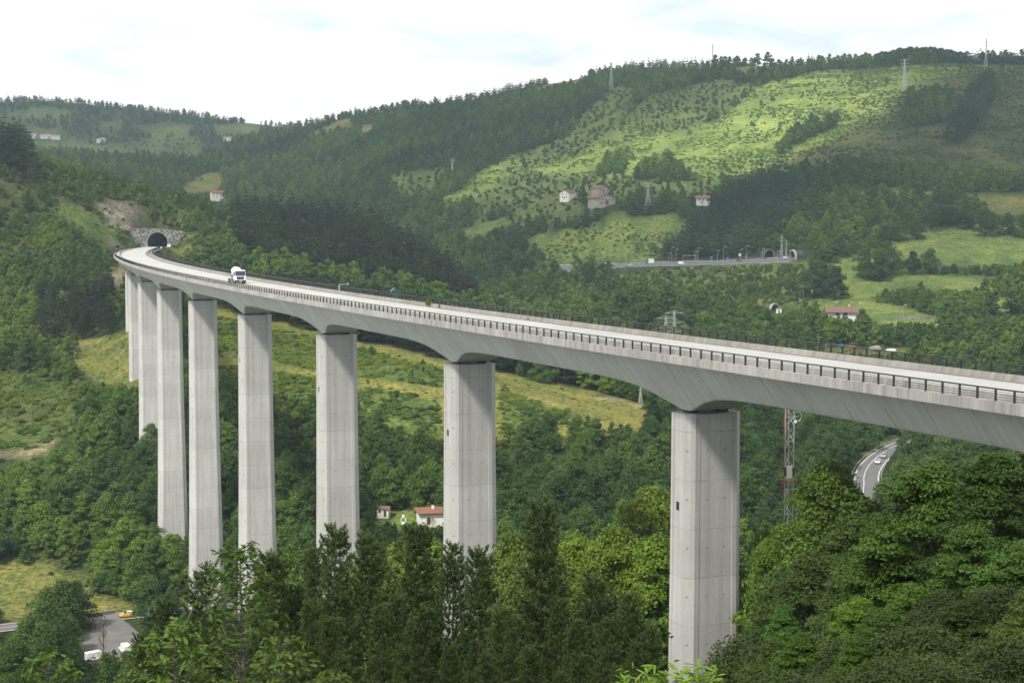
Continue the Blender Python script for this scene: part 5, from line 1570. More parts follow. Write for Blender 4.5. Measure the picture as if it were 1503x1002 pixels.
def zone_label(p):
    kind, key, X, Y, Z, H, R, cls = p
    px, py = project(X, Y, Z)
    if kind == 'pine':
        if 330 < px < 700 and Y > 830: return 'tall dark pine in the plantation above the viaduct deck', 'pine plantation above the deck'
        if 300 < px < 960 and Y > 640 and cls == PINE: return 'dark pine with bare trunk along the upper meadow edge', 'pines along the meadow edge'
        if px < 200 and cls == PINE: return 'dark pine in the stand left of the far piers', 'pine stand beside the far piers'
        if Y < 430: return 'conifer among the broadleaf trees on the valley floor', 'conifers on the valley floor'
        if Y > 1100: return 'dark pine in the block above the motorway', 'pine block above the motorway'
        return 'single conifer among the bushes of the hillside', 'scattered conifers on the hillside'
    if kind == 'shrub':
        if cls in (MEADOW, FERN, DRY): return 'low green shrub on the sloping meadow', 'shrubs on the meadow'
        if px < 340: return 'bushy shrub on the steep hillside by the tunnel', 'shrubs on the tunnel hillside'
        return 'low shrub on the scrubby bank across the valley', 'shrubs across the valley'
    if Y < 430: return 'leafy tree on the valley floor among the piers', 'valley floor trees'
    if Y < 665: return ('dark leafy tree below the sloping meadow', 'trees below the meadow') if px > 290 else ('leafy tree on the lower hillside beside the piers', 'trees on the lower hillside')
    if px < 330: return 'small leafy tree on the steep hillside above the tunnel road', 'small trees on the tunnel hillside'
    if Y < 1150: return 'leafy green tree in the wood just beyond the deck', 'wood beyond the deck'
    return 'leafy tree on the slopes of the far bank', 'trees on the far bank'


for i in sorted(chosen):
    p = PLANTS[i]; kind, key, X, Y, Z, H, R, cls = p
    nm = LIMIT[kind][0]; lab, grp = zone_label(p)
    lk = {'b': 'bm', 't': 'tm', 'p': 'pm', 's': 'sm'}[key]
    if key == 'b' and H < 6.5 and Y > 430: lk = 'bf'
    if Y > 690: lk = {'bm': 'bf', 'tm': 'bf', 'pm': 'pf'}.get(lk, lk)
    if Y > 1150: lk = {'bm': 'bf', 'tm': 'bf', 'pm': 'pf', 'sm': 'sf'}.get(lk, lk)
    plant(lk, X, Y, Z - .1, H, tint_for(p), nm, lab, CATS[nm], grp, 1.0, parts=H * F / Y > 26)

# the rest of each wood: one object per wood
def mass(name, ids, lk, label, cat, col):
    if not len(ids): return
    pts = np.array([[PLANTS[i][2], PLANTS[i][3], PLANTS[i][4] - .1] for i in ids], np.float32)
    H = np.array([PLANTS[i][5] for i in ids], np.float32)
    me = bpy.data.meshes.new(name); me.vertices.add(len(pts)); me.vertices.foreach_set('co', pts.ravel())
    protos = [bpy.data.objects.new(name + '_source', m_) for m_, _ in JOINED[lk]]
    a = me.attributes.new('psize', 'FLOAT', 'POINT'); a.data.foreach_set('value', H / JOINED[lk][0][1])
    a = me.attributes.new('pturn', 'FLOAT', 'POINT'); a.data.foreach_set('value', rng.uniform(0, 6.28, len(pts)).astype(np.float32))
    a = me.attributes.new('pidx', 'INT', 'POINT'); a.data.foreach_set('value', rng.integers(0, len(protos), len(pts)).astype(np.int32))
    o = link(name, me); o.color = (*col, 1)
    ng = bpy.data.node_groups.new(name + '_nodes', 'GeometryNodeTree')
    ng.interface.new_socket('Geometry', in_out='INPUT', socket_type='NodeSocketGeometry'); ng.interface.new_socket('Geometry', in_out='OUTPUT', socket_type='NodeSocketGeometry')
    gi = ng.nodes.new('NodeGroupInput'); go = ng.nodes.new('NodeGroupOutput')
    g2i = ng.nodes.new('GeometryNodeGeometryToInstance')
    for p_ in protos[::-1]:
        oi = ng.nodes.new('GeometryNodeObjectInfo'); oi.inputs['Object'].default_value = p_; oi.inputs['As Instance'].default_value = False
        ng.links.new(oi.outputs['Geometry'], g2i.inputs[0])
    iop = ng.nodes.new('GeometryNodeInstanceOnPoints')

    def attr(nm_, typ):
        n = ng.nodes.new('GeometryNodeInputNamedAttribute'); n.data_type = typ; n.inputs['Name'].default_value = nm_; return n.outputs['Attribute']
    cmb = ng.nodes.new('ShaderNodeCombineXYZ'); ng.links.new(attr('pturn', 'FLOAT'), cmb.inputs[2])
    e2r = ng.nodes.new('FunctionNodeEulerToRotation'); ng.links.new(cmb.outputs[0], e2r.inputs[0])
    m2p = ng.nodes.new('GeometryNodeMeshToPoints')
    ng.links.new(gi.outputs[0], m2p.inputs[0]); ng.links.new(m2p.outputs[0], iop.inputs['Points'])
    ng.links.new(g2i.outputs[0], iop.inputs['Instance']); iop.inputs['Pick Instance'].default_value = True
    ng.links.new(attr('pidx', 'INT'), iop.inputs['Instance Index']); ng.links.new(e2r.outputs[0], iop.inputs['Rotation']); ng.links.new(attr('psize', 'FLOAT'), iop.inputs['Scale'])
    ng.links.new(iop.outputs[0], go.inputs[0])
    md = o.modifiers.new('growth', 'NODES'); md.node_group = ng
    tag(o, label, cat, None, 'stuff')
    return o


rest = [i for i in range(len(PLANTS)) if i not in chosen and (PLANTS[i][0] == 'fern' or seen[i] > 0 or PLANTS[i][3] < 1100)]
by = {}
for i in rest:
    p = PLANTS[i]; Y = p[3]
    px = project(p[2], p[3], p[4])[0]
    zone = 'near' if Y < 700 else 'middle' if Y < 1120 else 'ridge' if Y < 2640 else 'distant'
    lk = {'b': 'b', 't': 't', 'p': 'p', 's': 's', 'f': 'f'}[p[1]] + ('m' if Y < (690 if p[1] in 'bpt' else 1000) else 'f')
    lk = {'ff': 'fm', 'tf': 'bf'}.get(lk, lk)
    if lk == 'bm' and p[5] < 6.5 and Y > 430: lk = 'bf'
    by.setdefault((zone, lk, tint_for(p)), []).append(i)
WOODN = {'b': 'broadleaf_woodland', 't': 'birch_woodland', 'p': 'pine_forest', 's': 'scrub_vegetation', 'f': 'fern_undergrowth'}
ZT = {'near': 'around the valley floor and piers', 'middle': 'on the hillsides just beyond the viaduct', 'ridge': 'covering the big ridge across the valley', 'distant': 'on the hazy distant hills'}
KT = {'b': 'leafy green woodland', 't': 'slender leafy woodland', 'p': 'dark conifer forest', 's': 'low green scrub', 'f': 'bright green fern patches'}
for (zone, lk, tn), ids in sorted(by.items(), key=lambda t: str(t[0])):
    shade = {True: 'paler', False: 'darker'}[tn[0] > 1.0] if not .79 < tn[0] < 1.01 else 'mid toned'
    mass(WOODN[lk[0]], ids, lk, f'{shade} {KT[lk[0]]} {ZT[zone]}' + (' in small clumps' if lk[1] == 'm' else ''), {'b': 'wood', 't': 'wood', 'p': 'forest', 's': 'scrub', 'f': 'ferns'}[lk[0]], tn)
print('PLANTS', len(PLANTS), 'chosen', len(chosen), 'hand', len(HAND), {k: len(v) for k, v in by.items()})
# ------------------------------------------------------------------ houses
def spot(px, py, Ymin=300.0, Y=None):
    if Y is None:
        for k in range(14):
            p = hit(px, py + 2 * k, Ymin)
            if p is not None: return Vector(p)
    d = at(px, py, Y); return Vector((d[0], Y, float(ground(d[0], Y))))


def face_cam(p, turn=0.0):
    """rotation that turns a thing's -y side to the viewpoint, plus a turn in degrees"""
    return -math.atan2(p.x, p.y) + math.radians(turn)


def house(name, p, w_, d_, h_, rh, turn, wall, roof, gable_front, label, wins=(), door=None, chimney=None, over=.6, cat='house', lift=0.0):
    e = empty(name, p + Vector((0, 0, lift)), face_cam(p, turn)); tag(e, label, cat)
    b = MB(); x, y = w_ / 2, d_ / 2
    if gable_front: b.prism([(-x, -3), (x, -3), (x, h_), (0, h_ + rh), (-x, h_)], -y, y, 'y')
    else: b.prism([(-y, -3), (y, -3), (y, h_), (0, h_ + rh), (-y, h_)], -x, x, 'x')
    b.build('wall', M[wall], e)
    r = MB(); t = .22
    s = (x if gable_front else y)
    k = rh / s; ov = over
    prof = [(-s - ov, h_ - ov * k + .03), (0, h_ + rh + .03), (s + ov, h_ - ov * k + .03), (s + ov, h_ - ov * k + .03 + t), (0, h_ + rh + .03 + t), (-s - ov, h_ - ov * k + .03 + t)]
    r.prism(prof, -(y if gable_front else x) - ov, (y if gable_front else x) + ov, 'y' if gable_front else 'x')
    ro = r.build('roof', M[roof], e)
    for (wx, wz, ww, wh) in wins:
        b = MB(); b.box(wx - ww / 2, wx + ww / 2, -y - .04, -y + .1, wz, wz + wh); f = b.build('window', M['window'], e)
    if door:
        wx, ww, wh = door; b = MB(); b.box(wx - ww / 2, wx + ww / 2, -y - .05, -y + .1, 0, wh); b.build('door', M['wood'], e)
    if chimney:
        cx_, cy_ = chimney; b = MB(); b.box(cx_ - .35, cx_ + .35, cy_ - .3, cy_ + .3, h_, h_ + rh + 1.0); b.box(cx_ - .45, cx_ + .45, cy_ - .4, cy_ + .4, h_ + rh + 1.0, h_ + rh + 1.12); b.build('chimney', M['plaster'], ro)
    return e


def row(n, x0, x1, z, w, h): return [(x, z, w, h) for x in np.linspace(x0, x1, n)]


p = spot(644, 768, 430)
house('bungalow', p, 12, 9, 3.3, .15, 8, 'plaster', 'tile', False, 'low white house with thin red roof beside the broad middle pier', [(2.6, .9, 2.4, 1.3)], (-3.6, 1.0, 2.1), (-1.6, 1.0), .8, lift=.6)
p = spot(563, 758, 430)
house('garden_shed', p, 3.6, 3.2, 2.3, .5, -12, 'plaster', 'browntile', False, 'small white garden shed with dark doorway among the trees', [(-.9, 1.2, .7, .6)], (.8, .8, 1.9), None, .35, 'shed', lift=.3)
p = spot(1235, 470, 800)
house('farmhouse', p, 16, 10, 3.4, 2.4, 4, 'plaster', 'browntile', False, 'white house with long brown roof behind the trees above the deck', row(2, -2.5, 1.8, 1.2, 2.2, 1.6), None, (4.2, .5), 1.4, lift=1.8)
p = spot(883, 302, 1250)
house('farmhouse', p, 17, 18, 5.6, 3.6, 26, 'stonewall', 'tile', True, 'broad grey stone farmhouse with arched doorway and red tiled roof', row(5, -6.2, 6.2, 3.6, 1.0, 1.2) + row(2, -5.5, -3.4, 1.0, 1.0, 1.2), (.6, 3.0, 3.4), None, .9, lift=.8)
p = spot(834, 293, 1250)
house('farmhouse', p, 9.5, 13, 5.2, 2.6, -32, 'plaster', 'browntile', True, 'white gabled farmhouse left of the stone one', row(2, -2.2, 2.2, 3.4, .9, 1.2) + row(2, -2.2, 2.2, 1.0, .9, 1.2), (0, 1.2, 2.1), None, .6, lift=.6)
p = spot(880, 287, 1300)
house('farmhouse', p, 10, 13, 4.2, 2.2, 34, 'stonewall', 'tile', True, 'red roofed farmhouse peeping out behind the stone one', row(3, -3, 3, 1.8, 1.0, 1.1), (0, 1.2, 2.0), None, .7, lift=2.2)
p = spot(1030, 300, 1250)
house('farmhouse', p, 12, 8, 3.8, 2.0, 18, 'plaster', 'tile', False, 'low whitewashed house with orange roof above the pine block', row(3, -3.5, 3.5, 1.4, 1.3, 1.3), None, (2, 0), .8, lift=1.6)
p = spot(874, 306, 1250)
b = MB(); e = empty('yard_wall', p, face_cam(p, -20)); tag(e, 'short bright white wall below the stone farmhouse', 'wall')
b.box(-4.2, 4.2, -.25, .25, -1, 1.7); b.build('wall', M['plaster'], e); b = MB(); b.box(-4.3, 4.3, -.33, .33, 1.7, 1.85); b.build('coping', M['edge'], e)
p = spot(320, 295, 1300)
house('farmhouse', p, 14, 10, 6.2, 2.4, 10, 'plaster', 'tile', False, 'tall farmhouse with red roof behind the tunnel hill', row(4, -5, 5, 3.9, .9, 1.2) + row(4, -5, 5, 1.2, .9, 1.2), None, None, .7, lift=2.0)
p = spot(340, 296, 1300)
house('outbuilding', p, 9, 7, 3.0, 1.4, 10, 'stonewall', 'tile', False, 'low red roofed outbuilding beside the tall farmhouse', row(2, -2, 2, 1, .9, .9), None, None, .5, 'outbuilding', lift=2.0)
p = spot(66, 204, 2600)
for dx, w_, lab in ((-17, 17, 'first of three joined white houses on the distant hill'), (2, 20, 'middle of three joined white houses, the longest, on the distant hill'), (21, 16, 'end house of three joined white ones, next to the distant field')):
    q = p + Vector((dx, 0, 0)); q.z = float(ground(q.x, q.y))
    house('farmhouse', q, w_, 10, 6.5, 2.4, 0, 'plaster', 'tile', False, lab, row(4, -w_ * .36, w_ * .36, 3.6, 1.3, 1.6), None, None, .5, lift=2.5)
p = spot(149, 210, 2600)
house('farmhouse', p, 15, 11, 6, 3, 30, 'plaster', 'tile', True, 'single white farmhouse on the distant slope among trees', row(3, -4, 4, 3, 1.4, 1.6), None, None, .6, lift=2.0)
p = spot(334, 207, 2600)
house('farmhouse', p, 13, 10, 5, 2.4, -15, 'plaster', 'tile', False, 'small white farmhouse below the distant pasture', row(3, -4, 4, 2, 1.3, 1.5), None, None, .6, lift=2.0)

# vans parked in the yard
for (px, py), rz_, lab in (((184, 957), .5, 'white van parked at the lower end of the paved yard'), ((141, 968), -.9, 'white van half hidden under the large dark tree by the yard')):
    d = at(px, py, 1.0); q = d * (-104.98 / d[2]); car(tuple(q), rz_, 'white', lab, 5.2, 2.0, 2.1, True)
b = MB(); e0_ = Vector(at(126, 906, 1.0)); e1_ = Vector(at(168, 899, 1.0)); e0_ *= -104.98 / e0_.z; e1_ *= -104.98 / e1_.z
e = empty('kerb_wall', e0_); tag(e, 'low concrete kerb wall between the paved yard and the valley road', 'wall'); dv = e1_ - e0_; L_ = dv.length; e.rotation_euler = (0, 0, math.atan2(dv.y, dv.x))
b.box(0, L_, -.2, .2, -.3, .8); b.build('wall', M['barrier'], e); b = MB(); b.box(-.05, L_ + .05, -.26, .26, .8, .92); b.build('coping', M['edge'], e)
# white round ornament and palm in the garden
p = spot(592, 769, 430); e = empty('garden_ornament', p); tag(e, 'white rounded garden ornament on the lawn left of the low house', 'ornament')
b = MB(); b.tube([(0, 0, -.2), (0, 0, .5)], [.7, .55], 10); b.build('plinth', M['plaster'], e)
b = MB(); b.tube([(.75 * math.cos(t), 0, 1.2 + .75 * math.sin(t)) for t in np.linspace(0, 2 * PI, 15)], .2, 6, False); b.build('ring', M['plaster'], e)
b = MB(); b.tube([(0, 0, 1.9), (0, 0, 2.4), (0, 0, 2.9)], [.35, .45, .1], 8); b.build('finial', M['plaster'], e)
p = spot(632, 770, 425); e = empty('palm_tree', p + Vector((0, -3, 0))); tag(e, 'short palm growing in front of the low white house', 'palm tree')
b = MB(); b.tube([(0, 0, -.5), (.05, 0, 1.2), (0, 0, 2.6)], [.35, .3, .28], 8); b.build('trunk', M['barkmat'], e)
V, Fq = [], []
for k in range(34):
    a = k * 2.4; el = .9 - 1.5 * (k / 34); L_ = 2.0
    for j in range(6):
        for sd in (-1, 1):
            u0 = .2 + .13 * j; r0 = L_ * u0; z0 = 2.7 + math.sin(el) * r0 - .35 * u0 * u0 * L_
            c0 = Vector((math.cos(a) * math.cos(el) * r0, math.sin(a) * math.cos(el) * r0, z0))
            t = Vector((-math.sin(a), math.cos(a), 0)) * sd; f = Vector((math.cos(a), math.sin(a), 0))
            V += [c0, c0 + f * .12, c0 + t * .5 + f * .3 - Vector((0, 0, .22)), c0 + t * .45 + f * .2 - Vector((0, 0, .2))]
me = np_mesh('crown', np.array([tuple(v) for v in V]), np.arange(len(V)).reshape(-1, 4), M['leaf'], attrs={'tint': ('FLOAT', rng.uniform(.5, 1, len(V)))}); c = link('crown', me, e); c.color = (1.5, 1.3, .8, 1)

# ------------------------------------------------------------------ pylons, masts, poles, lamps
def pylon(px, pb, pt, Ymin, label, arms=3, bar=.12, wide=.14, name='pylon', Y=None, p=None, top=None):
    p = p or spot(px, pb, Ymin, Y)
    H = (pb - pt) / F * p.y if top is None else top - p.z
    e = empty(name, p, face_cam(p, 20)); tag(e, label, 'pylon')
    w0 = H * wide / 2; w1 = w0 * .22
    b = MB(); n = 9
    zs = [H * (1 - (1 - i / n) ** 1.0) for i in range(n + 1)]
    W_ = lambda z: w0 + (w1 - w0) * min(1, z / (H * .72)) if z < H * .72 else w1
    cor = [(-1, -1), (1, -1), (1, 1), (-1, 1)]
    for sx, sy in cor: b.tube([(sx * W_(z), sy * W_(z), z - (.8 if z == 0 else 0)) for z in zs], bar, 4)
    for i in range(n):
        z0, z1 = zs[i], zs[i + 1]
        for k in range(4):
            (ax, ay), (bx, by) = cor[k], cor[(k + 1) % 4]
            b.tube([(ax * W_(z0), ay * W_(z0), z0), (bx * W_(z1), by * W_(z1), z1)], bar * .6, 3, False)
            b.tube([(bx * W_(z0), by * W_(z0), z0), (ax * W_(z1), ay * W_(z1), z1)], bar * .6, 3, False)
    b.build('lattice_tower', M['steel'], e)
    for i in range(arms):
        z = H * (.74 + .115 * i); l = H * (.13 - .02 * (i != 1))
        a = MB()
        for s in (-1, 1):
            a.tube([(s * w1, -w1, z), (s * l, 0, z + .1)], bar * .7, 4); a.tube([(s * w1, w1, z), (s * l, 0, z + .1)], bar * .7, 4); a.tube([(s * w1, 0, z + H * .035), (s * l, 0, z + .1)], bar * .6, 4)
            a.tube([(s * l, 0, z + .1), (s * l, 0, z - H * .03)], bar * .5, 4)
        a.build('crossarm', M['steel'], e)
    return e


pylon(897, 133, 93, 1500, 'grey lattice pylon standing against the sky on the wooded ridge', bar=.2)
pylon(1327, 133, 88, 1400, 'grey lattice pylon on the open slope below the ridge copse', bar=.2)
pylon(951, 312, 268, 1150, 'grey lattice pylon beside the farm meadow', bar=.17, wide=.2)
pylon(664, 262, 233, 1400, 'pale lattice pylon rising out of the dark conifer slope', bar=.2)
pylon(1046, 98, 64, 1800, 'distant thin pylon on the skyline above the conifers', bar=.14, wide=.1)
pylon(1447, 98, 58, 1700, 'faint thin pylon on the skyline behind the end conifers', bar=.13, wide=.1)
pylon(1147, 379, 345, 1050, 'tall thin pylon beside the twin motorway portals', arms=2, bar=.13, wide=.1)
pylon(1154, 380, 352, 1050, 'thinner pylon just right of the tall one by the motorway portals', arms=1, bar=.11, wide=.08)
q = spot(977, 560, 300, 700); pylon(977, 0, 0, 0, 'short lattice pylon with stacked crossarms just beyond the far railing', bar=.11, wide=.09, p=q, top=zpix(464, 700))
q = spot(989, 560, 300, 715); pylon(989, 0, 0, 0, 'slightly taller lattice pylon right of its twin beyond the far railing', bar=.11, wide=.09, p=q, top=zpix(456, 715))
q = spot(940, 592, 300, 655); pylon(940, 0, 0, 0, 'squat lattice pylon at the end of the yellow meadow', arms=1, bar=.10, wide=.2, p=q, top=zpix(566, 655))


def pole(px, pb, pt, Ymin, label, r=.12, lamp=False, name=None, Y=None, arm=1.2, cat=None, group=None):
    p = spot(px, pb, Ymin, Y); H = (pb - pt) / F * p.y if Y is None else zpix(pt, Y) - p.z
    e = empty(name or ('street_lamp' if lamp else 'utility_pole'), p, face_cam(p)); tag(e, label, cat or ('street lamp' if lamp else 'utility pole'), group)
    b = MB(); b.tube([(0, 0, -.5), (0, 0, H * .5), (0, 0, H)], [r, r * .8, r * .55], 8); b.build('pole', M['steel'], e)
    if lamp:
        b = MB(); b.tube([(0, 0, H - .05), (arm * .5, 0, H + .12), (arm, 0, H + .15)], r * .5, 6); b.build('arm', M['steel'], e)
        b = MB(); b.box(arm - .3, arm + .9, -.28, .28, H + .02, H + .22, top=.7); b.build('lamp_head', M['signwhite'], e, bevel=.03)
    else:
        b = MB(); b.box(-.9, .9, -.07, .07, H - .8, H - .66); b.build('crossarm', M['steel'], e)
    return e


for px, pt, Y, lab in [(1116, 679, 560, 'street lamp left of the lattice mast, before the bare rock'), (1195, 657, 600, 'street lamp above the bare rock bank'), (1237, 657, 600, 'street lamp behind the round light green tree'), (1255, 645, 590, 'tall street lamp on the uphill edge of the curving road'),
                       (1293, 660, 610, 'street lamp beside the second car on the curving road'), (1322, 681, 520, 'street lamp among the bushes on the downhill side of the curving road')]:
    p0 = spot(px, 700, 300, Y); pole(px, 0, pt, 0, lab, .11, True, Y=Y, arm=.7)
ML = [(777, 377), (815, 375), (849, 372), (884, 370), (919, 369), (982, 372), (986, 363), (992, 366), (1020, 370), (1024, 364), (1053, 368), (1062, 362), (1087, 366), (1096, 361), (1119, 365), (1141, 369)]
MLAB = ['street lamp at the wooded start of the far motorway', 'second street lamp along the wooded end of the far motorway', 'street lamp left of the motorway embankment', 'street lamp just before the pale motorway board', 'street lamp above the blue sign at the embankment end',
        'short street lamp right of the pale motorway board', 'tallest of the lamps against the pine block', 'street lamp beside the tallest one by the pine block', 'short street lamp at the end of the motorway gantry', 'tall street lamp right of the motorway gantry',
        'short street lamp right of the white motorway car', 'tall street lamp above the middle blue sign', 'small street lamp left of the little white board', 'tall street lamp right of the little white board', 'street lamp left of the dark motorway portal', 'street lamp between the two motorway portals']
for (px, pt), lab in zip(ML, MLAB): pole(px, 387 + (960 - px) * .012, pt, 1050, lab, .15, True, arm=1.0)
for px, pb, pt, Ymin, lab, lamp in [(1266, 400, 374, 880, 'grey utility pole on the field edge beside the hedgerow', 0), (1242, 376, 353, 900, 'grey utility pole left of the rounded hedgerow trees', 0), (1179, 442, 418, 850, 'utility pole on the rough grass below the motorway', 0), (1173, 458, 440, 850, 'short lamp beside the small white tunnel mouth', 1),
                                    (1225, 459, 443, 850, 'lamp behind the long brown roof', 1), (1260, 460, 444, 850, 'lamp at the gable of the long brown roofed house', 1), (1326, 466, 448, 850, 'lamp by the stone terrace right of the brown roofed house', 1), (1290, 440, 420, 850, 'utility pole below the mown field', 0)]:
    pole(px, pb, pt, Ymin, lab, .12, bool(lamp), arm=.8)

# lattice mast under the near span
Y = 188; d = at(1157.5, 700, Y); gz = float(ground(d[0], Y)); zt = zpix(588, Y); H = zt - gz
e = empty('lattice_mast', (d[0], Y, gz), face_cam(Vector((d[0], Y, 0)), 6)); tag(e, 'tall galvanised lattice mast with red cable rising beside the nearest pier', 'mast')
b = MB(); hw = .5
for sx, sy in ((-hw, -hw), (hw, -hw), (0, hw)): b.tube([(sx, sy, -1), (sx, sy, H)], .06, 6)
n = int(H / .95)
for i in range(n):
    z0, z1 = i * H / n, (i + 1) * H / n
    for (ax, ay), (bx, by) in (((-hw, -hw), (hw, -hw)), ((hw, -hw), (0, hw)), ((0, hw), (-hw, -hw))):
        a1, a2 = ((ax, ay, z0), (bx, by, z1)) if i % 2 else ((bx, by, z0), (ax, ay, z1)); b.tube([a1, a2], .03, 4, False)
        if i % 3 == 0: b.tube([(ax, ay, z0), (bx, by, z0)], .025, 4, False)
b.build('lattice_tower', M['steel'], e)
zb = zpix(703, Y) - gz
b = MB(); b.tube([(-.62, -.5, zb - 1.5), (-.58, -.52, zb + 2), (-.62, -.5, H * .9), (-.56, -.5, H)], .045, 6); b.build('cable', M['redpaint'], e)
b = MB(); b.box(-.32, .32, -.85, -.55, zb + .25, zb + 1.7); b.build('equipment_box', M['signwhite'], e, bevel=.03)
for s in (-1, 1):
    b = MB(); b.box(s * .5 - .09, s * .5 + .09, -.85, -.62, zb + .5, zb + 1.5); b.build('antenna', M['blackplastic'], e)
b = MB(); b.box(-.95, .95, -.95, -.5, zb - .02, zb + .08); b.box(-.95, -.85, -.95, -.9, zb - .8, zb); b.box(.85, .95, -.95, -.9, zb - .8, zb); b.build('platform', M['redpaint'], e)
b = MB(); b.box(-.5, .5, -.98, -.96, zb - .06, zb + .14); b.build('warning_plate', M['orange'], e)
b = MB(); zl = zpix(610, Y) - gz
b.tube([(.95 + .42 * math.cos(t), -.4, zl + .55 * math.sin(t)) for t in np.linspace(0, 2 * PI, 17)], .035, 5, False); b.tube([(.5, -.5, zl), (1.0, -.4, zl)], .04, 5); b.build('loop_antenna', M['steel'], e)
b = MB(); zl2 = zpix(618, Y) - gz; b.box(.5, .8, -.6, -.4, zl2 - .12, zl2 + .12); b.build('lamp', M['signwhite'], e)


def wire(name, pts, r, label, sag=2.0):
    P = []
    for a, c in zip(pts[:-1], pts[1:]):
        a, c = Vector(a), Vector(c)
        for t in np.linspace(0, 1, 13)[:-1]: P.append(a.lerp(c, t) - Vector((0, 0, sag * 4 * t * (1 - t))))
    P.append(Vector(pts[-1]))
    b = MB(); b.tube(P, r, 4); tag(b.build(name, M['wirematerial']), label, 'cable')


mx_ = Vector(at(1163, 619, Y))
wire('overhead_cable', [mx_, at(1300, 626, 260), at(1420, 624, 330)], .018, 'upper thin cable leaving the lattice mast top', 1.0)
wire('overhead_cable', [mx_, at(1300, 637, 250), at(1420, 640, 320)], .018, 'lower thin cable leaving the lattice mast top', 1.5)
wire('overhead_cable', [at(1190, 728, 300), at(1290, 690, 330), at(1385, 640, 360)], .022, 'slanting cable crossing before the curving road', .6)
wire('overhead_cable', [at(1240, 726, 290), at(1330, 690, 330), at(1390, 655, 350)], .022, 'second slanting cable below the first near the curving road', .6)
wire('power_line', [at(664, 236, 1560), at(560, 262, 1500), at(400, 262, 1600)], .035, 'thin power line running left from the pale pylon', 8.0)
wire('power_line', [at(897, 99, 2090), at(780, 180, 1850), at(664, 238, 1560)], .04, 'power line between the ridge pylon and the pale pylon', 8.0)

# ------------------------------------------------------------------ traffic and road furniture
def on_line(L_, px, off, ahead):
    i = int(np.argmin(np.abs(project(L_[:, 0], L_[:, 1], L_[:, 2])[0] - px))); i = min(max(i, 1), len(L_) - 2)
    t = L_[i + 1] - L_[i - 1]; t = t[:2] / np.linalg.norm(t[:2]); n = np.array([t[1], -t[0]])
    p = Vector((*(L_[i, :2] + n * off), L_[i, 2] + .01)); f = t * (1 if ahead else -1)
    return p, math.atan2(-f[0], f[1])


def near_pix(L_, px, py):
    u, v = project(L_[:, 0], L_[:, 1], L_[:, 2]); return int(np.argmin((u - px) ** 2 + (v - py) ** 2))


p, rz = on_line(LEFT_ROAD, 185, 1.9, False)
cy_ = car(p, rz, 'yellow', 'small yellow and white car driving along the valley road', 4.0, 1.7, 1.5)
b = MB(); h = 2.0
b.prism([(-h - .03, .72), (-h + .08, .95), (-h + .53, 1.41), (-h + .98, 1.525), (h - 2.07, 1.525), (h - 1.5, 1.2), (h - 2.0, 1.44), (-h + 1.0, 1.42), (-h + .75, 1.02), (-h + .55, .72)], -.79, .79, 'x'); b.build('roof_panel', M['white'], cy_)
for (px, py), off, lab, pt in (((1286, 680), 1.6, 'white car leading on the curving road below the span', 'white'), ((1296, 670), 1.6, 'silver car following the white one on the curving road', 'silver')):
    i = near_pix(RIGHT_ROAD, px - 5, py); t = RIGHT_ROAD[i + 1] - RIGHT_ROAD[i - 1]; t = t[:2] / np.linalg.norm(t[:2]); n = np.array([t[1], -t[0]])
    f = -t; car((*(RIGHT_ROAD[i, :2] + n * off), RIGHT_ROAD[i, 2] + .01), math.atan2(-f[0], f[1]), pt, lab)
for px, py, lab, pt, van in [(1000, 388.5, 'white van on the far motorway below the gantry', 'white', True), (1153, 380, 'white car leaving the motorway portal', 'white', False), (1085, 384, 'dark car on the far motorway ramp', 'darkcar', False), (925, 391, 'silver car at the embankment end of the far motorway', 'silver', False)]:
    p = spot(px, py, 1050); f = Vector((1, -.1)).normalized(); car(p + Vector((0, 0, .3)), math.atan2(-f.x, f.y), pt, lab, 4.8 if van else 4.3, 1.9 if van else 1.75, 2.0 if van else 1.45, van)


def sign(px, py, w_, h_, mat, label, Ymin, post=1.6, turn=0, name='road_sign', cat='road sign'):
    p = spot(px, py + 3, Ymin); e = empty(name, p, face_cam(p, turn)); tag(e, label, cat)
    b = MB()
    for x in (-w_ * .35, w_ * .35): b.tube([(x, .08, -.5), (x, .08, post + h_ * .9)], .07, 6)
    b.build('post', M['steel'], e)
    b = MB(); b.box(-w_ / 2, w_ / 2, -.04, .02, post, post + h_); b.build('panel', M[mat], e, bevel=.01)
    b = MB()
    b.box(-w_ / 2 + .12, w_ / 2 - .12, -.05, -.038, post + .10, post + .15); b.box(-w_ / 2 + .12, w_ / 2 - .12, -.05, -.038, post + h_ - .15, post + h_ - .10)
    b.build('border', M['white' if mat != 'signwhite' else 'steel'], e)


for px, py, w_, h_, mat, lab in [(956, 386, 4.2, 3.2, 'signwhite', 'large pale notice board beside the far motorway'), (919, 393, 1.8, 1.5, 'signblue', 'blue road sign at the far end of the motorway embankment'), (949, 389, 1.5, 2.2, 'signblue', 'narrow blue road sign left of the large pale board'), (1044, 381, 1.8, 2.2, 'signblue', 'blue road sign where the motorway ramp begins'),
                                 (1068, 382, 2.2, 2.0, 'signblue', 'blue road sign in the middle of the motorway ramp'), (1095, 378, 1.6, 1.5, 'signblue', 'small blue road sign under the little white board'), (1086, 376, 1.8, 1.8, 'signwhite', 'little white board above the motorway ramp'), (1118, 380, 1.6, 1.6, 'signblue', 'blue road sign before the dark motorway portal'), (1148, 378, 2.6, 1.8, 'signblue', 'widest blue road sign, between the motorway portals')]:
    sign(px, py, w_, h_, mat, lab, 1050)
p = spot(1012, 387, 1050); e = empty('sign_gantry', p, face_cam(p, 15)); tag(e, 'grey sign gantry spanning one carriageway of the far motorway', 'gantry')
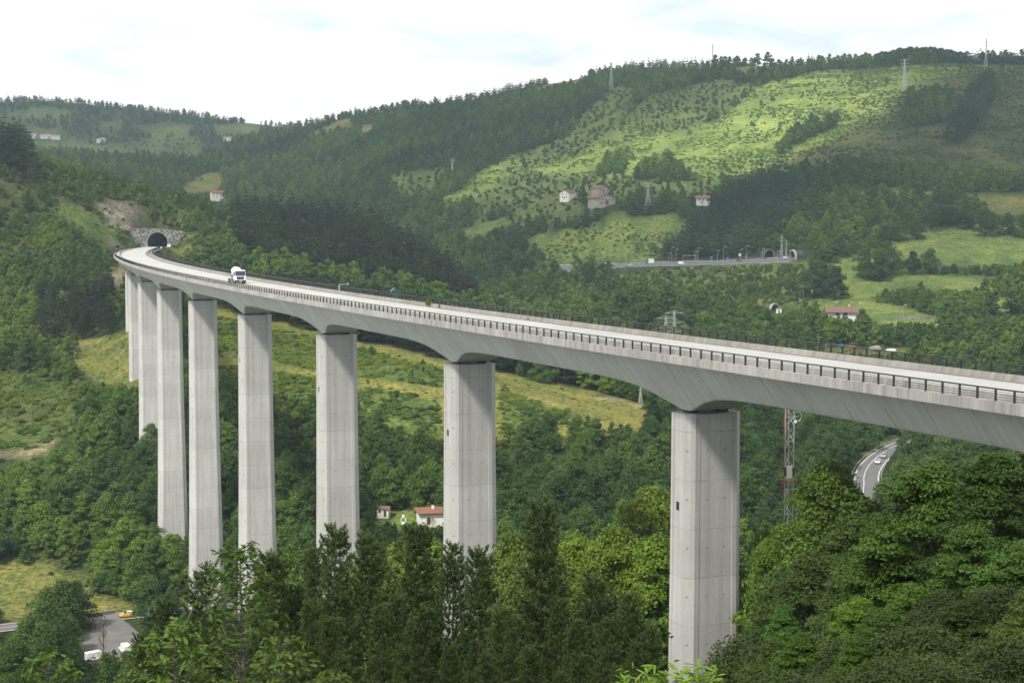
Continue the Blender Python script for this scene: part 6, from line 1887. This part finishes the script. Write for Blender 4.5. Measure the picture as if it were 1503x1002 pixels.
b = MB(); b.tube([(-5, 0, -1), (-5, 0, 6.2)], .16, 6); b.tube([(5, 0, -1), (5, 0, 6.2)], .16, 6); b.build('post', M['steel'], e)
b = MB(); b.box(-5.1, 5.1, -.2, .2, 5.8, 6.3); b.build('beam', M['steel'], e)
for x in (-2.2, 1.8):
    b = MB(); b.box(x - .6, x + .6, -.3, -.22, 5.9, 7.2); b.build('panel', M['blackplastic'], e)
# twin motorway portals and the small white one below
M['portalface'] = simple('portal_concrete', (.45, .45, .43), .9)
p = spot(1129, 378, 1050); portal('motorway_portal', p, face_cam(p, 25), 4.0, 1.6, 'dark arched motorway portal with pale rim, left of the pair', M['darklining'], [(-5.2, -1), (5.2, -1), (5.0, 3), (3.4, 5.6), (0, 6.5), (-3.4, 5.6), (-5.0, 3)], 2, .35, deep=7.0, bend=0.0)
p = spot(1163, 380, 1050); portal('motorway_portal', p, face_cam(p, -62), 4.2, 1.6, 'pale motorway portal seen edge on, right of the pair', M['portalface'], [(-5.4, -1), (5.4, -1), (5.2, 3), (3.6, 5.8), (0, 6.8), (-3.6, 5.8), (-5.2, 3)], 2, .4, deep=7.0, bend=0.0)
p = spot(1137, 457, 850); portal('culvert_portal', p, face_cam(p, 48), 3.2, 1.2, 'slanting grey arched mouth low on the far bank', M['portalface'], [(-4.2, -1), (4.2, -1), (4.1, 2.4), (2.8, 4.4), (0, 5.1), (-2.8, 4.4), (-4.1, 2.4)], 2, .3, deep=6.0, bend=0.0)
p = spot(1143, 459, 850); e = empty('pump_house', p, face_cam(p, 10)); tag(e, 'tiny white flat roofed hut at the slanting arched mouth', 'hut')
b = MB(); b.box(-1.5, 1.5, -1.2, 1.2, -1, 2.4); b.build('wall', M['plaster'], e); b = MB(); b.box(-1.7, 1.7, -1.4, 1.4, 2.4, 2.6); b.build('roof', M['edge'], e); b = MB(); b.box(-.4, .4, -1.25, -1.15, -.1, 1.8); b.build('door', M['wood'], e)
# sheds, tarpaulins and nets on the allotment beyond the railing
for px, py, w_, h_, mat, lab in [(1217, 507, 4.5, 1.6, 'steel', 'grey tarpaulin heap at the end of the allotment'), (1234, 509, 4.0, 1.6, 'bluetarp', 'bright blue tarpaulin heap on the allotment'), (1250, 511, 4.4, 1.4, 'redtarp', 'rusty red sheet covered heap next to the blue one'), (1308, 515, 5.5, 1.2, 'signwhite', 'pale sheet covered heap right of the net tunnel')]:
    p = spot(px, py, 780); e = empty('covered_heap', p, face_cam(p)); tag(e, lab, 'heap')
    b = MB(); b.prism([(-w_ / 2, -.4), (w_ / 2, -.4), (w_ * .42, h_ * .8), (w_ * .1, h_), (-w_ * .3, h_ * .9), (-w_ * .48, h_ * .5)], -1.3, 1.3, 'y'); b.build('cover', M[mat], e, bevel=.15)
    b = MB(); b.box(-w_ * .5, w_ * .5, -1.36, 1.36, -.4, .12); b.build('pallet', M['wood'], e)
p = spot(1284, 513, 780); e = empty('net_tunnel', p, face_cam(p, -20)); tag(e, 'low grey net tunnel on the allotment behind the far railing', 'net tunnel')
b = MB(); b.prism([(2.4 * math.cos(t), 2.2 * math.sin(t) - .2) for t in np.linspace(0, PI, 9)], -3, 3, 'y'); b.build('netting', M['stonewall'], e)
b = MB()
for y in (-3.05, 0, 3.05): b.tube([(2.45 * math.cos(t), y, 2.25 * math.sin(t) - .2) for t in np.linspace(0, PI, 9)], .08, 5)
b.build('hoop', M['steel'], e)
p = spot(1345, 468, 850); e = empty('terrace_wall', p, face_cam(p)); tag(e, 'long low dry stone terrace wall right of the brown roofed house', 'wall')
b = MB(); b.box(-11, 11, -.4, .4, -1.5, 1.2); b.build('stones', M['rockface'], e); b = MB(); b.box(-11.1, 11.1, -.48, .48, 1.2, 1.38); b.build('coping', M['barrier'], e)
p = spot(1196, 505, 780); pole(1201, 512, 492, 780, 'bare grey pole on the allotment before the dark trees', .14)

# ------------------------------------------------------------------ small things on the deck
def on_deck(px, w):
    s_ = np.linspace(-20, 700, 4000); P = dp(s_, w, -.25); u = project(P[:, 0], P[:, 1], P[:, 2])[0]; return float(np.interp(-px, -u[np.argsort(-u)], s_[np.argsort(-u)]))


s_ = on_deck(498, 14.2); e = empty('signal_post', tuple(dp(s_, 14.2, -.24)), -heading(s_)); tag(e, 'pale grey post with a level arm by the far railing', 'post')
b = MB(); b.box(-.1, .1, -.1, .1, 0, 1.62); b.build('post', M['steel'], e); b = MB(); b.box(-.1, 2.0, -.07, .07, 1.62, 1.75); b.build('arm', M['steel'], e); b = MB(); b.box(1.6, 1.9, -.1, .1, 1.75, 2.0); b.build('sensor', M['steel'], e)
s_ = on_deck(578, 16.2); e = empty('teal_cabinet', tuple(dp(s_, 16.3, -.9)), -heading(s_)); tag(e, 'teal service cabinet with peaked lid just outside the far railing', 'cabinet')
b = MB(); b.box(-.62, .62, -.5, .5, 0, 2.1); b.build('body', M['teal'], e); b = MB(); b.prism([(-.75, 2.1), (.75, 2.1), (0, 2.75)], -.6, .6, 'y'); b.build('lid', M['teal'], e); b = MB(); b.box(-.9, .3, -.1, .1, -.2, 0); b.build('bracket', M['steel'], e)
for px, h, lab in ((628, 1.5, 'tall weed growing in the far gutter of the deck'), (645, .8, 'low weed growing beside the tall one in the far gutter'), (775, .45, 'tiny weed tuft in the far gutter')):
    s_ = on_deck(px, 12.9); q = dp(s_, 12.9, -.25); o = plant('sm', *q, h, (1.5, 1.5, .7), 'weed', lab, 'weed', None, .35)

# ------------------------------------------------------------------ bare tree, oak saplings and leaf rosettes close by
def bare_tree(p, H):
    e = empty('bare_tree', p); tag(e, 'leafless brown tree standing before the paved yard', 'tree')
    r = np.random.default_rng(4); b = MB(); b.tube([(0, 0, -1), (0, .05, H * .4), (.1, 0, H * .97)], [.2, .15, .02], 7); b.build('trunk', M['barkmat'], e)
    b = MB()
    for k in range(46):
        z = H * r.uniform(.3, .93); a = r.uniform(0, 6.28); l = (1 - z / H) * 3.2 + .6
        q0 = Vector((0, 0, z)); q1 = q0 + Vector((math.cos(a) * l * .4, math.sin(a) * l * .4, l * .55)); q2 = q0 + Vector((math.cos(a) * l * .6, math.sin(a) * l * .6, l * 1.15))
        b.tube([q0, q1, q2], [.05, .03, .01], 4, False)
        for _ in range(4):
            u = r.uniform(.3, 1); s0 = q1.lerp(q2, u); b.tube([s0, s0 + Vector((r.uniform(-.4, .4), r.uniform(-.4, .4), r.uniform(.3, .8)))], [.02, .006], 3, False)
    b.build('branches', M['wood'], e)


Yb = 352; d = at(151, 905, Yb); gz = float(ground(d[0], Yb)); bare_tree(Vector((d[0], Yb, gz)), d[2] - gz)

OAK = [(0, 0), (.09, .10), (.16, .30), (.10, .36), (.24, .55), (.15, .60), (.22, .82), (.10, .92), (0, 1.0)]


def leaf_poly(shape, c, d, n, L_, fold=.25, width=1.0):
    """two half blades folded along the midrib"""
    d = d.normalized(); s = d.cross(n).normalized(); n2 = s.cross(d).normalized()
    out = []
    for sg in (-1, 1):
        half = [c + d * (y * L_) + s * (sg * x * width * L_) + n2 * (x * fold * L_ - .12 * L_ * y * y) for x, y in shape]
        out.append(half)
    return out


def leafy(name, seed, H, R, n_br, leaves, L_, shape, width, droop=.2, upright=.9, base=.15):
    r = np.random.default_rng(seed); stems = MB(); V, Fs, T = [], [], []
    stems.tube([(0, 0, -.3), (.03, .02, H * .5), (0, 0, H)], [.03 * H / 3, .02 * H / 3, .005], 6)
    for k in range(n_br):
        t = base + (1 - base) * (k + r.random()) / n_br; z = H * t; a = k * 2.4 + r.uniform(-.4, .4); l = R * (1 - t) ** .6 * r.uniform(.5, 1.1) + .18
        q0 = Vector((0, 0, z)); q1 = q0 + Vector((math.cos(a) * l, math.sin(a) * l, l * upright * r.uniform(.3, .9)))
        stems.tube([q0, q0.lerp(q1, .5) - Vector((0, 0, .05 * l)), q1], [.012, .008, .004], 4, False)
        young = r.random() < .22 and t > .3
        nb = leaves if t < .95 else leaves + 4
        for j in range(nb):
            u = .3 + .7 * math.sqrt(j / nb) if nb > 1 else 1
            c = q0.lerp(q1, u) + Vector(r.normal(size=3)) * L_ * .3
            aa = a + r.uniform(-1.9, 1.9); dd = Vector((math.cos(aa), math.sin(aa), r.uniform(-.5, .6) - droop))
            nn2 = Vector((r.normal() * .6, r.normal() * .6, 1.0)); s = L_ * r.uniform(.6, 1.15) * (.75 if young else 1)
            for half in leaf_poly(shape, c, dd, nn2, s, width=width):
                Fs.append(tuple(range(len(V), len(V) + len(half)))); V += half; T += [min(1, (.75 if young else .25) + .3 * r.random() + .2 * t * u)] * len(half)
    me = bpy.data.meshes.new('crown'); me.from_pydata([tuple(v) for v in V], [], Fs); me.materials.append(M['leaf'])
    at_ = me.attributes.new('tint', 'FLOAT', 'POINT'); at_.data.foreach_set('value', np.array(T, np.float32))
    return me, stems.mesh('trunk', M['greybark'])


def near_plant(name, me, tm, px, py_top, Y, H, label, cat, col, H0, group=None, rz=0.0):
    d = at(px, py_top, Y); gz = float(ground(d[0], Y)); hh = d[2] - gz
    e = empty(name, (d[0], Y, gz if H is None else d[2] - H), rz); s = (hh if H is None else H) / H0; e.scale = (s, s, s); tag(e, label, cat, group)
    link('trunk', tm, e); c = link('crown', me, e); c.color = (*col, 1)


oa = leafy('oak', 21, 4.0, 1.0, 95, 15, .15, OAK, 1.0)
ob = leafy('oak', 22, 2.6, .9, 60, 15, .15, OAK, 1.0)
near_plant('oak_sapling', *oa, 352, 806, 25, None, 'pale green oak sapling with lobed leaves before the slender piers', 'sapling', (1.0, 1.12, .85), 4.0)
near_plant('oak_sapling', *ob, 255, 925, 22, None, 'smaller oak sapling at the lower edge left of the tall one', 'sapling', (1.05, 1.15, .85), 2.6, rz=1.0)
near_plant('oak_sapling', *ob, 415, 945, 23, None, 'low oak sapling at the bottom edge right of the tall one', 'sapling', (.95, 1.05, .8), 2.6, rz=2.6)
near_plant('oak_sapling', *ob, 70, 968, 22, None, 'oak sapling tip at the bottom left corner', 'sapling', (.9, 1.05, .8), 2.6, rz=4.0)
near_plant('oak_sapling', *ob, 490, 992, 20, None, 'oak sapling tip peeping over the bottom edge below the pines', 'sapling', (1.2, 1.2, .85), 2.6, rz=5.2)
LANCE = [(0, 0), (.07, .2), (.11, .5), (.08, .8), (0, 1.0)]
ra = leafy('rosette', 31, 1.6, .35, 26, 9, .22, LANCE, 1.0, droop=-.1, upright=1.3, base=.55)
for px, py, Yp, rz_, lab in ((938, 1003, 16, 0, 'pale lance leaved shoot at the bottom edge before the nearest pier'), (1000, 1008, 16.4, 2, 'second lance leaved shoot at the foot of the nearest pier'), (1030, 1001, 17.2, 4, 'lance leaved shoot right of the nearest pier foot')):
    near_plant('laurel_shoot', *ra, px, py, Yp, None, lab, 'shoot', (1.9, 1.9, 1.1), 1.6, rz=rz_)
HAZE, EXPO = 7.8e-5, 0.76
# ------------------------------------------------------------------ clouds, haze, sky, sun, camera
SUN_EL, SUN_AZ = math.radians(50), math.radians(-143)     # azimuth from +Y towards +X : from behind the left shoulder
sun_dir = Vector((math.cos(SUN_EL) * math.sin(SUN_AZ), math.cos(SUN_EL) * math.cos(SUN_AZ), math.sin(SUN_EL)))
sl_ = bpy.data.lights.new('sun', 'SUN'); sl_.energy = 5.0; sl_.angle = math.radians(5.0); sl_.color = (1.0, 0.95, 0.86)
so = bpy.data.objects.new('sun', sl_); C.objects.link(so); so.rotation_euler = sun_dir.to_track_quat('Z', 'Y').to_euler()

w = bpy.data.worlds.new('World'); bpy.context.scene.world = w; w.use_nodes = True
nt = w.node_tree; nt.nodes.clear()
sky = nt.nodes.new('ShaderNodeTexSky'); sky.sky_type = 'NISHITA'; sky.sun_disc = False
sky.sun_elevation = SUN_EL; sky.sun_rotation = SUN_AZ; sky.altitude = 300; sky.dust_density = 1.5
bg1 = nt.nodes.new('ShaderNodeBackground'); bg1.inputs[1].default_value = 0.12; nt.links.new(sky.outputs[0], bg1.inputs[0])
tc = nt.nodes.new('ShaderNodeTexCoord')
mp = nt.nodes.new('ShaderNodeMapping'); mp.inputs['Scale'].default_value = (2.0, 2.0, 9.0); nt.links.new(tc.outputs['Generated'], mp.inputs[0])
n1 = nt.nodes.new('ShaderNodeTexNoise'); n1.inputs['Scale'].default_value = 2.2; n1.inputs['Detail'].default_value = 7; n1.inputs['Roughness'].default_value = .55; nt.links.new(mp.outputs[0], n1.inputs['Vector'])
cover = ramp(nt, n1.outputs[0], [(0.30, 0.80), (0.50, 1.0)])
mp2 = nt.nodes.new('ShaderNodeMapping'); mp2.inputs['Scale'].default_value = (3.0, 3.0, 10.0); mp2.inputs['Location'].default_value = (4, 2, 1); nt.links.new(tc.outputs['Generated'], mp2.inputs[0])
n2 = nt.nodes.new('ShaderNodeTexNoise'); n2.inputs['Scale'].default_value = 3.1; n2.inputs['Detail'].default_value = 7; n2.inputs['Distortion'].default_value = 0.4; nt.links.new(mp2.outputs[0], n2.inputs['Vector'])
cc = ramp(nt, n2.outputs[0], [(0.33, (0.69, 0.785, 0.85)), (0.44, (0.88, 0.905, 0.925)), (0.53, (1.05, 1.05, 1.04)), (0.72, (0.93, 0.94, 0.95))])
bg2 = nt.nodes.new('ShaderNodeBackground'); bg2.inputs[1].default_value = 1.0
sz = nt.nodes.new('ShaderNodeSeparateXYZ'); nt.links.new(tc.outputs['Generated'], sz.inputs[0])
cc = mixc(nt, 1.0, cc, ramp(nt, sz.outputs[2], [(0.0, 0.80), (0.11, 0.80), (0.40, 0.32)]), 'MULTIPLY')   # heavier cloud towards the zenith
nt.links.new(cc, bg2.inputs[0])
mx = nt.nodes.new('ShaderNodeMixShader'); nt.links.new(cover, mx.inputs[0]); nt.links.new(bg1.outputs[0], mx.inputs[1]); nt.links.new(bg2.outputs[0], mx.inputs[2])
wo = nt.nodes.new('ShaderNodeOutputWorld'); nt.links.new(mx.outputs[0], wo.inputs[0])

# cloud layer added out of view: shades the valley, gaps aimed at one slope
CLOUD_Z = 1250.0
def under(px, py):
    p = hit(px, py, 900.0); t = (CLOUD_Z - p[2]) / sun_dir.z
    return np.array([p[0] + sun_dir.x * t, p[1] + sun_dir.y * t])
SPOTS = [(under(1010, 235), (75, 85), .97), (under(1090, 195), (95, 100), .97), (under(1160, 160), (95, 90), .95), (under(1240, 122), (85, 80), .75), (under(765, 262), (55, 80), .7), (under(940, 258), (55, 65), .7)]
gx = np.arange(-4200, 3200, 35.0); gy = np.arange(-3200, 4300, 35.0)
CXg, CYg = np.meshgrid(gx, gy, indexing='ij')
op = np.clip(.82 + (fbm(CXg / 900, CYg / 900, 201) - .5) * .5, .55, .95)
dist = np.hypot(CXg, CYg - 300)
nearness = np.clip(1 - np.hypot(CXg - sun_dir.x / sun_dir.z * 1300, CYg - 520 - sun_dir.y / sun_dir.z * 1300) / 850, 0, 1) ** .7
op = op * (1 - .62 * nearness)                     # thinner over the viaduct
for (cx_, cy_), (rx, ry), k in SPOTS:
    ww = np.exp(-(((CXg - cx_) / rx) ** 2 + ((CYg - cy_) / ry) ** 2) ** 1.3); op = op * (1 - k * ww)
th_ = 25 + 90 * fbm(CXg / 300, CYg / 300, 77)
n_, m__ = CXg.shape
top = np.stack([CXg, CYg, CLOUD_Z + th_ * op], -1).reshape(-1, 3); bot = np.stack([CXg, CYg, CLOUD_Z - 12 * op], -1).reshape(-1, 3)
ii = np.arange(n_ * m__).reshape(n_, m__)
q = np.stack([ii[:-1, :-1], ii[1:, :-1], ii[1:, 1:], ii[:-1, 1:]], -1).reshape(-1, 4)
m, nt, out = nmat('shading_cloud')
a_ = N(nt, 'ShaderNodeAttribute', attribute_name='opacity')
tr = N(nt, 'ShaderNodeBsdfTransparent'); tl_ = N(nt, 'ShaderNodeBsdfTranslucent'); tl_.inputs[0].default_value = (.95, .95, .95, 1); df_ = N(nt, 'ShaderNodeBsdfDiffuse'); df_.inputs[0].default_value = (.9, .9, .9, 1)
tl = N(nt, 'ShaderNodeMixShader'); tl.inputs[0].default_value = .28; nt.links.new(df_.outputs[0], tl.inputs[1]); nt.links.new(tl_.outputs[0], tl.inputs[2])
mx = N(nt, 'ShaderNodeMixShader'); nt.links.new(math_n(nt, 'SUBTRACT', 1.0, math_n(nt, 'SQRT', math_n(nt, 'SUBTRACT', 1.0, a_.outputs['Fac']))), mx.inputs[0]); nt.links.new(tr.outputs[0], mx.inputs[1]); nt.links.new(tl.outputs[0], mx.inputs[2])
nt.links.new(mx.outputs[0], out.inputs[0])
opf = op.ravel()
me = np_mesh('shading_clouds', np.vstack([top, bot]), np.vstack([q, q[:, ::-1] + n_ * m__]), m, smooth=True, attrs={'opacity': ('FLOAT', np.concatenate([opf, opf]))})
tag(link('shading_clouds', me), 'unseen cloud layer added to shade the valley around a sunlit gap', 'shading_clouds', kind='stuff')

# valley air
b = MB(); b.box(-2600, 2200, -60, 4180, -112, 420)
m, nt, out = nmat('valley_air')
v = N(nt, 'ShaderNodeVolumePrincipled'); v.inputs['Color'].default_value = (.64, .81, 1.0, 1); v.inputs['Density'].default_value = HAZE; v.inputs['Anisotropy'].default_value = 0.2
nt.links.new(v.outputs[0], out.inputs['Volume'])
tag(b.build('haze', m), 'thin bluish haze filling the valley air', 'haze', kind='stuff')

cam = bpy.data.cameras.new('camera'); cam.sensor_fit = 'HORIZONTAL'; cam.sensor_width = 36.0; cam.lens = 36.0 * F / 1503.0
cam.clip_start = 0.5; cam.clip_end = 12000
co = bpy.data.objects.new('camera', cam); C.objects.link(co); co.rotation_euler = (PI / 2 - A, 0, 0)
sc = bpy.context.scene; sc.camera = co
sc.view_settings.view_transform = 'Standard'; sc.view_settings.look = 'None'; sc.view_settings.exposure = EXPO; sc.view_settings.gamma = 1.0
sc.render.engine = 'CYCLES'
cy = sc.cycles
cy.use_denoising = True; cy.denoiser = 'OPENIMAGEDENOISE'
cy.use_adaptive_sampling = True; cy.adaptive_threshold = 0.02
cy.max_bounces = 6; cy.diffuse_bounces = 3; cy.glossy_bounces = 2; cy.transmission_bounces = 3; cy.transparent_max_bounces = 8; cy.volume_bounces = 1
cy.sample_clamp_indirect = 4.0
